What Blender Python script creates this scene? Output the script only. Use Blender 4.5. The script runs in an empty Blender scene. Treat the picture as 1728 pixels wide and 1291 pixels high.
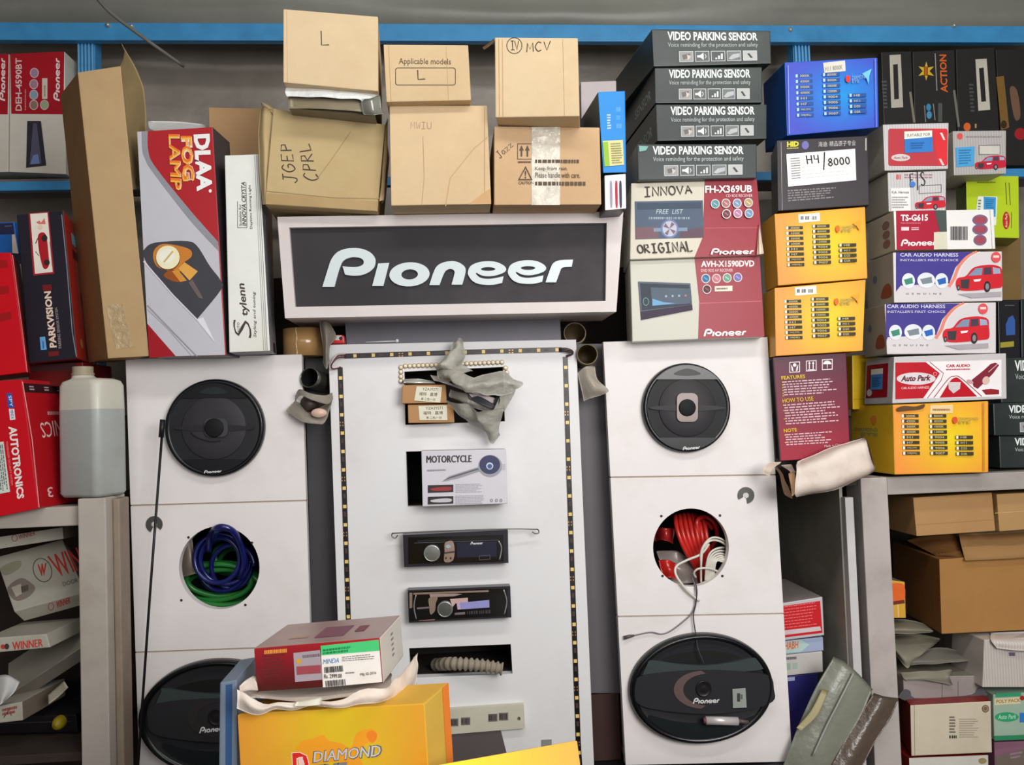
import bpy, bmesh, math, random
from mathutils import Vector, Matrix, noise
from mathutils.geometry import tessellate_polygon
random.seed(7)
SC = bpy.context.scene
COL = SC.collection
# ------------------------------------------------------------------ camera, light, exposure
W, H, F = 1728.0, 1291.0, 1440.0
CAMLOC = Vector((0, 0, 1.45))
R3 = Matrix.Rotation(math.radians(-4.0), 3, 'Z') @ Matrix.Rotation(math.radians(92.2), 3, 'X') @ Matrix.Rotation(math.radians(-2.0), 3, 'Z')
cd = bpy.data.cameras.new('camera'); cd.sensor_width = 36; cd.lens = F * 36 / W; cd.clip_start = .02
cam = bpy.data.objects.new('camera', cd); COL.objects.link(cam)
cam.matrix_world = Matrix.Translation(CAMLOC) @ R3.to_4x4()
SC.camera = cam
SC.view_settings.view_transform = 'Standard'; SC.view_settings.look = 'None'
SC.view_settings.gamma = 1; SC.view_settings.use_curve_mapping = False
SC.view_settings.exposure = 0.0
wd = bpy.data.worlds.new('world'); SC.world = wd; wd.use_nodes = True
wd.node_tree.nodes['Background'].inputs[0].default_value = (.93, .97, 1.0, 1)
wd.node_tree.nodes['Background'].inputs[1].default_value = .45
def area(name, loc, aim, sx, sy, power, color):
    l = bpy.data.lights.new(name, 'AREA'); l.shape = 'RECTANGLE'; l.size = sx; l.size_y = sy; l.energy = power; l.color = color
    o = bpy.data.objects.new(name, l); COL.objects.link(o); o.location = loc
    o.rotation_euler = (Vector(aim) - Vector(loc)).to_track_quat('-Z', 'Y').to_euler()
area('tube_lamp', (.35, .50, 2.50), (.3, 1.5, 1.2), 1.3, .12, 7.5, (1, .985, .95))
area('front_right_fill', (.85, -.4, 1.8), (.4, 1.5, 1.3), .9, .7, 25, (1, .98, .95))  # unseen fill light from the front right, placed to brighten that side
area('ceiling_lamp', (.2, -1.5, 2.3), (.2, 1.5, 1.25), 2.2, 1.0, 16, (1, .975, .95))

# ------------------------------------------------------------------ helpers
def ray(x, y):
    return R3 @ Vector(((x - W / 2) / F, -(y - H / 2) / F, -1))
def P(x, y, Y):
    d = ray(x, y); return CAMLOC + d * (Y / d.y)
def proj(p):
    d = R3.transposed() @ (Vector(p) - CAMLOC); return (W / 2 - F * d.x / d.z, H / 2 + F * d.y / d.z)
class Pl:
    """a plane in the room"""
    def __init__(s, o, n): s.o = Vector(o); s.n = Vector(n).normalized()
    def hit(s, x, y, off=0):
        d = ray(x, y); o = s.o + s.n * off
        return CAMLOC + d * ((o - CAMLOC).dot(s.n) / d.dot(s.n))
    def shift(s, k): return Pl(s.o + s.n * k, s.n)
def plY(Y): return Pl((0, Y, 0), (0, -1, 0))
def pl3(a, b, c):
    n = (b - a).cross(c - a)
    if n.dot(CAMLOC - a) < 0: n = -n
    return Pl(a, n)
def lin(v):
    v /= 255.; return v / 12.92 if v <= .04045 else ((v + .055) / 1.055) ** 2.4
def C(r, g, b): return tuple(min(.86, max(.004, lin(c) / .92 - .012)) for c in (r, g, b))
_M = {}
def M(rgb, rough=.55, spec=.35, metal=0, noi=.06, ns=25, bump=0, bs=60, alpha=1, coat=0, dirt=None, ds=6, dk=.5, kind=None, trans=0):
    key = (rgb, rough, spec, metal, noi, ns, bump, bs, alpha, coat, dirt, ds, dk, kind, trans)
    if key in _M: return _M[key]
    m = bpy.data.materials.new('surface_%02d_%02d_%02d' % rgb if rgb else 'printed_gradient'); m.use_nodes = True
    nt = m.node_tree; N = nt.nodes; L = nt.links; b = N['Principled BSDF']
    b.inputs['Roughness'].default_value = rough; b.inputs['Metallic'].default_value = metal
    b.inputs['Specular IOR Level'].default_value = spec; b.inputs['Coat Weight'].default_value = coat
    b.inputs['Coat Roughness'].default_value = .15
    b.inputs['Alpha'].default_value = alpha; b.inputs['Transmission Weight'].default_value = trans
    tc = N.new('ShaderNodeTexCoord')
    nz = N.new('ShaderNodeTexNoise'); nz.inputs['Scale'].default_value = ns; nz.inputs['Detail'].default_value = 4
    L.new(tc.outputs['Object'], nz.inputs['Vector'])
    mr = N.new('ShaderNodeMapRange'); mr.inputs[1].default_value = .3; mr.inputs[2].default_value = .7
    mr.inputs[3].default_value = 1 - noi; mr.inputs[4].default_value = 1 + noi
    L.new(nz.outputs['Fac'], mr.inputs[0])
    hs = N.new('ShaderNodeHueSaturation'); L.new(mr.outputs[0], hs.inputs['Value'])
    if rgb: hs.inputs['Color'].default_value = (*C(*rgb), 1)
    else:
        at = N.new('ShaderNodeAttribute'); at.attribute_name = 'print'; L.new(at.outputs['Color'], hs.inputs['Color'])
    out = hs.outputs[0]
    def mixin(out, fac, col, k):
        mx = N.new('ShaderNodeMix'); mx.data_type = 'RGBA'
        ma = N.new('ShaderNodeMath'); ma.operation = 'MULTIPLY'; ma.inputs[1].default_value = k
        L.new(fac, ma.inputs[0]); L.new(ma.outputs[0], mx.inputs[0]); L.new(out, mx.inputs[6])
        mx.inputs[7].default_value = (*C(*col), 1); return mx.outputs[2]
    if dirt:
        n2 = N.new('ShaderNodeTexNoise'); n2.inputs['Scale'].default_value = ds; n2.inputs['Detail'].default_value = 7; n2.inputs['Roughness'].default_value = .65
        L.new(tc.outputs['Object'], n2.inputs['Vector'])
        r2 = N.new('ShaderNodeMapRange'); r2.inputs[1].default_value = .5; r2.inputs[2].default_value = .78
        L.new(n2.outputs['Fac'], r2.inputs[0]); out = mixin(out, r2.outputs[0], dirt, dk)
    if kind == 'grille':
        v = N.new('ShaderNodeTexVoronoi'); v.inputs['Scale'].default_value = 420; v.inputs['Randomness'].default_value = 0
        L.new(tc.outputs['Object'], v.inputs['Vector'])
        r2 = N.new('ShaderNodeMapRange'); r2.inputs[1].default_value = .35; r2.inputs[2].default_value = .25
        L.new(v.outputs['Distance'], r2.inputs[0]); out = mixin(out, r2.outputs[0], (12, 12, 14), .7)
    if kind == 'flute':
        w = N.new('ShaderNodeTexWave'); w.inputs['Scale'].default_value = 60; w.bands_direction = 'X'
        L.new(tc.outputs['Object'], w.inputs['Vector']); out = mixin(out, w.outputs['Fac'], tuple(int(c * .82) for c in rgb), .5)
    L.new(out, b.inputs['Base Color'])
    if bump:
        nb = N.new('ShaderNodeTexNoise'); nb.inputs['Scale'].default_value = bs; nb.inputs['Detail'].default_value = 5
        L.new(tc.outputs['Object'], nb.inputs['Vector'])
        bp = N.new('ShaderNodeBump'); bp.inputs['Strength'].default_value = bump; bp.inputs['Distance'].default_value = .01
        L.new(nb.outputs['Fac'], bp.inputs['Height']); L.new(bp.outputs[0], b.inputs['Normal'])
    _M[key] = m; return m
def col(c, **k): return c if isinstance(c, bpy.types.Material) else M(tuple(c), **k)
GRAD = M(None, rough=.4, noi=.03)

class MB:
    """collects faces with their materials; builds ONE mesh"""
    def __init__(s): s.v = []; s.f = []; s.m = []; s.sm = []; s.c = {}
    def add(s, vs, fs, mat, smooth=False, cols=None):
        o = len(s.v); s.v += [Vector(v) for v in vs]
        for i, f in enumerate(fs):
            s.f.append([o + k for k in f]); s.m.append(mat); s.sm.append(smooth)
            if cols: s.c[len(s.f) - 1] = [cols[k] for k in f]
        return s
    def base(s):
        lo = [min(v[i] for v in s.v) for i in range(3)]; hi = [max(v[i] for v in s.v) for i in range(3)]
        return Vector(((lo[0] + hi[0]) / 2, (lo[1] + hi[1]) / 2, lo[2]))
    def build(s, name, parent=None, loc=None, mods=()):
        if loc is None: loc = s.base()
        me = bpy.data.meshes.new(name); me.from_pydata([v - loc for v in s.v], [], s.f)
        ms = []
        for m in s.m:
            if m not in ms: ms.append(m)
        for m in ms: me.materials.append(m)
        me.polygons.foreach_set('material_index', [ms.index(m) for m in s.m])
        me.polygons.foreach_set('use_smooth', s.sm)
        if s.c:
            a = me.color_attributes.new('print', 'FLOAT_COLOR', 'CORNER')
            for fi, cs in s.c.items():
                for li, c in zip(me.polygons[fi].loop_indices, cs): a.data[li].color = (*c, 1)
        me.update()
        o = bpy.data.objects.new(name, me); COL.objects.link(o)
        if parent: o.parent = parent; o.location = loc - Vector(parent.location)
        else: o.location = loc
        return o
def tag(o, label, cat, group=None, kind=None):
    if label: o['label'] = label
    if cat: o['category'] = cat
    if group: o['group'] = group
    if kind: o['kind'] = kind
    return o
def empty(name, loc, label, cat, group=None):
    o = bpy.data.objects.new(name, None); COL.objects.link(o); o.location = loc; o.empty_display_size = .03
    return tag(o, label, cat, group)
def finish(name, label, cat, parts, group=None):
    """parts: list of (part name, MB[, sub list]) -> one thing"""
    if len(parts) == 1 and len(parts[0]) == 2:
        return tag(parts[0][1].build(name), label, cat, group)
    al = MB(); al.v = [v for p in parts for v in p[1].v]
    e = empty(name, al.base(), label, cat, group)
    for p in parts:
        o = p[1].build(p[0], e, loc=Vector(e.location))
        if len(p) > 2:
            for q in p[2]:
                c = q[1].build(q[0], None, loc=Vector(e.location)); c.parent = o; c.location = (0, 0, 0)
    return e

# --- 2-d shapes
def smooth(pts, n=5):
    """closed outline; points with a third entry are corners"""
    k = len(pts); out = []
    for i in range(k):
        p1, p2 = pts[i], pts[(i + 1) % k]; p0, p3 = pts[i - 1], pts[(i + 2) % k]
        a = Vector(p1[:2]); b = Vector(p2[:2])
        t1 = (b - a) * .5 if len(p1) > 2 else (b - Vector(p0[:2])) * .5
        t2 = (b - a) * .5 if len(p2) > 2 else (Vector(p3[:2]) - a) * .5
        for j in range(n):
            t = j / n; h = t * t * t; q = t * t
            out.append(tuple(a * (2 * h - 3 * q + 1) + t1 * (h - 2 * q + t) + b * (-2 * h + 3 * q) + t2 * (h - q)))
    return out
def spl(pts, n=6):
    """open smooth path, any dimension"""
    V = [Vector(p) for p in pts]; V = [V[0] * 2 - V[1]] + V + [V[-1] * 2 - V[-2]]; out = []
    for i in range(1, len(V) - 2):
        a, b, c, d = V[i - 1:i + 3]
        for j in range(n):
            t = j / n
            out.append(.5 * (2 * b + (c - a) * t + (2 * a - 5 * b + 4 * c - d) * t * t + (3 * b - a - 3 * c + d) * t ** 3))
    out.append(V[-2]); return out
def ellp(cx, cy, rx, ry, n=32, rot=0, a0=0, a1=360):
    r = math.radians(rot); o = []
    for i in range(n if a1 - a0 == 360 else n + 1):
        a = math.radians(a0 + (a1 - a0) * i / n); x, y = rx * math.cos(a), ry * math.sin(a)
        o.append((cx + x * math.cos(r) - y * math.sin(r), cy + x * math.sin(r) + y * math.cos(r)))
    return o
def rrect(x0, y0, x1, y1, r):
    o = []
    for cx, cy, a in ((x1 - r, y1 - r, 0), (x0 + r, y1 - r, 90), (x0 + r, y0 + r, 180), (x1 - r, y0 + r, 270)): o += ellp(cx, cy, r, r, 4, 0, a, a + 90)
    return o
def tri(loops):
    t = tessellate_polygon([[Vector((p[0], p[1], 0)) for p in l] for l in loops])
    return [p for l in loops for p in l], t
_T = {}
def textmesh(body, bold, shear, space=1.0):
    k = (body, bold, shear, space)
    if k not in _T:
        c = bpy.data.curves.new('txt', 'FONT'); c.body = body; c.offset = bold; c.shear = shear; c.resolution_u = 2; c.space_character = space
        o = bpy.data.objects.new('txt', c); me = bpy.data.meshes.new_from_object(o)
        v = [tuple(p.co[:2]) for p in me.vertices]; f = [tuple(p.vertices) for p in me.polygons]
        bpy.data.objects.remove(o); bpy.data.curves.remove(c); bpy.data.meshes.remove(me)
        x0 = min(p[0] for p in v); x1 = max(p[0] for p in v); y0 = min(p[1] for p in v); y1 = max(p[1] for p in v)
        _T[k] = ([((p[0] - x0) / (x1 - x0), (y1 - p[1]) / (y1 - y0)) for p in v], f)
    return _T[k]
def bil(q, u, v):
    a, b, c, d = q
    return ((a[0] * (1 - u) + b[0] * u) * (1 - v) + (d[0] * (1 - u) + c[0] * u) * v, (a[1] * (1 - u) + b[1] * u) * (1 - v) + (d[1] * (1 - u) + c[1] * u) * v)
def Q(x0, y0, x1, y1, s=0, t=0):
    """upright rectangle as a quad; s slope of its rows, t lean of its columns"""
    return [(x0, y0), (x1, y0 + s * (x1 - x0)), (x1 + t * (y1 - y0), y1 + s * (x1 - x0)), (x0 + t * (y1 - y0), y1)]
def up(x0, y0, x1, y1, t=0):    # lettering that reads from bottom to top
    k = t * (y1 - y0); return [(x0 + k, y1), (x0, y0), (x1, y0), (x1 + k, y1)]
def down(x0, y0, x1, y1, t=0):  # lettering that reads from top to bottom
    k = t * (y1 - y0); return [(x1, y0), (x1 + k, y1), (x0 + k, y1), (x0, y0)]
def sub(q, u0, v0, u1, v1): return [bil(q, u0, v0), bil(q, u1, v0), bil(q, u1, v1), bil(q, u0, v1)]
# the maker's word mark, traced once as outlines
_e = [(783, 437, 1), (765, 522, 1), (660, 545), (560, 548), (450, 535), (370, 495), (318, 425), (312, 370), (350, 300), (450, 255), (580, 240), (700, 255), (790, 300), (818, 345), (790, 385), (700, 420), (600, 436), (500, 427), (422, 388, 1), (420, 408), (470, 452), (560, 470), (660, 462)]
_LG = [[smooth([(30, 572, 1), (110, 320), (150, 215), (220, 130), (320, 85), (450, 70), (570, 85), (670, 130), (725, 195), (735, 250), (715, 320), (650, 380), (560, 418), (470, 428), (400, 425), (330, 415, 1), (297, 305, 1), (350, 312), (440, 318), (520, 308), (570, 280), (577, 240), (545, 205), (480, 190), (420, 190), (350, 210), (300, 245), (272, 300), (240, 390), (190, 572, 1)])],
       [[(690, 562), (770, 270), (917, 262), (838, 562)]],
       [ellp(1185, 411, 267, 156, 36, -3), ellp(1187, 412, 110, 66, 28, -3)],
       [smooth([(1448, 550, 1), (1510, 370), (1560, 295), (1640, 255), (1728, 240), (1780, 241), (1850, 262), (1915, 310), (1930, 360), (1918, 430), (1885, 545, 1), (1742, 545, 1), (1780, 410), (1778, 365), (1740, 342), (1690, 350), (1645, 395), (1583, 550, 1)])],
       [smooth([(p[0] + 1649.5, p[1], *p[2:]) for p in _e]), ellp(578 + 1649.5, 342, 95, 25, 24)],
       [smooth([(p[0] + 2179.5, p[1] - 13, *p[2:]) for p in _e]), ellp(1108 + 1649.5, 329, 95, 25, 24)],
       [smooth([(2989, 515, 1), (3054, 335), (3090, 268), (3150, 235), (3220, 224), (3354, 220, 1), (3337, 312, 1), (3240, 318), (3200, 335), (3180, 380), (3129, 515, 1)])]]
_LG = [[[(p[0], p[1] + .0193 * p[0]) for p in l] for l in g] for g in _LG]
_ax = [p[0] for g in _LG for l in g for p in l]; _ay = [p[1] for g in _LG for l in g for p in l]
LOGO = [[[((p[0] - min(_ax)) / (max(_ax) - min(_ax)), (p[1] - min(_ay)) / (max(_ay) - min(_ay))) for p in l] for l in g] for g in _LG]
# single-stroke letters for marker handwriting
ST = {'I': [[(.1, 0), (.9, 0)], [(.5, 0), (.45, 1)], [(0, 1), (.9, 1)]], 'N': [[(0, 1), (.05, 0), (.9, 1), (1, 0)]], 'O': [ellp(.5, .5, .5, .5, 12) + [(1, .5)]],
      'V': [[(0, 0), (.45, 1), (1, 0)]], 'A': [[(0, 1), (.5, 0), (1, 1)], [(.2, .6), (.8, .6)]], 'R': [[(0, 1), (.05, 0), (.7, .05), (.75, .35), (.1, .5), (.9, 1)]],
      'G': [[(.9, .15), (.4, 0), (0, .5), (.4, 1), (.9, .8), (.9, .5), (.5, .5)]], 'L': [[(.05, 0), (.1, 1), (.9, .95)]], 'J': [[(.2, 0), (1, 0)], [(.6, 0), (.6, .9), (.3, 1), (0, .8)]],
      'E': [[(.9, 0), (.1, 0), (.1, 1), (.9, 1)], [(.1, .5), (.7, .5)]], 'P': [[(.1, 1), (.1, 0), (.8, .1), (.8, .45), (.1, .55)]], 'M': [[(0, 1), (.1, 0), (.5, .7), (.9, 0), (1, 1)]],
      'C': [[(.9, .1), (.4, 0), (0, .5), (.4, 1), (.9, .9)]], 'U': [[(0, 0), (.1, .85), (.5, 1), (.9, .85), (1, 0)]], 'S': [[(.9, .1), (.4, 0), (.1, .25), (.9, .7), (.6, 1), (0, .9)]],
      'T': [[(0, 0), (1, 0)], [(.5, 0), (.5, 1)]], 'F': [[(.9, 0), (.1, 0), (.1, 1)], [(.1, .45), (.7, .45)]], 'H': [[(.05, 0), (.1, 1)], [(.1, .5), (.9, .5)], [(.9, 0), (.9, 1)]],
      '4': [[(.1, 0), (.1, .5), (.8, .5)], [(.8, 0), (.75, 1)]], '8': [[(.5, .48), (.15, .25), (.5, 0), (.85, .25), (.5, .48), (.05, .75), (.5, 1), (.95, .75), (.5, .48)]],
      '0': [ellp(.5, .5, .42, .45, 10) + [(.92, .5)]], '/': [[(.6, -.2), (.4, 1.3)]], 'a': [[(.9, .4), (.3, .4), (.1, .8), (.5, 1), (.9, .5), (1, 1)]], 'z': [[(0, .4), (.9, .4), (.1, 1), (1, 1)]], 'W': [[(0, 0), (.25, 1), (.5, .3), (.75, 1), (1, 0)]]}

class Art:
    """flat print lying on a surface, placed on its plane"""
    def __init__(s, pl, mb=None, k=0): s.pl = pl; s.mb = mb or MB(); s.k = k
    def off(s): s.k += 1; return .00025 + .00007 * s.k
    def shape(s, loops, c):
        v, f = tri(loops); o = s.off()
        s.mb.add([s.pl.hit(p[0], p[1], o) for p in v], f, col(c)); return s
    def poly(s, pts, c): return s.shape([pts], c)
    def rect(s, x0, y0, x1, y1, c, sl=0, t=0): return s.poly(Q(x0, y0, x1, y1, sl, t), c)
    def ell(s, cx, cy, rx, ry, c, rot=0, n=26): return s.poly(ellp(cx, cy, rx, ry, n, rot), c)
    def ring(s, cx, cy, rx, ry, w, c, rot=0, n=28): return s.shape([ellp(cx, cy, rx, ry, n, rot), ellp(cx, cy, rx - w, ry - w, n, rot)], c)
    def frame(s, q, w, c):
        cx = sum(p[0] for p in q) / 4; cy = sum(p[1] for p in q) / 4
        return s.shape([q, [(p[0] + (w if p[0] < cx else -w), p[1] + (w if p[1] < cy else -w)) for p in q]], c)
    def line(s, pts, w, c, sm=False):
        if sm: pts = [tuple(p) for p in spl(pts, 5)]
        o = s.off(); vs = []; n = len(pts)
        for i, p in enumerate(pts):
            a = Vector(pts[max(i - 1, 0)]); b = Vector(pts[min(i + 1, n - 1)]); d = b - a
            d = d.normalized() if d.length else Vector((1, 0)); m = Vector((-d.y, d.x)) * w / 2; p = Vector(p)
            vs += [s.pl.hit(*(p + m), o), s.pl.hit(*(p - m), o)]
        s.mb.add(vs, [(2 * i, 2 * i + 1, 2 * i + 3, 2 * i + 2) for i in range(n - 1)], col(c)); return s
    def text(s, body, q, c, bold=.02, shear=0, space=1.0):
        if bold > .004 and ('M' in body or 'W' in body):   # a heavier weight for letters that cannot be offset cleanly
            du = .55 * bold / (.6 * len(body)); v, f = textmesh(body, 0, shear, space)
            for k in (-du, 0, du):
                o = s.off(); s.mb.add([s.pl.hit(*bil(q, p[0] + k, p[1]), o) for p in v], f, col(c))
            return s
        v, f = textmesh(body, bold, shear, space); o = s.off()
        s.mb.add([s.pl.hit(*bil(q, *p), o) for p in v], f, col(c)); return s
    def logo(s, q, c):
        o = s.off()
        for g in LOGO:
            v, f = tri(g); s.mb.add([s.pl.hit(*bil(q, *p), o) for p in v], f, col(c))
        return s
    def hand(s, body, q, w, c, gap=.3):
        n = len(body); cw = 1 / (n + (n - 1) * gap)
        for i, ch in enumerate(body):
            if ch == ' ': continue
            for st in ST[ch]:
                s.line([bil(q, (i * (1 + gap) + p[0]) * cw, p[1]) for p in st], w, c, sm=ch in 'JGUSC8')
        return s
    def grad(s, q, fn, nx=10, ny=8):
        o = s.off(); vs = []; cs = []
        for j in range(ny + 1):
            for i in range(nx + 1):
                vs.append(s.pl.hit(*bil(q, i / nx, j / ny), o)); cs.append(C(*fn(i / nx, j / ny)))
        s.mb.add(vs, [(j * (nx + 1) + i, j * (nx + 1) + i + 1, (j + 1) * (nx + 1) + i + 1, (j + 1) * (nx + 1) + i) for j in range(ny) for i in range(nx)], GRAD, cols=cs); return s
    def bars(s, q, n, c):
        u = 0
        while u < .97:
            w = random.choice((.4, .7, 1.2)) / n; s.poly(sub(q, u, 0, min(1, u + w), 1), c); s.k -= 1; u += w + random.choice((.4, .7)) / n
        s.k += 1; return s
    def micro(s, q, rows, c, fill=.55, ragged=.3):
        """rows of print too small to read"""
        o = s.off(); vs = []; fs = []
        for r in range(rows):
            v0 = (r + .2) / rows; v1 = v0 + fill / rows; u = 0; end = 1 - random.random() * ragged
            while u < end:
                w = min(end - u, random.uniform(.03, .11)); k = len(vs)
                vs += [s.pl.hit(*p, o) for p in sub(q, u, v0, u + w, v1)]; fs.append((k, k + 1, k + 2, k + 3)); u += w + .018
        s.mb.add(vs, fs, col(c)); return s
    def car(s, q, c=(190, 30, 40)):
        """small three-quarter view of a saloon car"""
        A = lambda pts: [bil(q, *p) for p in pts]
        s.poly(A(smooth([(.0, .62), (.05, .45), (.22, .38), (.4, .08), (.75, 0), (.97, .1), (1, .4), (1, .78), (.85, .85), (.3, .92), (.05, .85)])), c)
        s.poly(A([(.27, .38), (.43, .12), (.58, .1), (.56, .36)]), (120, 140, 165)); s.poly(A([(.6, .36), (.61, .1), (.76, .08), (.78, .34)]), (70, 60, 75)); s.poly(A([(.81, .33), (.8, .09), (.95, .14), (.97, .32)]), (150, 160, 185))
        s.poly(A([(.1, .52), (.3, .5), (.28, .84), (.12, .82)]), (60, 55, 60)); s.poly(A([(.38, .52), (.55, .5), (.52, .58), (.4, .6)]), (230, 220, 225))
        for u, v, r in ((.68, .78, .1), (.06, .8, .05)):
            s.poly(A(ellp(u, v, r * .72, r * 2.0, 18)), (45, 42, 48))
            s.poly(A(ellp(u, v, r * .4, r * 1.2, 14)), (130, 125, 130))
        return s

def bevel_box(V8, w):
    """V8: front TL TR BR BL, back TL TR BR BL -> verts, faces(+side index)"""
    bm = bmesh.new(); vs = [bm.verts.new(v) for v in V8]
    lay = bm.faces.layers.int.new('side')
    for i, f in enumerate(((0, 1, 2, 3), (5, 4, 7, 6), (4, 0, 3, 7), (1, 5, 6, 2), (4, 5, 1, 0), (3, 2, 6, 7))):
        bm.faces.new([vs[k] for k in f])[lay] = i
    if w: bmesh.ops.bevel(bm, geom=bm.edges[:], offset=w, segments=2, profile=.6, affect='EDGES', clamp_overlap=True)
    bm.normal_update(); bm.verts.index_update()
    r = [v.co.copy() for v in bm.verts], [([v.index for v in f.verts], f[lay]) for f in bm.faces]
    bm.free(); return r
class Box:
    """a carton whose front is the quad seen in the picture, standing at distance Y, depth D"""
    def __init__(s, name, label, cat, quad, Y, D, front, side=None, yaw=0, tilt=0, back=None, group=None, bev=.0016, sides=None, body='carton'):
        s.name, s.label, s.cat, s.group, s.body = name, label, cat, group, body
        cx = sum(p[0] for p in quad) / 4; cy = sum(p[1] for p in quad) / 4
        t = math.radians(yaw); e = math.radians(tilt)
        s.pl = Pl(P(cx, cy, Y), (math.sin(t) * math.cos(e), -math.cos(t) * math.cos(e), math.sin(e)))
        s.q = quad; fr = [s.pl.hit(*p) for p in quad]
        vec = -s.pl.n * D
        if back:
            i, px = back; vec = s.pl.shift(-D).hit(*px) - fr[i]
            if not tilt: vec.z = 0; vec *= D / max(1e-6, -vec.dot(s.pl.n))
        s.V = fr + [p + vec for p in fr]; s.mb = MB()
        side = side or front
        mats = dict(zip(range(6), [col(front)] + [col(side)] * 5))
        for k, v in (sides or {}).items(): mats['fblrtu'.index(k)] = col(v)
        vs, fs = bevel_box(s.V, bev)
        o = len(s.mb.v); s.mb.add(vs, [f for f, _ in fs], None)
        for i, (f, k) in enumerate(fs): s.mb.m[i] = mats[k]
        V = s.V
        s.f = Art(s.pl, s.mb); s.L = Art(pl3(V[4], V[0], V[3]), s.mb); s.R = Art(pl3(V[1], V[5], V[2]), s.mb); s.T = Art(pl3(V[0], V[1], V[4]), s.mb)
        g = lambda *k: [proj(V[i]) for i in k]
        s.Lq, s.Rq, s.Tq = g(4, 0, 3, 7), g(1, 5, 6, 2), g(4, 5, 1, 0)
        s.parts = []
    def sticker(s, name, q, c, on='f', th=.0004):
        a = Art(getattr(s, on).pl, MB(), 6); v, f = tri([q]); lo = [a.pl.hit(*p, .0002) for p in v]; hi = [a.pl.hit(*p, .0007 + th) for p in v]
        n = len(v); a.mb.add(lo + hi, [tuple(k + n for k in t) for t in f] + [(i, (i + 1) % n, (i + 1) % n + n, i + n) for i in range(n)], col(c))
        a.k = 10 + int(th / .00007); s.parts.append((name, a.mb)); return a
    def part(s, name, mb): s.parts.append((name, mb)); return mb
    def done(s): return finish(s.name, s.label, s.cat, ([(s.body, s.mb)] + s.parts) if s.parts else [(s.body, s.mb)], s.group)
def slab(mb, V8, mat, w=.001):
    vs, fs = bevel_box([Vector(v) for v in V8], w); mb.add(vs, [f for f, _ in fs], mat); return mb
def aabb(mb, x0, x1, y0, y1, z0, z1, mat, w=.001):
    return slab(mb, [(x0, y0, z1), (x1, y0, z1), (x1, y0, z0), (x0, y0, z0), (x0, y1, z1), (x1, y1, z1), (x1, y1, z0), (x0, y1, z0)], mat, w)
def plate(mb, loops, pl, th, mat, front=0):
    """board of thickness th with holes; loops in picture coordinates on plane pl"""
    v, f = tri(loops); A = [pl.hit(*p, front) for p in v]; B = [a - pl.n * th for a in A]; n = len(v)
    fs = list(f) + [tuple(k + n for k in reversed(t)) for t in f]; o = 0
    for l in loops:
        k = len(l); fs += [(o + i, o + (i + 1) % k, o + (i + 1) % k + n, o + i + n) for i in range(k)]; o += k
    mb.add(A + B, fs, mat); return mb
def tube(mb, pts, r, mat, n=8, caps=True):
    pts = [Vector(p) for p in pts]; vs = []; up_ = None
    for i, p in enumerate(pts):
        d = (pts[min(i + 1, len(pts) - 1)] - pts[max(i - 1, 0)]).normalized()
        if up_ is None: up_ = d.orthogonal().normalized()
        up_ = (up_ - d * up_.dot(d)).normalized(); w = d.cross(up_); rr = r[i] if isinstance(r, (list, tuple)) else r
        vs += [p + (up_ * math.cos(2 * math.pi * k / n) + w * math.sin(2 * math.pi * k / n)) * rr for k in range(n)]
    fs = [(i * n + k, i * n + (k + 1) % n, (i + 1) * n + (k + 1) % n, (i + 1) * n + k) for i in range(len(pts) - 1) for k in range(n)]
    if caps: fs += [tuple(range(n))[::-1], tuple(range((len(pts) - 1) * n, len(pts) * n))]
    mb.add(vs, fs, mat, True); return mb
def lathe(mb, c, u, v, nrm, prof, mat, sx=1, sy=1, n=56, a0=0, a1=360):
    """prof: (radius, height along nrm)"""
    full = a1 - a0 == 360; m = n if full else n + 1; vs = []
    for r, h in prof:
        for i in range(m):
            a = math.radians(a0 + (a1 - a0) * i / n); vs.append(c + u * (r * math.cos(a) * sx) + v * (r * math.sin(a) * sy) + nrm * h)
    fs = [(j * m + i, j * m + (i + 1) % m, (j + 1) * m + (i + 1) % m, (j + 1) * m + i) for j in range(len(prof) - 1) for i in range(n if full else n)]
    mb.add(vs, fs, mat, True); return mb
def patch(mb, rows, mat, k=5, rough=0, fs=30, th=.0008, seed=0):
    """a sheet bent through rows of (x, y, Y) points"""
    R = [[P(*p) for p in r] for r in rows]
    R = [spl(r, k) for r in R]; Cc = [spl([r[i] for r in R], k) for i in range(len(R[0]))]
    nu, nv = len(Cc), len(Cc[0]); vs = [p.copy() for c in Cc for p in c]
    if rough:
        vs = [p + Vector(noise.noise_vector(p * fs + Vector((seed, 0, 0)))) * rough for p in vs]
    n = len(vs); G = lambda i, j: i * nv + j
    top = [(G(i, j), G(i + 1, j), G(i + 1, j + 1), G(i, j + 1)) for i in range(nu - 1) for j in range(nv - 1)]
    d = (CAMLOC - vs[n // 2]).normalized() * th; vs2 = [p - d for p in vs]
    fsx = top + [tuple(q + n for q in reversed(f)) for f in top]
    bd = [G(i, 0) for i in range(nu)] + [G(nu - 1, j) for j in range(1, nv)] + [G(i, nv - 1) for i in range(nu - 2, -1, -1)] + [G(0, j) for j in range(nv - 2, 0, -1)]
    fsx += [(bd[i], bd[(i + 1) % len(bd)], bd[(i + 1) % len(bd)] + n, bd[i] + n) for i in range(len(bd))]
    mb.add(vs + vs2, fsx, mat, True); return mb
UX, UZ, NF = Vector((1, 0, 0)), Vector((0, 0, 1)), Vector((0, -1, 0))
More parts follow.
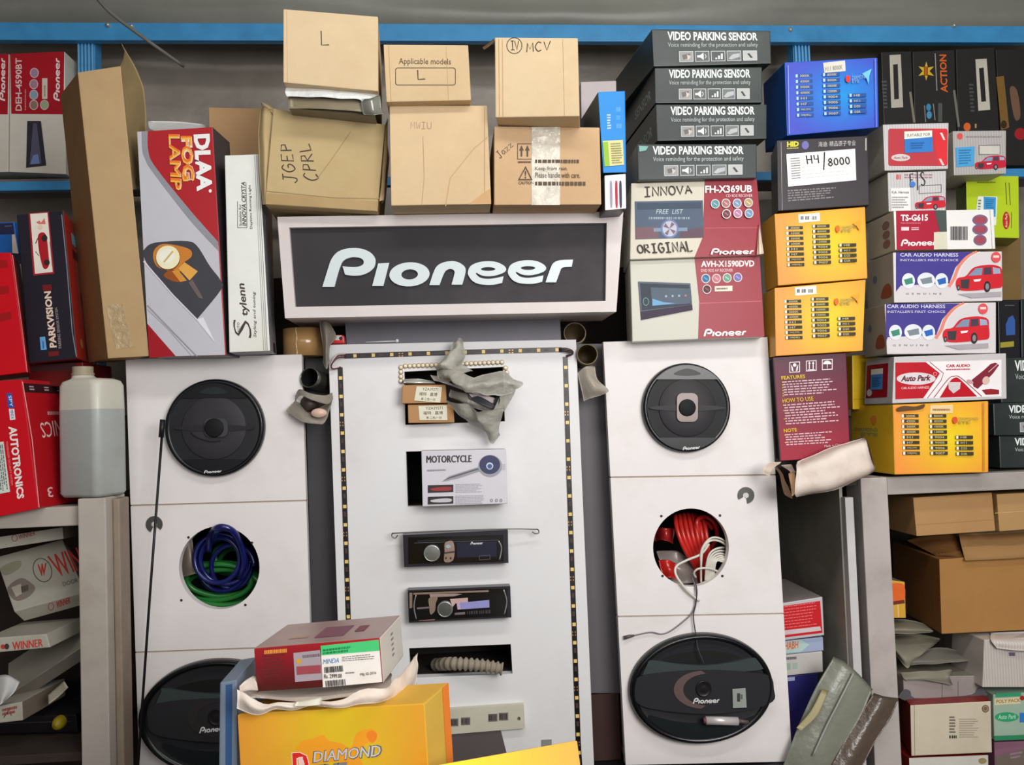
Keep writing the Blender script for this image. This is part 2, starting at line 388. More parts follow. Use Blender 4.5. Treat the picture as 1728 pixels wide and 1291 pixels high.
# ------------------------------------------------------------------ the room
def struct(name, mb): return tag(mb.build(name), None, None, kind='structure')
GREYWALL = M((128, 120, 114), .9, .2, noi=.12, ns=6, bump=.2, bs=25, dirt=(90, 80, 72), dk=.6)
struct('floor', aabb(MB(), -1.7, 2.0, -2.2, 2.12, -.04, 0, M((150, 140, 128), .6, noi=.1, ns=8)))
struct('wall_back', aabb(MB(), -1.7, 2.0, 2.12, 2.2, 0, 2.8, GREYWALL))
struct('wall_left', aabb(MB(), -1.78, -1.7, -2.2, 2.2, 0, 2.8, GREYWALL))
struct('wall_right', aabb(MB(), 2.0, 2.08, -2.2, 2.2, 0, 2.8, GREYWALL))
struct('ceiling', aabb(MB(), -1.78, 2.08, -2.2, 2.2, 2.8, 2.86, M((200, 198, 190), .9)))
ZB = .820   # the plinth under the speaker columns
mb = aabb(MB(), -.553, .585, 1.47, 1.79, .06, ZB, M((34, 32, 34), .6)); aabb(mb, -.54, .57, 1.50, 1.78, 0, .07, M((30, 30, 32)))
tag(mb.build('display_plinth'), 'dark plinth under the white speaker columns', 'plinth')
e = []
mb = aabb(MB(), -.62, .62, .42, 1.06, .93, .987, M((120, 118, 116), .4))
m2 = aabb(MB(), -.60, .60, .45, 1.03, .0, .93, M((90, 88, 88), .5))
finish('shop_counter', 'shop counter in front carrying the yellow cartons', 'counter', [('worktop', mb), ('cabinet', m2)])

# grey plastic sheets behind and above the rack
PS = M((140, 133, 124), .38, .5, noi=.12, ns=9, bump=.5, bs=9, dirt=(96, 86, 82), ds=3, dk=.7)
mb = MB(); patch(mb, [[(-90, 40, 2.08), (200, 42, 2.08), (500, 50, 2.08), (900, 52, 2.08), (1300, 55, 2.08), (1830, 60, 2.08)],
                      [(-90, 150, 2.08), (200, 150, 2.06), (400, 120, 2.08), (900, 130, 2.07), (1300, 150, 2.06), (1830, 150, 2.08)],
                      [(-90, 400, 2.08), (230, 330, 2.06), (430, 300, 2.07), (900, 320, 2.08), (1300, 350, 2.08), (1830, 350, 2.08)],
                      [(-90, 700, 2.08), (230, 700, 2.07), (500, 700, 2.08), (900, 700, 2.08), (1300, 700, 2.08), (1830, 700, 2.08)]], PS, 10, .018, 6, .002)
tag(mb.build('plastic_sheet'), 'dusty brown-grey plastic sheet hanging behind the top cartons', 'plastic sheet')
TP = M((120, 121, 114), .45, .5, noi=.1, ns=5, bump=.3, bs=6, dirt=(95, 96, 92), ds=2.5, dk=.8)
mb = MB(); patch(mb, [[(-120, -160, 1.88), (400, -160, 1.89), (900, -150, 1.88), (1400, -150, 1.89), (1850, -150, 1.88)],
                      [(-120, -20, 1.91), (400, -25, 1.90), (900, -15, 1.91), (1400, -15, 1.90), (1850, -10, 1.91)],
                      [(-120, 16, 1.905), (400, 18, 1.915), (900, 24, 1.905), (1400, 26, 1.915), (1850, 28, 1.905)],
                      [(-120, 52, 1.935), (400, 54, 1.935), (900, 60, 1.935), (1400, 62, 1.935), (1850, 64, 1.935)]], TP, 10, .012, 4, .002)
tag(mb.build('tarpaulin'), 'grey-green tarpaulin stretched above the blue steel beam', 'tarpaulin')
# rack: blue slotted steel
BL = M((66, 138, 190), .45, noi=.08, dirt=(40, 80, 120), dk=.5)
SH = M((120, 112, 108), .8)
parts = []
def bar(a, b, wz, wy, mat, mb=None):
    mb = mb or MB(); dz = Vector((0, 0, wz / 2)); dy = Vector((0, wy, 0))
    return slab(mb, [a + dz, b + dz, b - dz, a - dz, a + dz + dy, b + dz + dy, b - dz + dy, a - dz + dy], mat, .002)
top = bar(P(-60, 52, 1.88), P(1800, 58, 1.88), .039, .02, BL)
parts.append(('beam', top)); parts.append(('beam', bar(P(-60, 315, 1.88), P(1800, 290, 1.88), .020, .02, BL)))
for x0, x1, y0, xb in ((131, 160, 60, 190), (1337, 1365, 60, 1385)):
    mb = MB(); a = P((x0 + x1) / 2, y0, 1.905); z1 = a.z; hw = (P(x1, y0, 1.905) - P(x0, y0, 1.905)).x / 2
    aabb(mb, a.x - hw, a.x + hw, 1.905, 1.94, 0, z1, BL)
    for k in range(5):
        xx = a.x - hw + hw * 2 * (k + .5) / 5; aabb(mb, xx - hw * .1, xx + hw * .1, 1.899, 1.907, .9, z1, M((96, 160, 205), .4), .0005)
    parts.append(('post', mb))
zs = P(864, 297, 1.88).z
for x0, zd in ((-1.1, P(60, 295, 1.875).z - .001), (.72, P(1600, 281.5, 1.875).z - .001)): parts.append(('shelf_deck', aabb(MB(), x0, x0 + (.62 if x0 < 0 else .75), 1.901, 2.03, zd - .009, zd, SH)))
for x, y in ((182, 42), (222, 44), (1334, 50), (1610, 43)):
    c = P(x, y, 1.876); mb = MB(); lathe(mb, c, UX, UZ, NF, [(.0001, .004), (.004, .003), (.005, -.006)], M((180, 180, 172), .4, metal=.6), n=12); parts.append(('bolt', mb))
finish('steel_rack', 'blue slotted steel rack behind the stock', 'rack', parts)
mb = MB(); tube(mb, spl([P(150, -20, 1.66), P(185, 20, 1.72), P(240, 62, 1.8), P(310, 112, 1.9)]), .0035, M((125, 122, 116), .5)); tag(mb.build('rope'), 'thin grey rope crossing the blue beam at upper left', 'rope')

# ------------------------------------------------------------------ white display
PW = M((224, 219, 219), .55, .3, noi=.02, ns=12, dirt=(196, 182, 172), ds=7, dk=.32)
TAN = M((176, 160, 140), .8)
DK = M((58, 52, 52), .8)
IN = M((120, 106, 96), .8)
def column(side, tl, tr, br, bl, seams, holes, ylab):
    ys = [0] + seams + [1]; q = [tl, tr, br, bl]; pl = plY(1.5)
    for i in range(3):
        g = .0030 if i else 0
        qq = [bil(q, 0, ys[i][0] + g if i else 0), bil(q, 1, ys[i][1] + g if i else 0), bil(q, 1, ys[i + 1][1] if i < 2 else 1), bil(q, 0, ys[i + 1][0] if i < 2 else 1)]
        if i < 2: qq[2], qq[3] = bil(q, 1, ys[i + 1][1] - .0004), bil(q, 0, ys[i + 1][0] - .0004)
        mb = plate(MB(), [qq, holes[i]], pl, .016, PW)
        c = [pl.hit(*p, -.016) for p in qq]; body = MB(); D = .26
        lo = Vector((max(c[0].x, c[3].x) + .004, 1.516, max(c[2].z, c[3].z) + .0004)); hi = Vector((min(c[1].x, c[2].x) - .004, 1.516 + D, min(c[0].z, c[1].z) + .0022 * (i > 0)))
        t = .012
        aabb(body, lo.x, hi.x, lo.y, hi.y, lo.z, lo.z + t, TAN); aabb(body, lo.x, hi.x, lo.y, hi.y, hi.z - t, hi.z, TAN)
        aabb(body, lo.x, lo.x + t, lo.y, hi.y, lo.z + t, hi.z - t, IN); aabb(body, hi.x - t, hi.x, lo.y, hi.y, lo.z + t, hi.z - t, IN)
        aabb(body, lo.x, hi.x, hi.y - t, hi.y, lo.z, hi.z, DK)
        if i: k = ys[i]; plate(body, [[bil(q, .004, k[0] + .0002), bil(q, .996, k[1] + .0002), bil(q, .996, k[1] + .0029), bil(q, .004, k[0] + .0029)]], pl, .012, TAN, -.0025)
        a = Art(pl, MB())
        for p in ylab[i]: a.ell(p[0], p[1], 2.3, 2.3, (50, 46, 46), n=10)
        ps = [('front_panel', mb), ('body', body)]
        if ylab[i]: mb.add(a.mb.v, a.mb.f, M((50, 46, 46)))
        w = ('top', 'middle', 'bottom')[i]
        lab = {'left': ('white speaker box with round speaker, below the fog lamp carton', 'white speaker box whose round hole shows blue and green cable', 'white speaker box with oval speaker, behind the yellow cartons'),
               'right': ('white speaker box with round speaker, under the two red and cream cartons', 'white speaker box whose round hole shows red and white cable', 'white speaker box with oval speaker and a silver pen')}[side][i]
        finish('speaker_box', lab, 'speaker box', ps, 'white speaker boxes')
column('left', (212, 606), (509, 598), (532, 1336), (237, 1350), [(.331, .333), (.664, .666)], [ellp(361, 722, 66, 64, 40), ellp(370, 958, 68, 70, 56), ellp(364, 1212, 100, 72, 40)],
       [[], [(318, 907), (425, 916), (306, 1013), (414, 1021)], []])
column('right', (1018, 577), (1295, 569), (1337, 1285), (1056, 1291), [(.319, .323), (.648, .650)], [ellp(1160, 688, 62, 62, 40), ellp(1166, 924, 64, 66, 56), ellp(1185, 1163, 100, 72, 40)],
       [[], [(1116, 871), (1215, 870), (1118, 972), (1219, 972)], []])
# grey boards behind
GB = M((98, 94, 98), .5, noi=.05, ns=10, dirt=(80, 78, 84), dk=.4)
def board(q, Y, th, mat, label, name='grey_board'):
    mb = slab(MB(), [P(*p, Y) for p in q] + [P(*p, Y) + Vector((0, th, 0)) for p in q], mat, .001); return tag(mb.build(name), label, 'board', 'grey backing boards')
zt = ZB
def tob(x, y, Y):   # the picture height where a column below (x, y) meets the plinth
    p = P(x, y, Y); return p
def vboard(x0, x1, ytop, Y, label, zbot, lean=.045):
    a = P(x0, ytop, Y); b = P(x1, ytop, Y); mb = MB()
    aabb(mb, a.x, b.x, Y, Y + .018, zbot, a.z, GB); return tag(mb.build('grey_board'), label, 'board', 'grey backing boards')
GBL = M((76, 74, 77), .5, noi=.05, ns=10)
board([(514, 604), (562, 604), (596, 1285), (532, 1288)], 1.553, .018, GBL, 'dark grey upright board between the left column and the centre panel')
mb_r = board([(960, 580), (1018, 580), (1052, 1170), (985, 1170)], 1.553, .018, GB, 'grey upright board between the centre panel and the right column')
board([(582, 545), (945, 537), (948, 590), (586, 600)], 1.531, .03, M((112, 110, 118), .5, noi=.05), 'grey board between the black sign and the centre panel')
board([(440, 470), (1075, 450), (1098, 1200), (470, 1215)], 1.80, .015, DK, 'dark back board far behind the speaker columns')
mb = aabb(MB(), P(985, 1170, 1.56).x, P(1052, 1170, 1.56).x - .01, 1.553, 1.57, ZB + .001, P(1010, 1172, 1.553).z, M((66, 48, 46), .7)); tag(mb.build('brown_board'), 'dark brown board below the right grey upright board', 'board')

# centre panel with its five radio slots
CP = M((219, 219, 221), .5, .35, noi=.02, ns=10, dirt=(198, 186, 182), ds=5, dk=.45)
pl = plY(1.5)
slots = [[(682, 627), (849, 619), (852, 711), (684, 717)], [(685, 762), (853, 758.5), (856, 850), (688, 855)], [(690, 910), (850, 902), (850, 944), (692, 950)],
         [(696, 1000), (852, 994), (854, 1038), (697, 1045)], [(690, 1094), (862, 1087), (865, 1137), (693, 1144)]]
mb = plate(MB(), [[(554, 582), (972, 573), (1003, 1306), (580, 1330)]] + slots, pl, .018, CP)
body = MB(); x0, x1 = P(600, 700, 1.518).x, P(935, 700, 1.518).x; z1 = P(700, 612, 1.518).z
aabb(body, x0, x1, 1.66, 1.672, ZB + .001, z1, DK); aabb(body, x0, x0 + .012, 1.518, 1.66, ZB + .001, z1, DK); aabb(body, x1 - .012, x1, 1.518, 1.66, ZB + .001, z1, DK)
for s in slots: z = min(P(*p, 1.50).z for p in s) - .001; aabb(body, x0 + .012, x1 - .012, 1.5185, 1.66, z - .010, z, DK)
finish('display_stand', 'tall white centre panel with cut-out slots for car stereos', 'display panel', [('front_board', mb), ('slot_housing', body)])
# small reflective clamp discs on the columns
for x, y, a0, a1, n in ((260, 885, 115, 400, 'on the left column beside the black rod'), (1259, 836, 150, 440, 'on the right column above the red cables')):
    mb = MB(); q = ellp(x, y, 14, 14, 26, 0, a0, a1) + ellp(x, y, 5, 5, 14, 0, a0, a1)[::-1]
    plate(mb, [q], pl, .002, M((92, 92, 90), .35, metal=.5), .0022)
    m2 = plate(MB(), [ellp(x + 2, y - 1, 4, 6, 12, 30)], pl, .0012, M((200, 198, 192)), .0014)
    finish('lock_escutcheon', 'round grey metal lock plate ' + n, 'lock plate', [('ring', mb), ('keyhole_cover', m2)], 'lock plates')
# black rod
mb = MB(); tube(mb, [P(275, 712, 1.455), P(254, 990, 1.455), P(233, 1290, 1.455), P(226, 1385, 1.455)], .0022, M((34, 32, 34), .4)); m2 = MB(); tube(m2, [P(274.5, 708, 1.455), P(272, 738, 1.455)], .0045, M((40, 38, 42), .4))
finish('car_aerial', 'long thin black aerial rod leaning against the left speaker column', 'aerial', [('rod', mb), ('tip', m2)])

# ------------------------------------------------------------------ the sign with raised lettering
SW = M((206, 198, 197), .45, noi=.03, ns=14, dirt=(196, 178, 172), ds=6, dk=.5)
outer = [(468, 366), (1052, 357), (1040, 526), (481, 537)]; inner = [(488, 384), (1024, 376), (1022, 508), (498, 518)]
pl = plY(1.42)
fr = plate(MB(), [outer, inner], pl, .02, SW)
c = [pl.hit(*p, -.02) for p in outer]; d = Vector((0, .14, 0)); bod = slab(MB(), c + [p + d for p in c], SW, .001)
face = plate(MB(), [[(p[0] + (-2 if p[0] < 700 else 2), p[1] + (-2 if p[1] < 450 else 2)) for p in inner]], pl, .008, M((60, 58, 61), .6, .2, noi=.1, ns=8, dirt=(82, 77, 79), ds=5, dk=.6), -.010)
lq = [(544, 419.5), (967, 411.5), (967, 478), (544, 486.5)]
lm = MB(); LM = M((196, 206, 210), .3, .5, noi=.01)
for g in LOGO: plate(lm, [[bil(lq, *p) for p in l] for l in g], pl, .006, LM, -.0055)
finish('shop_sign', 'long black sign with white raised lettering in a white frame', 'sign', [('frame', fr), ('box', bod), ('face', face), ('lettering', lm)])

# ------------------------------------------------------------------ LED strips and the bead trim
LB = M((36, 32, 34), .35, .5); LED = M((236, 196, 120), .3); SOL = M((190, 140, 90), .35, metal=.5)
def ledstrip(pts, label, w=8.5, n=14):
    a = Art(plY(1.4995), MB()); b = MB(); pl = plY(1.5)
    V = [Vector(p) for p in pts]; L = [0]
    for i in range(1, len(V)): L.append(L[-1] + (V[i] - V[i - 1]).length)
    def at(d):
        for i in range(1, len(V)):
            if d <= L[i] or i == len(V) - 1: t = (V[i] - V[i - 1]).normalized(); return V[i - 1] + t * (d - L[i - 1]), t
    for i in range(1, len(V)):
        t = (V[i] - V[i - 1]).normalized(); m = Vector((-t.y, t.x)) * w / 2
        plate(b, [[V[i - 1] + m, V[i] + m, V[i] - m, V[i - 1] - m]], pl, .0009, LB, .0010)
    d = 18
    k = 0
    while d < L[-1] - 6:
        p, t = at(d); m = Vector((-t.y, t.x))
        plate(b, [[p + t * 2.8 + m * 2.8, p + t * 2.8 - m * 2.8, p - t * 2.8 - m * 2.8, p - t * 2.8 + m * 2.8]], pl, .0012, LED, .0023)
        if k % 3 == 2:
            for s in (-1, 1):
                for e_ in (-2.5, 2.5):
                    c = p + t * (15.5 + e_); plate(b, [[c + m * (s * 2.2) + t * 1.3, c + m * (s * 2.2 + 1.6) + t * 1.3, c + m * (s * 2.2 + 1.6) - t * 1.3, c + m * (s * 2.2) - t * 1.3]], pl, .0003, SOL, .0013)
        else:
            c = p + t * 13; plate(b, [[c + m * 2 + t * 4, c - m * 2 + t * 4, c - m * 2 - t * 4, c + m * 2 - t * 4]], pl, .0004, M((78, 62, 60), .4), .0014)
        d += 31; k += 1
    return b
b = ledstrip([(581, 601), (700, 597), (830, 593), (948, 590)], '')
tag(b.build('led_strip'), 'black LED strip along the top edge of the centre panel', 'LED strip', 'LED strips')
b = ledstrip([(574, 620), (580, 800), (588, 1050), (597, 1300)], ''); tag(b.build('led_strip'), 'black LED strip down the left edge of the centre panel', 'LED strip', 'LED strips')
b = ledstrip([(954, 602), (960, 800), (969, 1060), (976, 1255), (979, 1300)], ''); tag(b.build('led_strip'), 'black LED strip down the right edge of the centre panel', 'LED strip', 'LED strips')
mb = MB(); WR = M((96, 62, 66), .5)
for k in range(3): tube(mb, spl([P(583, 597 + 3 * k, 1.497), P(570, 598 + 3 * k, 1.487), P(560, 611 + 2 * k, 1.485), P(559 + k, 622, 1.49), P(566 + 2 * k, 623 - k, 1.496), P(573 + k, 619, 1.497)]), .0011, WR if k else M((210, 190, 190)))
tag(mb.build('wire'), 'brown jumper wires at the upper left corner of the LED strips', 'wire', 'jumper wires')
mb = MB()
for k in range(3): tube(mb, spl([P(944, 588 + 2.4 * k, 1.497), P(956, 588 + 2.5 * k, 1.49), P(966, 592 + 2 * k, 1.489), P(966 - k, 598, 1.492), P(956, 602 - k, 1.497)]), .0011, M((60, 54, 60)) if k else WR)
tag(mb.build('wire'), 'dark jumper wires at the upper right corner of the LED strips', 'wire', 'jumper wires')
mb = MB(); BD = M((236, 218, 190), .25, .6); GD = M((150, 125, 85), .4, metal=.5)
pts = [(676.5, 620 + 7.8 * i) for i in range(4)] + [(684 + 7.4 * i, 618 - .3 * i) for i in range(23)] + [(853, 621), (855, 629), (855.5, 637)]
for i, (x, y) in enumerate(pts):
    c = P(x, y, 1.4995); lathe(mb, c, UX, UZ, NF, [(.0042, 0), (.0042, .0012), (.0036, .0018)], GD, n=14)
    lathe(mb, c, UX, UZ, NF, [(.0036, .0016), (.0028, .0036), (.0012, .0046), (.00001, .0047)], BD, n=12)
tag(mb.build('bead_trim'), 'row of round cream beads framing the top slot', 'trim')
mb = MB(); tube(mb, [P(617, 577.5, 1.495), P(668, 575.5, 1.495)], .0010, M((215, 215, 215), .3)); lathe(mb, P(670, 575, 1.495), UX, UZ, NF, [(.0028, -.003), (.0032, 0), (.002, .0025), (.00001, .003)], M((230, 230, 230), .3), n=14)
tag(mb.build('pin'), 'thin white pin with round head on top of the centre panel', 'pin')
# ------------------------------------------------------------------ cartons: shared looks
def card(r, g, b, **k): return M((r, g, b), .75, .25, noi=.035, ns=18, bump=.12, bs=22, dirt=(int(r * .88), int(g * .84), int(b * .8)), ds=5, dk=.55, **k)
INK = M((92, 78, 66), .7); INK2 = M((72, 62, 60), .7); BLK = (44, 42, 44)
LAM = lambda c, **k: M(c, .36, .3, noi=.02, **k)
# --- cardboard on top of the sign
K1 = card(206, 184, 150); K2 = card(200, 176, 140); K3 = card(184, 163, 122); K4 = card(204, 179, 144); K5 = card(192, 161, 126)
b = Box('cardboard_box', 'topmost tan cardboard box with a single letter, over a white wrapped tray', 'box', [(478, 15), (638, 28), (638, 154), (478, 139)], 1.325, .20, K1, group='tan cardboard boxes on the sign', yaw=3)
b.f.hand('L', Q(541, 52, 557, 76, .05), 1.8, INK2); b.f.line([(484, 18), (485, 139)], .8, (186, 156, 116)); b.done()
mb = MB(); patch(mb, [[(484, 143, 1.345), (530, 146, 1.342), (600, 152, 1.342), (638, 158, 1.345)], [(481, 155, 1.335), (530, 157, 1.33), (600, 161, 1.33), (636, 166, 1.338)], [(484, 163, 1.332), (530, 164, 1.328), (600, 168, 1.328), (612, 172, 1.335)]], M((212, 214, 214), .2, .6, noi=.1, ns=40, bump=.3), 5, .002, 40)
m2 = MB(); patch(m2, [[(486, 165, 1.345), (540, 166, 1.342), (603, 169, 1.342), (612, 178, 1.345)], [(488, 183, 1.349), (540, 184, 1.346), (606, 188, 1.346), (618, 193, 1.349)]], M((150, 138, 112), .35, .5, noi=.1), 5, .001, 40)
m3 = MB(); patch(m3, [[(608, 168, 1.335), (625, 165, 1.33), (641, 160, 1.34)], [(612, 186, 1.34), (630, 187, 1.335), (645, 184, 1.345)], [(614, 193, 1.343), (632, 194, 1.34), (650, 192, 1.35)]], M((120, 120, 112), .15, .6, noi=.2, ns=40), 5, .002, 50)
m4 = slab(MB(), [P(488, 160, 1.36), P(628, 172, 1.36), P(632, 196, 1.36), P(487, 182, 1.36)] + [P(488, 160, 1.36) + Vector((0, .14, 0)), P(628, 172, 1.36) + Vector((0, .14, 0)), P(632, 196, 1.36) + Vector((0, .14, 0)), P(487, 182, 1.36) + Vector((0, .14, 0))], M((128, 122, 110), .4))
finish('wrapped_tray', 'clear film wrapped tray squeezed between two tan cardboard boxes', 'tray', [('film', mb), ('tray_edge', m2), ('loose_film', m3), ('tray', m4)])
b = Box('cardboard_box', 'tan cardboard box printed with the words applicable models and a letter frame', 'box', [(647, 75), (790, 76), (795, 169), (652, 172)], 1.34, .18, K2, group='tan cardboard boxes on the sign')
b.f.text('Applicable models', Q(673, 98, 761, 111, .01), INK, .005); b.f.frame(rrect(667, 115, 769, 143, 3), 1, INK) if 0 else b.f.shape([rrect(667, 114, 769, 144, 4), rrect(668.2, 115.2, 767.8, 142.8, 3.4)], INK)
b.f.hand('L', Q(704, 118, 719, 134), 1.8, INK2); b.f.line([(753, 78), (757, 169)], .7, (180, 150, 108)); b.f.line([(656, 76), (660, 171)], .8, (178, 148, 106)); b.done()
b = Box('cardboard_box', 'tan cardboard box marked with a circled IV on its upper edge', 'box', [(835, 63), (975, 64), (978, 196), (836, 198)], 1.315, .19, K1, group='tan cardboard boxes on the sign', yaw=-9)
b.f.ring(868, 77, 13.5, 14, 1.3, INK2); b.f.hand('IV', Q(861, 69, 875, 84, 0, .1), 1.4, INK2, .1); b.f.hand('MCV', Q(889, 73, 929, 88, -.1), 1.5, INK2)
for x in (842, 848): b.f.line([(x, 66), (x + 1, 196)], .8, (184, 152, 108))
b.f.line([(950, 66), (953, 196)], .6, (192, 160, 118))
m = MB(); patch(m, [[(833, 65, 1.33), (825, 72, 1.36), (814, 80, 1.40)], [(835, 69, 1.33), (827, 77, 1.36), (817, 84, 1.40)]], K2, 4); b.part('flap', m); b.done()
b = Box('cardboard_box', 'battered tan cardboard box with two lines of handwriting turned sideways', 'box', [(461, 183), (650, 210), (637, 357), (447, 345)], 1.395, .18, K3, yaw=2, group='tan cardboard boxes on the sign')
b.f.hand('JGEP', [(472, 302), (474, 245), (502, 240), (506, 306)][::1] if 0 else [(504, 306), (489, 244), (474, 241), (478, 300)][::1] if 0 else [(478, 306), (473, 242), (490, 241), (502, 309)], 1.9, INK2)
b.f.hand('CPRL', [(514, 302), (504, 245), (522, 241), (538, 306)], 1.9, INK2); b.f.line([(592, 222), (560, 268), (535, 302)], .8, (158, 134, 92)); b.f.line([(450, 322), (560, 333), (640, 335)], 1.2, (166, 140, 98))
b.f.poly([(452, 326), (638, 340), (636, 356), (448, 344)], (168, 142, 100))
m = MB(); patch(m, [[(441, 172, 1.410), (436, 240, 1.410), (443, 345, 1.410)], [(446, 180, 1.395), (445, 250, 1.395), (448, 345, 1.395)], [(461, 184, 1.400), (455, 240, 1.400), (452, 344, 1.400)]], K3, 5, .002); patch(m, [[(440, 172, 1.410), (452, 176, 1.405), (464, 184, 1.400)], [(452, 182, 1.400), (460, 192, 1.395), (464, 200, 1.395)]], K3, 4, .001); b.part('flap', m)
m = MB(); patch(m, [[(650, 211, 1.395), (646, 280, 1.395), (640, 340, 1.395)], [(655, 200, 1.410), (653, 270, 1.410), (648, 338, 1.410)], [(650, 224, 1.420), (648, 290, 1.420), (644, 345, 1.420)]], card(206, 186, 146), 5, .001); b.part('flap', m); b.done()
b = Box('cardboard_box', 'creased tan cardboard box with faint marks, in the middle of the lower row', 'box', [(657, 178), (822, 178), (829, 344), (660, 347)], 1.36, .2, K4, group='tan cardboard boxes on the sign')
b.f.hand('MWIU', Q(693, 206, 728, 217), .9, (164, 130, 110)); b.f.line([(752, 348), (760, 300), (800, 250), (822, 232)], 1.5, (186, 152, 114)); b.f.line([(712, 345), (716, 300), (714, 230)], .9, (186, 152, 114)); b.f.line([(818, 180), (818, 342)], 1, (176, 144, 106)); b.f.poly([(790, 345), (815, 326), (828, 318), (828, 344)], (188, 150, 106)); b.done()
b = Box('cardboard_box', 'tan cardboard box with shiny packing tape and printed handling symbols', 'box', [(834, 213), (1012, 215), (1015, 345), (834, 346)], 1.36, .17, K5, group='tan cardboard boxes on the sign')
b.f.hand('Jazz', [(836, 258), (860, 238), (866, 246), (844, 268)], 1.2, INK2)
b.f.frame([(873, 242), (899, 242), (899, 269), (873, 269)], 1.2, INK)
for x in (880, 890): b.f.rect(x - 1.4, 252, x + 1.4, 264, INK); b.f.poly([(x, 245), (x + 4, 254), (x - 4, 254)], INK)
b.f.micro(Q(874, 271, 898, 276), 1, INK); b.f.shape([[(887, 280), (899, 304), (874, 304)], [(887, 284), (896, 302), (877, 302)]], INK); b.f.text('!', Q(885.5, 288, 888, 301), INK); b.f.text('CAUTION', Q(875, 306, 900, 311), INK, .01)
b.f.micro(Q(903, 268, 977, 275), 1, INK, .8, 0); b.f.text('Keep from rain.', Q(903, 281, 958, 289), INK, .005); b.f.text('Please handle with care.', Q(903, 291, 979, 300), INK, .005); b.f.micro(Q(903, 305, 988, 313), 1, INK, .8, 0)
TAPE = M((238, 232, 220), .1, .8, noi=.2, ns=50, bump=.5, bs=60, alpha=.6)
s = b.sticker('packing_tape', [(897, 214), (945, 214), (945, 346), (897, 346)], TAPE, th=.0002); b.done()
# leaning cardboard pieces behind the carton row
b = Box('cardboard_box', 'plain brown cardboard box behind the white day lamp carton', 'box', [(352, 181), (443, 183), (452, 588), (361, 590)], 1.59, .10, card(176, 142, 106), yaw=4); b.done()
b = Box('paper_packet', 'grey-white packet behind the blue carton, at the end of the cardboard row', 'packet', [(980, 138), (1040, 136), (1042, 380), (984, 382)], 1.545, .03, M((176, 168, 170), .6)); b.done()
# --- blue slim carton and pen carton
b = Box('accessory_carton', 'slim upright bright blue carton with yellow-green label', 'carton', [(1009, 155), (1055, 153), (1057, 291), (1018, 292)], 1.37, .16, LAM((40, 130, 205)), side=LAM((44, 60, 74)), yaw=4)
b.f.micro([(1024, 192), (1031, 192), (1032, 218), (1025, 219)], 6, (190, 215, 240)); b.f.micro(Q(1040, 178, 1049, 220), 3, (90, 165, 225)); s = b.sticker('label', [(1017, 238), (1051, 236), (1053, 278), (1020, 281)], (206, 200, 140)); s.poly([(1017, 240), (1026, 239), (1029, 280), (1020, 281)], (140, 180, 60)); s.micro([(1030, 241), (1050, 240), (1052, 276), (1033, 277)], 9, (130, 130, 90)); b.done()
b = Box('pen_carton', 'small white carton with three coloured pens printed on it', 'carton', [(1020, 296), (1056, 293), (1057, 352), (1021, 355)], 1.365, .14, LAM((225, 222, 224)), side=LAM((70, 64, 70)))
for x, c in ((1031, (150, 140, 160)), (1040, (170, 40, 60)), (1047, (50, 46, 70))): b.f.poly(smooth([(x - 2, 310), (x, 305), (x + 2, 310), (x + 2.6, 345), (x + .6, 351), (x - 1.4, 345)], 3), c)
b.done()
# --- parking sensor cartons
VB = M((50, 56, 56), .34, .4, noi=.05, ns=6, dirt=(74, 82, 80), ds=4, dk=.5)
def sensor(q, Y, D, label, back=None, w=1, clip=None, grp='black parking sensor cartons'):
    b = Box('sensor_carton', label, 'carton', q, Y, D, VB, back=back, group=grp)
    u = lambda u0, v0, u1, v1: sub(q, u0, v0, u1, v1)
    W_ = (226, 230, 230)
    for t, v0, v1, bo in (('VIDEO PARKING SENSOR', .06, .30, .03), ('Voice reminding for the protection and safety', .36, .52, .0)):
        b.f.text(t, u(.13, v0, .89, v1), W_ if bo else (176, 184, 184), bo)
    for k in range(5):
        s = u(.22 + .135 * k, .60, .34 + .135 * k, .90); b.f.poly(s, ((150, 150, 152), (96, 98, 100), (84, 88, 90), (116, 120, 122), (178, 180, 180))[k]); b.f.frame(s, 1, (196, 200, 200))
        A = lambda pts: [bil(s, *p) for p in pts]
        if k == 0: b.f.poly(A([(.2, .35), (.8, .2), (.7, .6), (.3, .8)]), (110, 106, 104)); b.f.poly(A([(.55, .3), (.85, .5), (.6, .85)]), (196, 186, 176))
        if k == 1: b.f.poly(A([(.15, .4), (.35, .4), (.6, .15), (.6, .85), (.35, .6), (.15, .6)]), (225, 228, 228)); b.f.line(A([(.7, .3), (.78, .5), (.7, .7)]), 1, (220, 222, 222))
        if k == 2:
            for j in range(3): b.f.rect(*bil(s, .3 + .2 * j, .65 - .2 * j), *bil(s, .42 + .2 * j, .8), (205, 208, 208))
        if k == 3: b.f.poly(A([(.1, .75), (.4, .35), (.9, .25), (.9, .6), (.3, .85)]), (176, 180, 182))
        if k == 4: b.f.poly(A([(.3, .3), (.45, .25), (.7, .7), (.55, .75)]), (70, 70, 72))
    return b
G_ = 'black parking sensor cartons'
vs = [([(1100, 49), (1300, 52), (1302, 107), (1103, 112)], 1.465, (0, (1026, 140)), 'black parking sensor carton, topmost of its stack'),
      ([(1105, 114), (1286, 113), (1287, 173), (1106, 174)], 1.47, (0, (1042, 176)), 'black parking sensor carton, second from the top of its stack'),
      ([(1107, 176), (1294, 176), (1294, 234), (1109, 238)], 1.47, (0, (1044, 226)), 'black parking sensor carton, third from the top of its stack'),
      ([(1075, 243), (1277, 243), (1277, 300), (1077, 304)], 1.44, (0, (1034, 276)), 'black parking sensor carton lying on the red and cream receiver carton')]
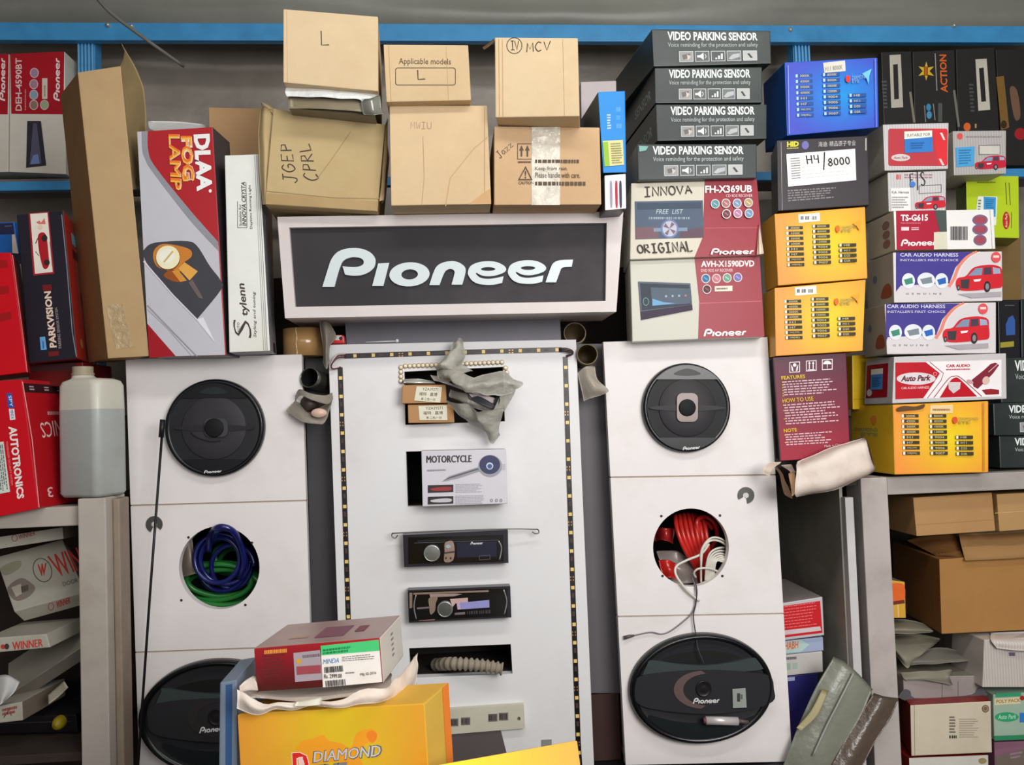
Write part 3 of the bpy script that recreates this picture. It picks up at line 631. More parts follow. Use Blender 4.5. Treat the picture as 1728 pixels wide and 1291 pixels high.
for i, (q, Y, bk, lab) in enumerate(vs):
    b = sensor(q, Y, .28, lab, bk)
    if i in (1, 2):
        b.L.text('SENSOR', sub(b.Lq, .45, .42, .88, .72), (150, 160, 160), .02)
    if i == 3: b.f.poly([(1078, 246), (1094, 247), (1090, 254), (1079, 256)], (120, 170, 160))
    b.done()
# --- two receiver cartons
CRM = M((188, 187, 175), .4, .4, noi=.03, ns=10, dirt=(186, 182, 168), ds=6, dk=.5); RED = LAM((146, 36, 52))
FX = M((198, 192, 175), .4, .4, noi=.03)
b = Box('stereo_carton', 'red and cream receiver carton with black marker handwriting above and below the picture', 'carton', [(1065, 309), (1277, 303), (1288, 430), (1063, 438)], 1.455, .14, FX, side=CRM, back=(0, (1053, 324)), group='red and cream receiver cartons')
b.f.poly([(1189, 305), (1277, 303), (1288, 430), (1172, 434), (1186, 400), (1188, 340)], RED); b.f.line([(1190, 385), (1282, 384)], .7, (196, 100, 110))
b.f.poly([(1071, 340), (1186, 338), (1188, 401), (1072, 404)], (78, 92, 112)); b.f.poly([(1075, 343), (1184, 341), (1184, 352), (1075, 354)], (60, 74, 92)); b.f.poly([(1072, 384), (1110, 383), (1112, 402), (1072, 404)], (116, 88, 96)); b.f.poly([(1150, 388), (1186, 384), (1188, 401), (1146, 402)], (96, 74, 86))
b.f.text('FREE  LIST', Q(1107, 353, 1153, 361), (176, 190, 200), 0, .2); b.f.bars(Q(1095, 366, 1165, 370), 30, (140, 156, 170)); b.f.line([(1103, 388), (1160, 387)], 6, (120, 140, 166)); b.f.ell(1130, 386, 15, 16, (110, 120, 160)); b.f.ell(1130, 386, 12, 13, (176, 180, 196))
for k in range(4): b.f.poly([(1130, 386), (1130 + 11 * math.cos(k * 1.57 + .3), 386 + 12 * math.sin(k * 1.57 + .3)), (1130 + 11 * math.cos(k * 1.57 + .9), 386 + 12 * math.sin(k * 1.57 + .9))], (120, 96, 110))
b.f.hand('INNOVA', [(1087, 316), (1166, 313), (1168, 326), (1088, 332)], 2.2, INK2); b.f.hand('ORIGINAL', [(1075, 414), (1166, 406), (1170, 424), (1077, 427)], 2.3, INK2)
b.f.text('FH-X369UB', Q(1190, 313, 1269, 326, -.015), (236, 230, 230), .03); b.f.text('CD RDS RECEIVER', Q(1225, 328, 1270, 333, -.01), (226, 190, 196), .01)
def icon(A_, x, y, r, c): A_.ell(x, y, r, r * 1.05, (206, 202, 204)); A_.ell(x, y, r * .8, r * .85, c); A_.line([(x - r * .4, y - r * .3), (x + r * .4, y + r * .3)], 2, tuple(min(255, k + 50) for k in c))
for x, y, c in ((1207, 344, (90, 140, 150)), (1225, 343, (160, 110, 110)), (1244, 343, (120, 140, 165)), (1263, 342, (170, 150, 110)), (1226, 361, (110, 60, 66)), (1245, 360, (170, 120, 150)), (1264, 360, (110, 140, 170))): icon(b.f, x, y, 7.6, c)
b.f.logo([(1199, 419), (1272, 418), (1272, 429), (1199, 430)], (240, 232, 232)); m = MB(); patch(m, [[(1280, 378, 1.456), (1281, 380, 1.45), (1282, 382, 1.456)], [(1277, 430, 1.45), (1283, 429, 1.44), (1289, 428, 1.455)]], M((226, 210, 190), .6), 4); b.part('torn_flap', m); b.done()
b = Box('stereo_carton', 'red and cream receiver carton standing on the right speaker column', 'carton', [(1063, 440), (1282, 432), (1290, 568), (1067, 577)], 1.465, .15, CRM, side=M((196, 198, 190), .4), back=(0, (1054, 448)), group='red and cream receiver cartons')
b.f.poly([(1172, 436), (1282, 432), (1290, 568), (1178, 572), (1180, 510)], RED); b.f.line([(1179, 512), (1285, 508)], .8, (206, 120, 128)); b.f.text('AVH-X1590DVD', Q(1183, 440, 1273, 451, -.01), (236, 230, 230), .03); b.f.text('DVD RDS AV RECEIVER', Q(1183, 454, 1237, 459, -.01), (226, 190, 196), .01)
for x, y, c in ((1191, 470, (60, 110, 150)), (1209, 470, (190, 120, 130)), (1227, 469, (110, 150, 130)), (1245, 468, (120, 110, 170)), (1193, 488, (90, 50, 56))): icon(b.f, x, y, 7.6, c)
b.f.rect(1206, 483, 1236, 492, (226, 218, 200), -.03); b.f.micro(Q(1209, 485, 1233, 490, -.03), 1, (130, 100, 100))
b.f.logo([(1187, 555), (1259, 553), (1259, 566), (1187, 568)], (240, 232, 232)); b.f.poly([(1077, 475), (1165, 478), (1169, 523), (1082, 540)], (92, 100, 114)); b.f.poly([(1080, 478), (1163, 481), (1166, 514), (1083, 524)], (54, 62, 74)); b.f.poly([(1098, 485), (1164, 487), (1165, 512), (1101, 516)], (84, 96, 112)); b.f.poly([(1101, 516), (1101, 504), (1120, 510), (1140, 512)], (110, 160, 200)); b.f.poly([(1081, 526), (1168, 514), (1169, 523), (1082, 540)], (58, 46, 66))
b.f.ring(1090, 509, 5, 7, 1.2, (110, 150, 140))
for k in range(4): b.f.ell(1124 + 11 * k, 500 - .4 * k, 2, 2, (170, 120, 120) if k == 3 else (150, 170, 180), n=10)
b.done()
# --- bulb kit cartons: blue, black, yellow, maroon
def kit(b, q, cols3, scrib=None, dk=(64, 58, 40), wt=(240, 232, 214), rx=0):
    lab = (('3000K', '4300K', '5000K', '6000K', 'H1', 'H7', 'H4(LOW)', 'H4(H/L)'), ('8000K', '8000K', '10000K', '12000K', '9004', '9005', '9006', '9007'), ('H8', 'H11', 'D2S', 'D2R'))
    for c_, (x, y0, y1, sl) in enumerate(cols3):
        n = len(lab[c_]); dy = (y1 - y0) / n
        for i in range(n):
            y = y0 + dy * i; k = .35 * i
            b.f.rect(x + k, y + 1.0, x + k + 29, y + dy * .74, dk, sl); b.f.rect(x + k + .6, y + 1.4, x + k + 4.2, y + dy * .70, wt, sl)
            b.f.text(lab[c_][i], Q(x + k + 8, y + 2.0, x + k + (24 if len(lab[c_][i]) > 3 else 18), y + dy * .64, sl), (190, 180, 140), .01)
YG = lambda u, v: (lambda t: (int(232 - 4 * t), int(146 + 58 * t), int(66 - 28 * t)))(max(0, 1 - 1.55 * math.hypot(u - .62, (v - .5) * .8)))
YS = LAM((196, 138, 40)); YL = LAM((222, 178, 52))
q = [(1324, 105), (1481, 97), (1483, 215), (1328, 229)]
b = Box('bulb_kit_carton', 'blue bulb kit carton on top of the black carton', 'carton', q, 1.47, .10, LAM((44, 92, 190)), side=LAM((34, 76, 140)), back=(0, (1287, 126)), group='bulb kit cartons')
b.f.grad(sub(q, .01, .01, .99, .99), lambda u, v: (lambda t: (int(70 - 34 * t), int(82 + 62 * t), int(190 + 24 * t)))(max(0, 1 - 1.6 * math.hypot(u - .62, v - .5))))
kit(b, q, ((1342, 124, 200, -.03), (1388, 122, 197, -.03), (1433, 157, 194, -.03)), dk=(44, 84, 150), wt=(170, 200, 235)); s = b.sticker('price_sticker', [(1389, 106), (1426, 102), (1427, 120), (1391, 123)], (206, 204, 194)); s.text('H11 8000K', [(1392, 113), (1422, 109), (1422, 117), (1393, 120)], (130, 128, 120), .01)
b.f.ell(1431, 133, 4, 6, (220, 60, 60)); b.f.text('DIAMOND', [(1438, 128), (1463, 125), (1463, 132), (1438, 135)], (130, 170, 210), .01); b.f.text('EYE', [(1438, 135), (1450, 134), (1450, 139), (1438, 140)], (120, 150, 190), .01); b.f.poly([(1455, 124), (1471, 116), (1467, 128), (1466, 142), (1462, 132)], (110, 190, 225)); b.f.line([(1330, 110), (1332, 226)], 1, (150, 170, 230)); b.f.line([(1477, 99), (1479, 214)], 1.2, (130, 130, 220)); b.done()
q = [(1311, 237), (1464, 229), (1467, 346), (1313, 356)]
b = Box('bulb_kit_carton', 'black bulb carton with white label and marker writing 8000', 'carton', q, 1.465, .09, LAM((66, 62, 66)), side=LAM((50, 44, 48)), back=(0, (1300, 246)), group='bulb kit cartons')
b.f.text('HID', Q(1328, 239, 1348, 248, -.04), (214, 206, 60), .05); b.f.micro(Q(1328, 249, 1348, 252, -.04), 1, (190, 184, 90)); b.f.ell(1359, 245, 6, 7, (110, 110, 170)); b.f.text('海迪: 精品原子专业', Q(1381, 239, 1444, 248, -.04), (190, 188, 188), 0)
s = b.sticker('label', [(1327, 260), (1443, 251), (1445, 304), (1330, 315)], (238, 234, 230)); s.micro([(1334, 266), (1350, 265), (1352, 302), (1336, 304)], 9, (120, 118, 118), .4, .1); s.micro([(1352, 268), (1436, 262), (1438, 297), (1354, 305)], 6, (206, 202, 200), .2, .1)
s.hand('H4', [(1360, 262), (1382, 261), (1384, 275), (1362, 277)], 2, (46, 42, 46)); s.hand('/', [(1385, 261), (1396, 260), (1396, 280), (1386, 281)], 2, (46, 42, 46)); s.hand('8000', [(1397, 268), (1433, 264), (1435, 277), (1398, 280)], 2, (46, 42, 46))
b.f.micro([(1329, 320), (1412, 315), (1416, 334), (1330, 341)], 5, (130, 124, 126)); b.f.line([(1318, 240), (1320, 355)], .8, (170, 160, 160)); b.f.rect(1460, 233, 1462.5, 254, (160, 160, 158)); b.done()
for q, bk, lab, c3, stx, log in (([(1307, 361), (1460, 349), (1464, 470), (1313, 482)], (1285, 364), 'orange-yellow bulb kit carton right under the black labelled carton', ((1326, 381, 452, -.02), (1371, 378, 448, -.02), (1416, 410, 445, -.02)), (1347, 361), (1411, 377)),
                                   ([(1307, 486), (1461, 472), (1456, 592), (1309, 601)], (1287, 484), 'orange-yellow bulb kit carton resting on the maroon carton', ((1323, 505, 575, -.02), (1369, 501, 572, -.02), (1414, 534, 569, -.02)), (1341, 484), (1409, 500))):
    b = Box('bulb_kit_carton', lab, 'carton', q, 1.46, .075, LAM((232, 170, 44)), side=YS, back=(0, bk), group='bulb kit cartons'); b.f.grad(sub(q, .006, .008, .994, .992), YG); kit(b, q, c3)
    x, y = stx; s = b.sticker('price_sticker', [(x, y + 1), (x + 36, y - 2), (x + 37, y + 12), (x + 1, y + 15)], (238, 232, 226))
    for k, w in ((4, 5), (12, 7), (23, 8)): s.bars(Q(x + k, y + 4, x + k + w, y + 10, -.05), 5, (60, 56, 56))
    x, y = log; b.f.ell(x + 3, y + 9, 3.4, 6, (222, 110, 50)); b.f.text('DIAMOND', Q(x + 10, y + 4, x + 36, y + 9, -.06), (150, 146, 96), .01); b.f.text('EYE', Q(x + 10, y + 10, x + 26, y + 15, -.06), (150, 146, 96), .01); b.f.poly([(x + 28, y), (x + 42, y - 6), (x + 40, y + 12), (x + 34, y + 4)], (230, 160, 50)); b.done()
q = [(1305, 603), (1428, 595), (1435, 771), (1317, 778)]
b = Box('holder_carton', 'maroon carton with yellow headings features, how to use and note', 'carton', q, 1.47, .09, LAM((112, 40, 58)), side=LAM((70, 60, 70)), back=(0, (1298, 606)), group=None)
b.f.grad(sub(q, .01, .005, .99, .995), lambda u, v: (int(84 + 70 * v), int(44 - 8 * v), int(62 - 6 * v)))
for x, k in ((1341, 0), (1369, 1), (1396, 2)):
    y = 620 - (x - 1341) * .08; b.f.frame([(x - 9, y - 9), (x + 9, y - 10), (x + 9, y + 8), (x - 9, y + 9)], 1.3, (226, 216, 218)); Wh = (232, 222, 224)
    if k == 0: b.f.ell(x, y - 4, 3, 3, Wh, n=12); b.f.poly([(x - 6, y - 5), (x - 3, y), (x - 2, y + 7), (x - 5, y + 5)], Wh); b.f.poly([(x + 6, y - 5), (x + 3, y), (x + 2, y + 7), (x + 5, y + 5)], Wh)
    if k == 1: b.f.rect(x - 4, y - 5, x - 2.4, y + 5, Wh); b.f.rect(x + 2.4, y - 5, x + 4, y + 5, Wh); b.f.rect(x - 6, y + 5.6, x + 6, y + 7, Wh); b.f.poly([(x - 3.2, y - 8), (x - 1, y - 4), (x - 5.4, y - 4)], Wh); b.f.poly([(x + 3.2, y - 8), (x + 5.4, y - 4), (x + 1, y - 4)], Wh)
    if k == 2: b.f.poly(ellp(x, y - 1, 7, 6, 12, 0, 180, 360), Wh); b.f.line([(x, y - 1), (x, y + 6)], 1, Wh)
YT = (222, 190, 50)
b.f.text('FEATURES', [(1318, 635), (1358, 632), (1359, 638), (1319, 641)], YT, .015); b.f.text('HOW TO USE', [(1320, 673), (1372, 669), (1373, 676), (1321, 680)], YT, .015); b.f.text('NOTE', [(1322, 724), (1344, 722), (1345, 728), (1323, 730)], YT, .015)
for q2, n in (([(1321, 643), (1410, 637), (1412, 664), (1323, 669)], 6), ([(1323, 682), (1418, 675), (1419, 712), (1326, 718)], 8), ([(1325, 732), (1415, 726), (1416, 748), (1327, 753)], 5)): b.f.micro(q2, n, (206, 170, 178), .45, .35)
for y in (645, 650, 654, 659, 664, 668, 684, 693, 707, 734, 747): b.f.ell(1320 + (y - 640) * .05, y, 1, 1, YT, n=8)
b.f.text('Made in China', [(1391, 751), (1422, 748), (1422, 752), (1391, 755)], (216, 186, 190), .01); b.done()
# crushed white carton under the maroon one
WC = M((214, 202, 192), .6, .3, noi=.06, ns=20, bump=.3, bs=25, dirt=(170, 140, 118), ds=8, dk=.6); BR = card(150, 118, 88)
mb = MB(); patch(mb, [[(1346, 779, 1.46), (1400, 757, 1.45), (1459, 738, 1.46)], [(1345, 790, 1.42), (1402, 768, 1.41), (1461, 743, 1.42)], [(1342, 812, 1.415), (1405, 794, 1.405), (1468, 770, 1.415)], [(1341, 835, 1.42), (1408, 820, 1.41), (1476, 791, 1.42)], [(1343, 839, 1.46), (1408, 826, 1.45), (1474, 796, 1.46)]], WC, 6, .003, 22)
patch(mb, [[(1462, 741, 1.42), (1458, 739, 1.46), (1452, 736, 1.5)], [(1470, 768, 1.415), (1468, 765, 1.46), (1462, 760, 1.5)], [(1477, 791, 1.42), (1475, 790, 1.46), (1470, 786, 1.5)]], WC, 4, .002)
patch(mb, [[(1335, 775, 1.47), (1390, 760, 1.47), (1452, 738, 1.47)], [(1335, 778, 1.54), (1390, 770, 1.54), (1452, 755, 1.54)]], M((170, 166, 160), .6), 4)
patch(mb, [[(1343, 838, 1.43), (1400, 826, 1.43), (1472, 796, 1.43)], [(1343, 832, 1.54), (1400, 822, 1.54), (1472, 796, 1.54)]], WC, 4)
m2 = MB(); patch(m2, [[(1341, 796, 1.42), (1338, 796, 1.40), (1331, 799, 1.40)], [(1341, 815, 1.42), (1338, 818, 1.40), (1334, 820, 1.395)], [(1341, 834, 1.42), (1338, 836, 1.405), (1335, 838, 1.40)]], BR, 4, .002)
m3 = MB(); patch(m3, [[(1302, 785, 1.45), (1312, 790, 1.43), (1322, 800, 1.41)], [(1316, 805, 1.45), (1322, 812, 1.42), (1330, 822, 1.4)], [(1322, 832, 1.46), (1328, 838, 1.43), (1336, 842, 1.41)]], BR, 5, .003); patch(m3, [[(1318, 785, 1.47), (1332, 796, 1.43), (1336, 800, 1.42)], [(1336, 783, 1.47), (1340, 794, 1.44), (1342, 797, 1.425)]], M((150, 138, 128), .6), 4, .002)
m4 = MB(); patch(m4, [[(1300, 780, 1.46), (1290, 788, 1.44), (1289, 799, 1.44)], [(1318, 778, 1.46), (1306, 792, 1.43), (1300, 803, 1.43)]], M((206, 190, 174), .6), 5, .003)
finish('crushed_carton', 'crushed dirty white carton lying open under the maroon carton', 'carton', [('carton', mb), ('end_flap', m2), ('torn_flap', m3), ('loose_flap', m4)])
# --- far right stack
SV = M((196, 194, 196), .4, .4, noi=.03, kind='flute'); SVS = M((166, 160, 148), .5, .3, noi=.05, dirt=(140, 128, 110), dk=.5)
q = [(1490, 210), (1601, 207), (1600, 285), (1493, 288)]
b = Box('harness_carton', 'silver and red carton with a blue suitable-for sticker, top of the silver cartons', 'carton', q, 1.50, .10, SV, side=SVS, group='car harness cartons')
b.f.shape([rrect(1499, 217, 1599, 280, 4)], LAM((178, 66, 74))); b.f.poly([(1575, 217), (1597, 217), (1598, 278), (1583, 278)], (206, 50, 56)); b.f.ell(1520, 266, 16, 6, (196, 190, 190)); b.f.text('Auto Park', Q(1508, 264, 1532, 268), (150, 60, 66), .02, .2)
b.f.poly([(1586, 224), (1590, 224), (1595, 236), (1592, 236)], (230, 210, 210)); b.f.poly([(1584, 268), (1588, 268), (1594, 279), (1590, 279)], (226, 190, 190))
s = b.sticker('sticker', [(1526, 222), (1573, 220), (1574, 256), (1527, 258)], (52, 118, 190)); s.poly([(1526, 222), (1573, 220), (1573, 231), (1526, 235)], (226, 224, 214)); s.text('SUITABLE FOR', [(1530, 226), (1570, 224), (1570, 229), (1530, 231)], (120, 118, 116), .02); s.micro([(1537, 240), (1562, 239), (1562, 251), (1537, 252)], 3, (44, 92, 150)); b.done()
q = [(1608, 221), (1698, 220), (1698, 293), (1610, 296)]
b = Box('harness_carton', 'silver carton with red car and light blue sticker, beside the lime carton', 'carton', q, 1.53, .10, M((172, 168, 168), .4, .4, noi=.03, kind='flute'), side=SVS, group='car harness cartons')
b.f.ell(1620, 230, 5, 5.5, (200, 80, 76)); b.f.micro(Q(1630, 229, 1690, 232), 1, (130, 124, 126), .8, 0); b.f.car(Q(1645, 263, 1697, 288, -.02), (176, 36, 56)); b.f.frame([(1652, 245), (1688, 244), (1688, 260), (1652, 261)], .8, (120, 118, 114)); b.f.poly(Q(1653, 246, 1687, 260), (186, 184, 176)); s = b.sticker('sticker', [(1613, 249), (1645, 247), (1644, 280), (1614, 282)], (74, 150, 200)); s.micro([(1618, 252), (1640, 251), (1640, 277), (1618, 278)], 6, (50, 110, 160)); b.done()
q = [(1498, 291), (1597, 288), (1596, 356), (1500, 357)]
b = Box('harness_carton', 'silver carton with red car and marker letters F/S', 'carton', q, 1.505, .10, SV, side=SVS, group='car harness cartons')
b.f.text('81', Q(1512, 294, 1520, 303), (200, 80, 80), .04); b.f.micro(Q(1526, 293, 1590, 302), 2, (160, 120, 128), .5); b.f.car(Q(1544, 331, 1595, 355, -.02), (186, 40, 52)); b.f.frame([(1551, 313), (1589, 311), (1589, 325), (1551, 327)], .9, (110, 106, 108)); s = b.sticker('sticker', [(1503, 318), (1536, 317), (1537, 355), (1504, 356)], (222, 220, 220)); s.text('Kyk. Harness', Q(1505, 322, 1534, 328), (90, 88, 90), .01); s.micro(Q(1505, 331, 1534, 352), 5, (150, 148, 150)); b.f.hand('F/S', [(1535, 294), (1560, 290), (1562, 312), (1536, 316)], 1.7, (46, 42, 46)); b.f.ell(1540, 311, 5, 5, (70, 120, 190)); b.done()
q = [(1630, 296), (1719, 297), (1720, 402), (1632, 400)]
b = Box('harness_carton', 'lime green carton with small red oval badge', 'carton', q, 1.58, .10, LAM((170, 192, 46)), side=LAM((120, 136, 44)), back=(0, (1612, 304)), group='car harness cartons')
b.f.micro(Q(1649, 306, 1680, 309), 1, (110, 124, 40), .7, 0); b.f.ell(1698, 372, 6, 15, (170, 44, 44)); b.f.text('Auto Park', up(1696, 360, 1700, 384), (220, 200, 150), .01); b.f.line([(1697, 308), (1699, 345)], 1.2, (90, 100, 40)); b.f.line([(1703, 308), (1705, 346)], 1.2, (90, 100, 40)); b.f.line([(1707, 358), (1707, 385)], 1, (110, 90, 40)); s = b.sticker('sticker', [(1650, 331), (1683, 332), (1681, 380), (1645, 378)], (216, 220, 208)); s.poly([(1660, 332), (1681, 333), (1680, 366), (1660, 365)], (60, 140, 196)); s.micro([(1663, 335), (1678, 336), (1678, 352), (1663, 352)], 5, (44, 100, 150)); s.micro([(1651, 336), (1657, 336), (1655, 366), (1649, 366)], 6, (120, 120, 116)); b.done()
q = [(1508, 356), (1677, 353), (1680, 420), (1511, 422)]
b = Box('speaker_carton', 'white and crimson speaker carton with barcode and dark paper scrap', 'carton', q, 1.485, .10, LAM((222, 220, 218)), side=M((194, 186, 166), .5, noi=.04, dirt=(160, 146, 126), dk=.4), back=(0, (1464, 373)))
b.f.poly([(1512, 356), (1577, 355), (1587, 391), (1576, 392), (1576, 421), (1513, 422)], LAM((164, 42, 62))); b.f.text('TS-G615', Q(1520, 362, 1566, 373, -.01), (236, 230, 230), .03); b.f.micro(Q(1520, 375, 1554, 378), 1, (190, 110, 120), .6, 0); b.f.rect(1521, 383, 1534, 389, (226, 200, 204)); b.f.micro(Q(1538, 383, 1555, 389), 2, (220, 190, 196)); b.f.logo([(1520, 404), (1580, 402.5), (1580, 414), (1520, 415.5)], (236, 228, 228)); b.f.poly([(1577, 355), (1597, 355), (1598, 392), (1586, 392)], (70, 80, 76))
b.f.bars(Q(1604, 382, 1634, 405), 18, (70, 66, 68))
for y, rx in ((371, 13), (387, 13), (405, 11)): b.f.ell(1654, y, rx, 9, (110, 96, 130)); b.f.ell(1654, y, rx * .8, 6.5, (150, 70, 84))
b.f.line([(1671, 354), (1675, 420)], .8, (196, 196, 194)); s = b.sticker('paper_scrap', [(1576, 392), (1598, 391), (1599, 420), (1576, 421)], (206, 202, 184)); 
for v in (.28, .52, .76): b.L.poly([bil(b.Lq, *p) for p in ellp(.68, v, .14, .11, 18)], (146, 112, 104))
b.done()
NAVY = (66, 58, 136)
def harness(q, lab, dx, dy, D, bk, txt0=0):
    A_ = lambda pts: [(p[0] + dx, p[1] + dy) for p in pts]
    b = Box('harness_carton', lab, 'carton', q, 1.48, D, LAM((206, 200, 204)), side=SVS, back=(0, bk), group='car harness cartons')
    x0 = q[0][0] + 2 - dx; xl = max(1512, x0)
    b.f.poly(A_([(xl, 426), (1642, 425), (1625, 437), (1612, 452), (1602, 478), (1520, 482), (xl, 492)] if x0 > 1500 else [(xl, 426), (1630, 425), (1618, 437), (1606, 455), (1598, 478), (1530, 482), (xl, 486)]), NAVY)
    o = A_([(1649, 425), (1632, 434), (1618, 450), (1610, 470), (1601, 484)]); b.f.line(o, 5, (214, 130, 110), True); b.f.line([(x + 5, y) for x, y in o], 2, (226, 208, 208), True)
    for cx, rx, c in ((1533, 11, (60, 130, 110)), (1563, 15, (120, 130, 140)), (1589, 11, (40, 96, 180))):
        cy = 474 if cx != 1563 else 473; cx += dx; cy += dy; b.f.ell(cx, cy, rx, 13, (214, 218, 226)); b.f.poly([(cx - rx * .7, cy - 2), (cx + rx * .6, cy - 6), (cx + rx * .7, cy + 4), (cx - rx * .4, cy + 7)], c)
    t = 'CAR AUDIO HARNESS'; b.f.text(t, A_(Q(1519 + txt0, 427, 1617, 433)), (206, 204, 226), .015); b.f.text("INSTALLER'S FIRST CHOICE", A_(Q(1519 + txt0, 437, 1617, 441)), (190, 188, 216), .015)
    b.f.text('GENUINE', A_(Q(1529, 494, 1589, 497)), (130, 116, 126), 0, 0, 2.2); b.f.car(A_(Q(1613, 448, 1691, 495, -.02)), (196, 36, 46)); b.f.poly(A_([(1616, 496), (1690, 492), (1690, 500), (1640, 503)]), (160, 156, 162))
    b.f.ell(1681 + dx, 434 + dy, 8, 9, (210, 80, 84)); b.f.rect(1676 + dx, 431 + dy, 1686 + dx, 435 + dy, (232, 200, 200))
    b.L.poly([bil(b.Lq, *p) for p in smooth([(.52, .84), (.54, .72), (.66, .60), (.84, .60), (.92, .74), (.9, .85), (.7, .87)], 3)], (150, 86, 62)); b.L.poly([bil(b.Lq, *p) for p in ellp(.3, .42, .08, .08, 14)], (110, 120, 140)); b.done()
harness([(1507, 426), (1691, 424), (1692, 508), (1509, 511)], 'purple and silver car audio harness carton, upper of the two', 0, 0, .10, (1462, 437))
harness([(1493, 513), (1681, 510), (1681, 596), (1497, 598)], 'purple and silver car audio harness carton, lower of the two', -22, 87, .09, (1455, 521), 0)
q = [(1509, 602), (1698, 596), (1699, 673), (1506, 681)]
b = Box('harness_carton', 'red and silver carton with large oval badge, on the orange kit carton', 'carton', q, 1.475, .10, LAM((190, 186, 188)), side=M((178, 174, 176), .45), back=(0, (1461, 607)), group='car harness cartons')
b.f.poly([(1511, 612), (1690, 607), (1690, 669), (1511, 674)], (226, 222, 224)); b.f.poly([(1511, 612), (1562, 611), (1586, 630), (1580, 640), (1558, 672), (1511, 674)], LAM((178, 32, 44))); b.f.line([(1569, 611), (1592, 630), (1588, 642), (1565, 672)], 1.2, (150, 50, 60)); b.f.ell(1546, 639, 33, 10.5, (208, 200, 204)); b.f.text('Auto Park', Q(1520, 634, 1571, 644, -.03), (90, 30, 44), .04, .25); b.f.text('CAR AUDIO HARNESS', Q(1521, 653, 1568, 657, -.03), (230, 190, 194), .01); b.f.ring(1578, 631, 3, 3, .6, (230, 180, 180))
b.f.shape([smooth([(1586, 671, 1), (1602, 645), (1610, 638), (1620, 640), (1649, 669, 1)])], LAM((178, 32, 44))); b.f.line([(1576, 671), (1600, 640), (1610, 635), (1622, 638), (1657, 669)], 1.2, (150, 50, 60), True); b.f.poly([(1600, 645), (1621, 645), (1620, 656), (1609, 664), (1601, 656)], (196, 186, 190)); b.f.text('CAR AUDIO', Q(1597, 615, 1637, 620, -.02), (180, 50, 60), .03); b.f.micro(Q(1597, 622, 1637, 625, -.02), 1, (190, 90, 96), .7, 0)
b.f.poly([(1640, 641), (1660, 625), (1672, 614), (1680, 612), (1686, 616), (1676, 630), (1662, 645), (1650, 656), (1643, 652)], (122, 36, 52)); b.f.line([(1668, 628), (1684, 614)], 1.3, (190, 170, 176)); b.f.ell(1637, 644, 6, 3, (190, 150, 150), 25); b.f.ell(1664, 642, 6, 7, (206, 176, 166), 30); b.f.poly([(1657, 658), (1672, 656), (1686, 658), (1686, 665), (1664, 666)], (140, 30, 40))
b.L.poly(sub(b.Lq, .05, .12, .8, .86), LAM((150, 32, 44))); s = b.sticker('sticker', sub(b.Lq, .2, .22, .62, .68), (70, 130, 190), on='L'); s.poly(sub(b.Lq, .2, .22, .62, .34), (222, 220, 214)); s.micro(sub(b.Lq, .25, .4, .57, .62), 5, (50, 90, 140)); b.L.poly([bil(b.Lq, *p) for p in ellp(.17, .74, .09, .08, 16)], (206, 196, 196)); b.done()
q = [(1507, 683), (1668, 677), (1668, 797), (1510, 801)]
b = Box('bulb_kit_carton', 'orange-yellow bulb kit carton on the shelf edge under the red and silver carton', 'carton', q, 1.475, .16, LAM((232, 170, 44)), side=YL, back=(0, (1436, 694)), group='bulb kit cartons'); b.f.grad(sub(q, .006, .008, .994, .992), YG); kit(b, q, ((1521, 698, 770, 0), (1568, 698, 770, 0), (1613, 734, 771, 0)))
b.f.poly(smooth([(1514, 689), (1525, 685), (1545, 686), (1560, 682), (1556, 690), (1530, 693), (1516, 694)]), (90, 66, 40)); s = b.sticker('price_sticker', [(1570, 684), (1608, 683), (1608, 697), (1569, 698)], (226, 200, 150)); s.micro(Q(1574, 689, 1603, 693), 1, (150, 110, 70), .8, 0); b.f.ell(1612, 709, 4, 6, (214, 80, 50)); b.f.text('DIAMOND', Q(1619, 704, 1652, 709), (170, 150, 80), .01); b.f.text('EYE', Q(1619, 710, 1638, 715), (170, 150, 80), .01); b.f.line([(1660, 679), (1661, 795)], 1.4, (190, 110, 40))
b.L.text('DIAMOND', sub(b.Lq, .1, .34, .62, .39), (120, 150, 110), .02); b.L.text('EYE', sub(b.Lq, .22, .41, .62, .46), (140, 160, 120), .02); b.L.poly([bil(b.Lq, *p) for p in smooth([(.46, .2), (.54, .15), (.6, .2), (.54, .3)])], (220, 130, 60)); b.done()
b = Box('bulb_kit_carton', 'yellow carton half hidden between the maroon and the red-silver cartons', 'carton', [(1438, 600), (1478, 598), (1480, 690), (1439, 691)], 1.60, .08, LAM((206, 170, 40)), side=YS, group='bulb kit cartons'); b.f.line([(1440, 674), (1478, 672)], .8, (150, 110, 30)); b.done()
# black cartons at the far right
sp = dict(grp='black cartons at the right edge')
b = sensor([(1686, 604), (1886, 600), (1886, 676), (1690, 680)], 1.56, .2, 'black parking sensor carton at the right edge, topmost of three', **sp); b.done()
b = sensor([(1676, 681), (1876, 678), (1876, 733), (1678, 735)], 1.555, .2, 'black parking sensor carton at the right edge, middle of three', **sp); b.done()
b = sensor([(1686, 736), (1886, 734), (1886, 787), (1688, 790)], 1.56, .2, 'black parking sensor carton at the right edge, lowest of three', **sp); b.done()
b = Box('cable_carton', 'black carton with blue plug picture at the right edge', 'carton', [(1684, 508), (1720, 506), (1722, 604), (1686, 605)], 1.57, .1, LAM((40, 40, 44))); b.f.poly([(1697, 548), (1702, 536), (1709, 532), (1713, 540), (1713, 565), (1698, 566)], (50, 84, 150)); b.f.micro(Q(1696, 514, 1716, 517), 1, (90, 90, 96)); b.f.rect(1688, 578, 1711, 587, (150, 140, 50), -.1); b.done()
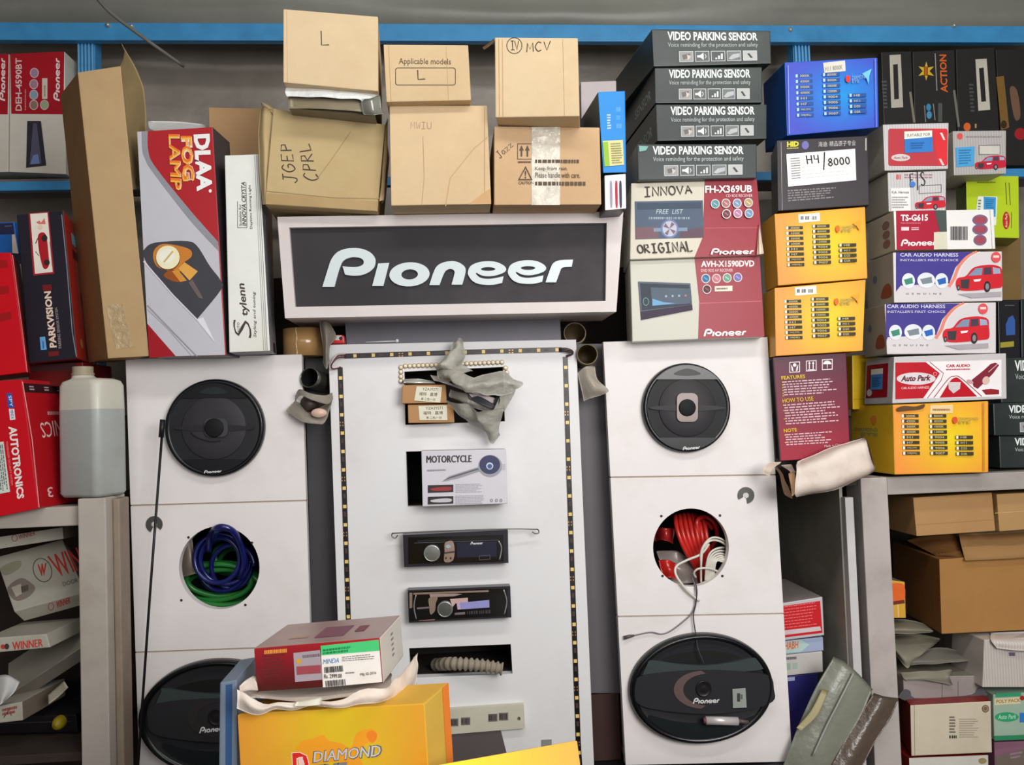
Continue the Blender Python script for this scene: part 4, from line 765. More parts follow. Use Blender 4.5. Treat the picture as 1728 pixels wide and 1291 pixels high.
b = Box('cable_carton', 'black upright carton cut by the right picture edge, beside the blue plug carton', 'carton', [(1723, 505), (1790, 503), (1790, 604), (1724, 604)], 1.57, .1, LAM((44, 48, 50))); b.done()
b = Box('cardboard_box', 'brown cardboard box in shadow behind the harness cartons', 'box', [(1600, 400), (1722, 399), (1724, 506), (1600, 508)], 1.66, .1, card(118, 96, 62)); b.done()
# black racing accessory cartons up on the rack
def act(q, lab): return Box('upright_carton', lab, 'carton', q, 1.875, .10, M((46, 46, 46), .4, .4, noi=.08), group='black upright cartons on the rack')
b = act([(1487, 88), (1538, 86), (1545, 279), (1494, 279)], 'black upright carton with white framed window, beside the blue carton'); b.f.shape([[(1501, 93), (1520, 92), (1524, 181), (1504, 182)], [(1507, 109), (1515, 108), (1517, 167), (1509, 168)]], (176, 172, 160)); b.f.micro([(1488, 135), (1497, 135), (1499, 184), (1491, 184)], 8, (84, 90, 90)); b.done()
b = act([(1540, 87), (1611, 84), (1616, 279), (1546, 279)], 'black upright carton with yellow star and orange vertical lettering'); cx, cy = 1563, 120
b.f.poly([(cx + (15 if k % 2 else 6) * math.cos(k * .524) * (1 if k % 4 else .9), cy + (16 if k % 2 else 7) * math.sin(k * .524)) for k in range(12)], (204, 170, 50)); b.f.text('II', Q(1559, 112, 1566, 128), (150, 80, 30), .06); b.f.text('ACTION', up(1585, 92, 1597, 156, .04), (200, 96, 44), .03); b.f.line([(1578, 90), (1581, 153)], 1.5, (150, 146, 140)); b.f.line([(1536, 155), (1543, 207)], 4, (120, 116, 104)); b.f.ell(1567, 181, 4, 6, (60, 130, 170)); b.f.ell(1568, 194, 4.4, 6.5, (70, 140, 180)); b.f.line([(1560, 178), (1562, 206)], 1.3, (140, 140, 140)); b.f.line([(1575, 175), (1578, 203)], 1.3, (140, 140, 140)); b.f.rect(1583, 174, 1590, 206, (78, 82, 78)); b.done()
b = act([(1613, 83), (1678, 80), (1690, 279), (1618, 279)], 'black upright carton with white framed window, third from the blue carton'); b.f.shape([[(1646, 100), (1665, 99), (1671, 185), (1651, 187)], [(1652, 115), (1660, 114), (1664, 171), (1656, 172)]], (186, 182, 170)); b.f.micro([(1635, 140), (1643, 140), (1645, 190), (1638, 190)], 8, (80, 84, 84)); b.f.line([(1610, 152), (1618, 214)], 4, (110, 108, 100)); b.f.ell(1632, 214, 6, 7, (206, 100, 50)); b.f.rect(1645, 209, 1648, 216, (170, 140, 90)); b.done()
b = act([(1680, 84), (1740, 82), (1752, 279), (1692, 279)], 'black upright carton with brown printed edge, at the upper right picture edge'); b.f.poly([(1681, 130), (1694, 128), (1703, 215), (1690, 220)], (120, 92, 50)); b.f.ell(1694, 210, 5, 7, (60, 44, 30)); b.f.poly(smooth([(1704, 150), (1716, 152), (1722, 195), (1712, 200)]), (110, 84, 66)); b.f.ell(1722, 226, 10, 10, (150, 40, 44)); b.done()
# --- upper left
DR = LAM((160, 36, 46)); DW = M((206, 200, 190), .45, noi=.03, dirt=(170, 150, 130), dk=.4)
def deh(q, lab, dx=0):
    b = Box('stereo_carton', lab, 'carton', q, 1.875, .10, DW, side=DW, group='red and white upright stereo cartons')
    b.f.poly([(q[0][0] + .5, q[0][1]), (q[1][0] - .5, q[1][1]), (q[1][0] - 2, 193), (q[0][0] + 2, 192)], DR)
    b.f.text('DEH-4590BT', up(26 + dx, 98, 37 + dx, 187), (214, 190, 186), .02); b.f.micro([(41 + dx, 186), (41 + dx, 140), (45 + dx, 140), (45 + dx, 186)], 1, (200, 120, 120))
    for x, y, c in ((58, 123, (150, 120, 150)), (57, 142, (160, 120, 140)), (57, 160, (130, 150, 170)), (57, 177, (140, 110, 100)), (75, 177, (150, 160, 130))): b.f.ell(x + dx, y, 7.5, 8.5, (190, 170, 170)); b.f.ell(x + dx, y, 6, 7, c)
    b.f.rect(71 + dx, 132, 80 + dx, 167, (200, 190, 176)); b.f.micro([(73 + dx, 163), (73 + dx, 140), (78 + dx, 140), (78 + dx, 163)], 1, (150, 130, 120)); b.f.logo(up(90 + dx, 98, 101 + dx, 171), (226, 206, 204))
    b.f.poly([(46 + dx, 204), (69 + dx, 204), (78 + dx, 279), (44 + dx, 283)], (52, 48, 58)); b.f.poly([(56 + dx, 208), (62 + dx, 208), (70 + dx, 276), (50 + dx, 278)], (84, 84, 104)); b.f.poly([(56 + dx, 262), (64 + dx, 260), (67 + dx, 276), (51 + dx, 277)], (110, 130, 180)); return b
b = deh([(17, 91), (109, 87), (111, 294), (15, 290)], 'red and white upright stereo carton on the upper left rack, whole face showing'); b.done()
b = deh([(-90, 94), (15, 91), (14, 290), (-92, 293)], 'red and white upright stereo carton cut by the left picture edge', -92); b.done()
b = Box('tall_cardboard_box', 'tall narrow open brown cardboard box leaning beside the fog lamp carton', 'box', [(131, 122), (204, 111), (252, 601), (182, 605)], 1.435, .10, card(180, 153, 115), side=card(140, 108, 74), back=(0, (101, 119)), yaw=3)
t = b.sticker('packing_tape', [(178, 516), (206, 512), (224, 585), (196, 590)], M((206, 188, 150), .1, .7, noi=.2, ns=70, bump=.8, bs=80, alpha=.4), th=.0003); t.k = 30
m = MB(); patch(m, [[(203, 111, 1.44), (210, 90, 1.49), (204, 72, 1.55)], [(206, 150, 1.44), (222, 140, 1.50), (235, 128, 1.56)], [(210, 180, 1.44), (228, 175, 1.5), (246, 182, 1.56)], [(222, 320, 1.44), (235, 320, 1.5), (249, 320, 1.56)]], card(156, 136, 98), 6, .001); b.part('side_flap', m); b.done()
# fog lamp carton
q = [(231, 222), (359, 214), (382, 600), (252, 602)]
b = Box('lamp_carton', 'red and silver fog lamp carton with large amber lamp picture', 'carton', q, 1.435, .08, LAM((168, 44, 50)), side=M((70, 62, 66), .35), back=(1, (388, 250)), sides={'t': (200, 200, 202), 'b': (120, 30, 36)})
zz = lambda x, y: (230 + x / 3.229, 210 + y / 3.2275)
Z = lambda pts: [zz(*p) for p in pts]; ZC = lambda pts: [(*zz(p[0], p[1]), *p[2:]) for p in pts]
b.f.poly(smooth(ZC([(5, 40, 1), (62, 36, 1), (64, 150), (110, 245), (300, 480), (446, 645, 1), (484, 1255, 1), (215, 1262, 1), (60, 1085, 1)])), LAM((188, 188, 196)))
b.f.poly(smooth(ZC([(28, 38, 1), (62, 36, 1), (66, 150), (110, 240), (300, 475), (446, 640, 1), (447, 690, 1), (290, 520), (90, 262), (48, 190), (32, 140)])), (140, 142, 150))
b.f.poly(smooth(ZC([(36, 690, 1), (70, 655), (130, 640), (270, 635), (330, 660), (400, 770), (460, 850), (462, 900), (330, 1062, 1), (200, 930), (60, 760)])), (66, 66, 72))
b.f.poly(smooth(ZC([(92, 700), (130, 655), (200, 655), (290, 680), (300, 720), (250, 760), (240, 800), (180, 800), (110, 770)])), (196, 124, 52))
b.f.poly(smooth(ZC([(150, 820), (200, 790), (260, 830), (240, 858), (190, 850)])), (150, 80, 30)); b.f.poly(Z([(195, 800), (225, 790), (275, 850), (240, 858)]), (206, 140, 60)); b.f.poly(Z([(230, 785), (262, 750), (335, 800), (290, 850)]), (216, 160, 76)); b.f.ell(*zz(172, 728), 21, 21, (110, 70, 34)); b.f.ell(*zz(172, 724), 20, 20, (236, 226, 190), -20); b.f.ell(*zz(165, 718), 13, 12, (246, 240, 218), -30); b.f.line(Z([(150, 750), (200, 690)]), 3, (206, 170, 110)); b.f.poly(Z([(285, 862), (305, 845), (350, 920), (365, 950), (340, 945)]), (106, 92, 92))
b.f.line(Z([(40, 745), (200, 930), (330, 1062), (425, 1180)]), 2.4, (206, 204, 210)); b.f.line(Z([(60, 985), (190, 1120), (330, 1262)]), 2, (150, 146, 156)); b.f.line(Z([(60, 1005), (170, 1110), (305, 1262)]), 1.2, (170, 166, 176)); b.f.poly(Z([(330, 1062), (365, 1050), (425, 1180)]), (220, 220, 226))
b.f.poly(Z([(60, 1085), (215, 1262), (72, 1272)]), LAM((156, 36, 44)))
b.f.text('DLAA', [zz(400, 50), zz(415, 365), zz(330, 365), zz(312, 55)], (240, 236, 236), .05); b.f.ell(*zz(403, 362), 2.6, 3, (236, 230, 230), n=12)
for t, q2 in (('FOG', [zz(300, 62), zz(318, 300), zz(250, 300), zz(240, 62)]), ('LAMP', [zz(232, 55), zz(245, 350), zz(188, 345), zz(175, 55)])):
    b.f.text(t, [(p[0] + 1, p[1] + 1.5) for p in q2], (236, 210, 190), .07); b.f.text(t, q2, (226, 116, 50), .03); b.f.text(t, [(p[0] * .97 + sum(k[0] for k in q2) / 4 * .03, p[1] + 3) for p in q2], (240, 180, 70), -.01)
m = MB(); patch(m, [[(250, 204, 1.50), (300, 205, 1.5), (346, 210, 1.5)], [(252, 216, 1.47), (300, 216, 1.46), (348, 218, 1.46)], [(262, 221, 1.44), (300, 219, 1.44), (350, 216, 1.44)]], M((206, 206, 206), .4), 4); b.part('open_flap', m); b.done()
q = [(379, 262), (437, 260), (456, 592), (387, 595)]
b = Box('lamp_carton', 'white day lamp carton with black sideways script lettering', 'carton', q, 1.425, .11, M((222, 224, 220), .5, .3, noi=.03, dirt=(200, 190, 166), dk=.5), side=M((132, 130, 136), .4), back=(1, (449, 279)), sides={'t': (216, 216, 214)})
for k, w in ((436.5, .7), (439.5, .7), (442.5, .9)): b.f.line([(k - 7, 262), (k + 8.5, 592)], w, (120, 120, 120))
b.f.text('tylenn', [(407, 533), (400, 478), (416, 478), (422, 533)], INK2, .02, .1); b.f.text('S', [(396, 573), (393, 540), (420, 536), (426, 570)], INK2, -.015, .15); b.f.text('AUTO', [(401, 561), (400, 544), (404, 544), (405, 561)], INK2, 0); b.f.text('Styling and tuning', [(428, 569), (426, 492), (432, 492), (434, 569)], INK2, .0, .2)
b.f.text('INNOVA CRYSTA', [(409, 381), (407, 307), (414, 307), (416, 381)], INK2, .01, .2); b.f.text('Suitable for', [(404, 381), (403, 344), (407, 344), (408, 381)], INK2, 0); b.f.text('Daytime Running Light', [(422, 386), (419, 312), (424, 312), (427, 386)], INK2, 0); b.f.line([(401, 384), (401, 340)], .7, INK2); b.f.line([(401, 384), (417, 384)], .7, INK2); b.f.line([(417, 384), (415, 308)], .7, INK2)
b.f.text('SCALA', [(399, 562), (398, 562), (398, 561), (399, 561)], INK2) if 0 else None
b.R.poly(sub(b.Rq, .55, .94, .85, .99), (50, 46, 48)); b.done()
# parking kit and alarm cartons
b = Box('parking_kit_carton', 'glossy black upright parking kit carton with small red car picture', 'carton', [(28, 362), (107, 355), (131, 605), (49, 613)], 1.45, .14, LAM((44, 42, 50)), side=LAM((170, 50, 44)), back=(1, (133, 364)), sides={'t': (190, 140, 50), 'l': (50, 44, 50)})
b.f.poly([(48, 360), (82, 357), (92, 462), (56, 465)], (150, 36, 44)); b.f.poly([(51, 361), (80, 359), (89, 459), (59, 462)], (222, 214, 204))
b.f.poly(smooth([(64, 400), (68, 393), (75, 393), (79, 402), (82, 430), (83, 446), (78, 454), (72, 450), (66, 425)]), (164, 30, 42)); b.f.ell(75, 402, 5, 6, (50, 40, 44)); b.f.ell(79, 443, 5, 5, (50, 40, 44)); b.f.line([(65, 400), (60, 411)], 1.6, (80, 50, 50)); b.f.line([(60, 424), (66, 432)], 1.2, (110, 110, 100)); b.f.line([(84, 408), (88, 448)], 1, (140, 140, 130)); b.f.poly([(61, 375), (67, 372), (69, 376), (75, 368), (77, 378), (66, 378)], (206, 110, 100)); b.f.ell(68, 383, 4, 4, (226, 196, 170))
b.f.text('PARKVISION', [(84, 587), (74, 492), (86, 491), (96, 586)], (220, 196, 180), .04); b.f.text('PARKING SENSOR SYSTEM', [(99, 588), (93, 520), (97, 519), (104, 587)], (170, 156, 156), 0); b.f.poly([(71, 481), (87, 480), (88, 490), (73, 491)], (110, 24, 32)); b.f.poly([(81, 594), (99, 592), (100, 600), (83, 602)], (110, 24, 32)); s = b.sticker('sticker', [(67, 569), (76, 568), (79, 590), (69, 591)], (96, 160, 210)); s.micro([(71, 588), (70, 572), (75, 572), (76, 588)], 1, (60, 100, 160))
b.f.line([(104, 362), (112, 440), (122, 560), (129, 602)], 1.6, (130, 126, 140)); r = b.Rq; b.R.poly(sub(r, .4, .1, .85, .18), (130, 180, 206)); b.R.poly(sub(r, .4, .22, .9, .28), (90, 30, 34)); b.R.poly([bil(r, *p) for p in ellp(.4, .88, .1, .035, 14)], (176, 120, 60)); b.R.poly([bil(r, *p) for p in smooth([(.7, .5), (.95, .6), (.95, .8), (.8, .65)])], (60, 36, 36)); b.done()
RD = LAM((196, 32, 42)); RDD = LAM((160, 28, 38))
b = Box('alarm_carton', 'tall glossy red alarm carton standing left of the black parking kit carton', 'carton', [(-70, 428), (19, 426), (46, 628), (-50, 640)], 1.42, .11, RD, side=RDD, back=(1, (34, 431)), group='red alarm cartons')
b.f.micro([(-10, 430), (12, 430), (22, 560), (0, 566)], 3, (150, 24, 34), .3, .1); b.f.line([(21, 430), (38, 560), (46, 628)], 1.4, (226, 120, 120)); b.done()
b = Box('alarm_carton', 'red alarm carton lying under the black parking kit carton, mostly hidden', 'carton', [(44, 616), (140, 611), (142, 655), (50, 650)], 1.475, .12, LAM((92, 22, 32)), group='red alarm cartons'); b.f.poly([(46, 617), (128, 612), (128, 624), (47, 628)], (58, 26, 34)); b.done()
q = [(-60, 646), (37, 640), (66, 858), (-40, 880)]
b = Box('alarm_carton', 'red alarm carton with bold white sideways lettering at the lower left', 'carton', q, 1.40, .12, RD, side=LAM((176, 38, 44)), back=(1, (109, 655)), group='red alarm cartons')
b.f.text('AUTOTRONICS', [(28, 719), (41, 840), (29, 843), (14, 720)], (234, 222, 220), .04); b.f.text('PASSENGER SECURITY SYSTEM', [(13, 745), (22, 818), (19, 819), (10, 746)], (226, 150, 150), 0); b.f.poly([(11, 664), (20, 664), (24, 688), (14, 688)], (50, 84, 170)); b.f.text('SPY', [(19, 667), (22, 686), (17, 687), (14, 668)], (220, 220, 230), .01); b.f.poly([(15, 690), (24, 690), (26, 708), (17, 709)], (230, 226, 226)); b.f.text('MINDA', [(22, 691), (24, 706), (19, 707), (17, 692)], (60, 90, 160), .02); s = b.sticker('label', [(-12, 748), (6, 745), (17, 830), (-4, 834)], (206, 216, 206)); s.micro([(5, 750), (14, 826), (0, 830), (-8, 752)], 4, (110, 110, 116)); b.f.line([(38, 644), (54, 740), (66, 856)], 1.6, (236, 150, 150))
r = b.Rq; A_ = b.R; A_.poly(sub(r, .03, .03, .98, .10), (60, 36, 40)); A_.text('ONICS', [bil(r, *p) for p in ((1.0, .44), (.30, .46), (.28, .34), (1.0, .30))], (226, 200, 198), 0); A_.micro(sub(r, .5, .24, .97, .28), 1, (206, 150, 150), .7, 0); A_.text('3', [bil(r, *p) for p in ((.38, .93), (.25, .93), (.25, .85), (.38, .85))], (226, 190, 190), .01)
for u in (.15, .5, .8): A_.micro(sub(r, u, .045, u + .14, .085), 2, (190, 170, 170))
A_.poly(sub(r, .86, .74, .99, .80), (110, 160, 210)); b.done()
b = Box('accessory_carton', 'small blue carton with dark top band at the left picture edge', 'carton', [(-60, 378), (24, 374), (32, 428), (-58, 430)], 1.56, .1, LAM((44, 96, 170))); b.f.poly([(-58, 380), (22, 376), (24, 395), (-56, 398)], (42, 44, 72)); b.f.poly([(20, 396), (25, 395), (31, 428), (21, 427)], (206, 190, 176)); b.f.line([(8, 382), (20, 381)], 1.4, (90, 96, 120)); b.done()
# ------------------------------------------------------------------ speakers
GR = M((48, 48, 51), .55, .25, noi=.03, kind='grille'); GR2 = M((60, 58, 62), .55, .25, noi=.03, kind='grille'); RIM = M((30, 32, 34), .25, .4, noi=.02); TWC = M((112, 100, 98), .35, .5, metal=.3)
def mpx(x, Y=1.5): return x / F * Y * 1.0
def rnd(cx, cy, r, tw, logo, label):
    c = P(cx, cy, 1.485); c.y = 1.4995; R = mpx(r, 1.488); pl = plY(1.5); pc = lambda l: [(cx + r * p[0], cy + r * p[1]) for p in l]
    rim = lathe(MB(), c, UX, UZ, NF, [(R * .90, 0), (R, 0), (R, .006), (R * .985, .012), (R * .95, .0145), (R * .90, .0125)], RIM, n=72)
    gr = lathe(MB(), c, UX, UZ, NF, [(R * .92, .0115), (R * .65, .0128), (R * .4, .0135), (.0001, .014)], GR, n=64)
    cone = lathe(MB(), c, UX, UZ, NF, [(R * .645, .0125), (R * .645, .0142), (R * .63, .0150), (R * .3, .0152), (.0001, .0154)], GR2, n=56)
    bar = plate(MB(), [pc(smooth([(-.78, -.02), (-.3, -.06), (.3, -.06), (.78, -.02), (.78, .03), (.3, .07), (-.3, .07), (-.78, .03)], 3))], pl, .0022, M((42, 42, 46), .5), .0172)
    tb = plate(MB(), [pc(rrect(-.23 if tw else -.2, -.32 if tw else -.2, .23 if tw else .29, .31 if tw else .19, .12))], pl, .004, TWC if tw else M((66, 66, 70), .35), .0205)
    dome = lathe(MB(), Vector((P(cx, cy, 1.478).x, c.y, P(cx, cy, 1.478).z)), UX, UZ, NF, [(R * .19, .0195), (R * .19, .0216), (R * .17, .0222), (.0001, .0226)], M((36, 36, 38), .6, .2), n=30)
    vent = plate(MB(), [pc(ellp(0, 0, .93, .93, 24, 0, 222, 318))], pl, .0016, RIM, .0160); ins = plate(vent, [pc(smooth([(-.3, -.74), (0, -.86), (.3, -.74), (0, -.70)], 4))], pl, .0006, M((40, 44, 46), .4), .0168)
    lip = plate(MB(), [pc(ellp(0, 0, .93, .93, 24, 0, 45, 135))], pl, .0016, RIM, .0160); Art(pl.shift(.0162), lip).logo(logo, (216, 218, 220))
    ps = [('rim', rim), ('grille', gr), ('cone', cone), ('bridge', bar), ('tweeter_housing', tb, [('tweeter', dome)]), ('top_band', vent), ('badge_band', lip)]
    if not tw:
        w = tube(MB(), spl([P(322, 730, 1.483), P(332, 738, 1.481), P(355, 745, 1.481), P(372, 744, 1.483)]), .0007, M((30, 30, 32))); ps.append(('lead', w))
    finish('round_speaker', label, 'speaker', ps, 'round car speakers')
rnd(361, 722, 81, 0, [(344, 794), (374, 792), (374, 797), (344, 799)], 'round black car speaker at the top of the left column')
rnd(1160, 688, 77, 1, [(1152, 754), (1181, 751), (1181, 757), (1152, 760)], 'round black car speaker at the top of the right column')
def oval(dx, dy, logo, label, right):
    cx, cy = 1185 + dx, 1163 + dy; c = P(cx, cy, 1.484); c.y = 1.4995; RX, RY = mpx(123), mpx(91); s = RY / RX; pl = plY(1.5); A_ = lambda l: [(p[0] + dx, p[1] + dy) for p in l]
    rim = lathe(MB(), c, UX, UZ, NF, [(RX * .88, .004), (RX, 0), (RX * 1.0, .008), (RX * .985, .016), (RX * .95, .020), (RX * .90, .014)], RIM, sy=s, n=88)
    bowl = lathe(MB(), c, UX, UZ, NF, [(RX * .92, .013), (RX * .8, .010), (RX * .5, .008), (.0001, .007)], GR, sy=s, n=72)
    br = plate(MB(), [smooth(A_([(1093, 1120), (1097, 1114), (1140, 1120), (1188, 1123), (1235, 1118), (1276, 1110), (1290, 1128), (1240, 1134), (1188, 1133), (1120, 1138), (1085, 1145)]), 4)], pl, .006, M((62, 70, 70), .4), .0165)
    top = plate(MB(), [smooth(A_([(1118, 1113), (1150, 1103), (1188, 1099), (1225, 1102), (1254, 1112), (1225, 1117), (1188, 1119), (1145, 1118)]), 4)], pl, .002, M((20, 22, 24), .5), .0110)
    band = plate(MB(), [smooth(A_([(1074, 1145), (1110, 1136), (1188, 1131), (1260, 1134), (1299, 1141), (1306, 1163), (1304, 1184), (1260, 1199), (1188, 1205), (1110, 1198), (1076, 1187), (1070, 1165)]), 4)], pl, .007, GR, .019)
    low = plate(MB(), [smooth(A_([(1095, 1208), (1140, 1218), (1190, 1221), (1250, 1216), (1285, 1204), (1262, 1228), (1220, 1243), (1180, 1246), (1140, 1240), (1110, 1226)]), 4)], pl, .002, M((36, 40, 42), .4), .0150)
    o = A_(ellp(1188, 1164, 51, 32, 40, 0, 95, 265)); i = A_(ellp(1195, 1164, 42, 27, 40, 0, 95, 265))[::-1]
    cres = plate(MB(), [o + i], pl, .001, M((128, 108, 106) if right else (70, 66, 68), .3, .6, metal=.5), .0200)
    tw = lathe(MB(), P(cx + 2, cy - 1, 1.481), UX, UZ, NF, [(mpx(13.5), 0), (mpx(13.5), .002), (mpx(12.5), .003), (mpx(11.5), .002), (mpx(5), .0032), (.0001, .0034)], M((40, 38, 40), .35), n=36)
    a = Art(pl.shift(.0202), band); a.k = 2; a.logo(logo, (206, 206, 208))
    ps = [('rim', rim), ('bowl', bowl), ('bridge', br), ('top_vent', top), ('centre_band', band, [('chrome_crescent', cres), ('tweeter', tw)]), ('lower_vent', low)]
    if right:
        st = plate(MB(), [[(1236, 1163), (1258, 1161), (1260, 1194), (1237, 1195)]], pl, .0006, M((146, 152, 148), .4), .0215); b = Art(pl.shift(.0217), st); b.rect(1244, 1170, 1249, 1184, (60, 66, 62)); b.rect(1250, 1172, 1253, 1180, (90, 96, 92)); ps.append(('sticker', st))
    finish('oval_speaker', label, 'speaker', ps, 'oval car speakers')
oval(0, 0, [(1170, 1178), (1214, 1176), (1214, 1186), (1169, 1188)], 'oval black car speaker at the bottom of the right column', True)
oval(-821, 48, [(337, 1227), (381, 1223), (381, 1233), (336, 1238)], 'oval black car speaker at the bottom of the left column, behind the yellow carton', False)
m = tube(MB(), [P(1191, 1216, 1.472), P(1245, 1217, 1.472)], .0072, M((206, 200, 202), .25, .6, metal=.3), 18); m2 = tube(MB(), [P(1245, 1217, 1.472), P(1263, 1218.5, 1.472)], [.0042, .0028], M((92, 78, 80), .4), 14); m3 = tube(MB(), [P(1187, 1216, 1.472), P(1191, 1216, 1.472)], .005, M((110, 70, 72)), 14)
finish('marker_pen', 'short silver pen lying in the lower part of the right oval speaker', 'pen', [('barrel', m), ('tip', m2), ('end_cap', m3)])
# ------------------------------------------------------------------ cable coils in the two round holes
def coil(cx, cy, Y0, Y1, rx, ry, turns, r, mat, name, label, seed, dx=0, dy=0, wob=.12, tail=(), th0=0):
    rn = random.Random(seed); pts = []; N = int(turns * 16); px = py = 0; ph = rn.random() * 6
    for i in range(N + 1):
        a = 2 * math.pi * i / 16 + th0; k = i / N
        w = 1 + wob * math.sin(a * .37 + ph) + wob * .6 * math.sin(a * .83 + ph * 2)
        ox = 9 * math.sin(a * .21 + ph); oy = 7 * math.cos(a * .17 + ph)
        pts.append(P(cx + ox + dx * k + rx * w * math.cos(a), cy + oy + dy * k + ry * w * math.sin(a), Y0 + (Y1 - Y0) * (.5 + .5 * math.sin(a * .29 + ph))))
    pts = spl([tuple(p) for p in pts], 3) + [P(*t) for t in tail]
    mb = tube(MB(), pts, r, mat, 8); return tag(mb.build(name), label, 'cable')
GC = M((56, 132, 66), .25, .5); BC = M((36, 40, 96), .2, .6)
coil(368, 985, 1.575, 1.63, 62, 30, 6, .0050, GC, 'cable_coil', 'coil of green cable inside the hole of the left column', 3)
coil(392, 940, 1.62, 1.66, 26, 22, 3, .0050, M((60, 130, 76), .3), 'cable_coil', 'small loop of green cable deep inside the left hole', 5)
coil(380, 950, 1.53, 1.575, 40, 42, 4, .0042, BC, 'cable_coil', 'coil of blue cable inside the hole of the left column', 9, wob=.14)
mb = tube(MB(), spl([P(352, 930, 1.535), P(355, 903, 1.51), P(367, 890, 1.482), P(384, 891, 1.480), P(398, 902, 1.49), P(408, 925, 1.51), P(412, 950, 1.52), P(404, 975, 1.54)]), .0052, BC, 10); tube(mb, spl([P(360, 912, 1.52), P(366, 896, 1.488), P(378, 892, 1.484), P(392, 897, 1.488), P(402, 915, 1.51)]), .0046, BC, 10)
tag(mb.build('cable'), 'blue cable loop bulging over the upper rim of the left hole', 'cable')
mb = MB(); patch(mb, [[(300, 915, 1.56), (315, 905, 1.55), (325, 905, 1.56)], [(300, 955, 1.56), (320, 945, 1.54), (330, 950, 1.55)], [(302, 975, 1.57), (325, 970, 1.55), (345, 965, 1.56)]], M((150, 138, 124), .3, .5), 5, .002); tag(mb.build('film_roll'), 'beige plastic film at the left inside the cable hole of the left column', 'film')
RC = M((196, 52, 48), .3, .5); WHC = M((206, 202, 192), .4, .4)
def strand(name, label, paths, r, mat, Y, cat='cable'):
    mb = MB()
    for p in paths: tube(mb, spl([P(q[0], q[1], q[2] if len(q) > 2 else Y) for q in p]), r, mat, 8)
    return tag(mb.build(name), label, cat)
red = [[(1140 + 7.0 * i, 866 + abs(i - 3) * 1.5, 1.58), (1141 + 8 * i, 885, 1.555), (1148 + 7.5 * i, 910, 1.545), (1160 + 6 * i, 935, 1.55), (1172 + 4 * i, 955, 1.56), (1182 + 3 * i, 985, 1.6)] for i in range(7)]
red += [[(1180, 905, 1.55), (1176, 880, 1.55), (1190, 872, 1.56), (1206, 884, 1.56), (1210, 905, 1.57), (1200, 925, 1.58)], [(1184, 912, 1.56), (1182, 888, 1.56), (1192, 882, 1.565), (1202, 892, 1.57)]]
strand('cable_coil', 'bundle of red cable inside the hole of the right column', red, .0042, RC, 1.55)
mb = MB(); patch(mb, [[(1104, 892, 1.60), (1120, 890, 1.57), (1138, 893, 1.58)], [(1104, 905, 1.6), (1122, 904, 1.565), (1136, 908, 1.58)], [(1104, 914, 1.6), (1120, 912, 1.57), (1136, 918, 1.58)]], M((170, 50, 50), .2, .6), 5, .002, 50); tag(mb.build('packet'), 'glossy red packet at the upper left inside the red cable hole', 'packet'); mb = MB(); patch(mb, [[(1110, 945, 1.56), (1125, 945, 1.55), (1140, 950, 1.56)], [(1115, 962, 1.55), (1130, 962, 1.54), (1142, 966, 1.55)], [(1122, 975, 1.55), (1132, 975, 1.545), (1143, 978, 1.55)]], M((186, 48, 44), .2, .6), 5, .002, 50); tag(mb.build('packet'), 'glossy red packet at the lower left inside the red cable hole', 'packet')
mb = MB(); patch(mb, [[(1108, 930, 1.59), (1140, 930, 1.575), (1168, 945, 1.58)], [(1115, 950, 1.575), (1145, 955, 1.565), (1172, 960, 1.57)], [(1130, 985, 1.57), (1160, 985, 1.56), (1180, 985, 1.57)]], M((150, 138, 134), .2, .5, alpha=.8), 6, .004, 40); tag(mb.build('plastic_bag'), 'crumpled clear plastic bag inside the red cable hole', 'plastic bag')
wh = [[(1183, 985, 1.52), (1183, 955, 1.508), (1184 + 3 * i, 928 - 4 * i, 1.506), (1198 + 3 * i, 909 + 3 * i, 1.507), (1216 + 2 * i, 909 + 6 * i, 1.515), (1232, 922 + 5 * i, 1.54)] for i in range(2)]
wh += [[(1190 + 2.2 * i, 982, 1.52), (1192 + 2.6 * i, 955 - i, 1.509), (1198 + 3.2 * i, 934 + 2.2 * i, 1.508 + .001 * i), (1212 + 2.4 * i, 925 + 4.5 * i, 1.515), (1232, 924 + 8 * i, 1.545)] for i in range(7)]
wh += [[(1211, 964, 1.506), (1196, 959, 1.502), (1178, 960, 1.503), (1171, 967, 1.508), (1174, 974, 1.515)]]
strand('cable_coil', 'coil of white cable hanging in the hole of the right column', wh, .0019, WHC, 1.52)
strand('cable', 'white cable end hanging out of the right hole in a hook shape', [[(1186, 925, 1.512), (1196, 918, 1.51), (1183, 935, 1.51), (1160, 945, 1.505), (1142, 955, 1.5), (1140, 968, 1.496), (1150, 985, 1.492), (1163, 1000, 1.492), (1180, 1014, 1.495)]], .0022, WHC, 1.5)
WT = M((120, 116, 120), .5); WTB = M((64, 60, 72), .5)
mb = tube(MB(), spl([P(1168, 975, 1.51), P(1174, 992, 1.495), P(1175, 1012, 1.495), P(1168, 1034, 1.495), P(1152, 1050, 1.495), P(1130, 1066, 1.495), P(1115, 1070, 1.495), P(1098, 1067, 1.495), P(1068, 1073, 1.495)]), .0012, WT, 8); m2 = tube(MB(), [P(1070, 1072.5, 1.495), P(1062, 1074, 1.495), P(1053, 1076.5, 1.494)], [.0018, .003, .0034], M((86, 80, 80), .4), 10)
finish('signal_lead', 'thin grey lead with plug hanging from the right cable hole', 'lead', [('wire', mb), ('plug', m2)])
mb = tube(MB(), spl([P(1171, 978, 1.512), P(1176, 995, 1.493), P(1174, 1020, 1.493), P(1170, 1040, 1.493), P(1174, 1070, 1.49), P(1178, 1095, 1.478), P(1188, 1120, 1.474)]), .0011, WTB, 8); tag(mb.build('signal_lead'), 'thin dark lead running down onto the right oval speaker', 'lead')
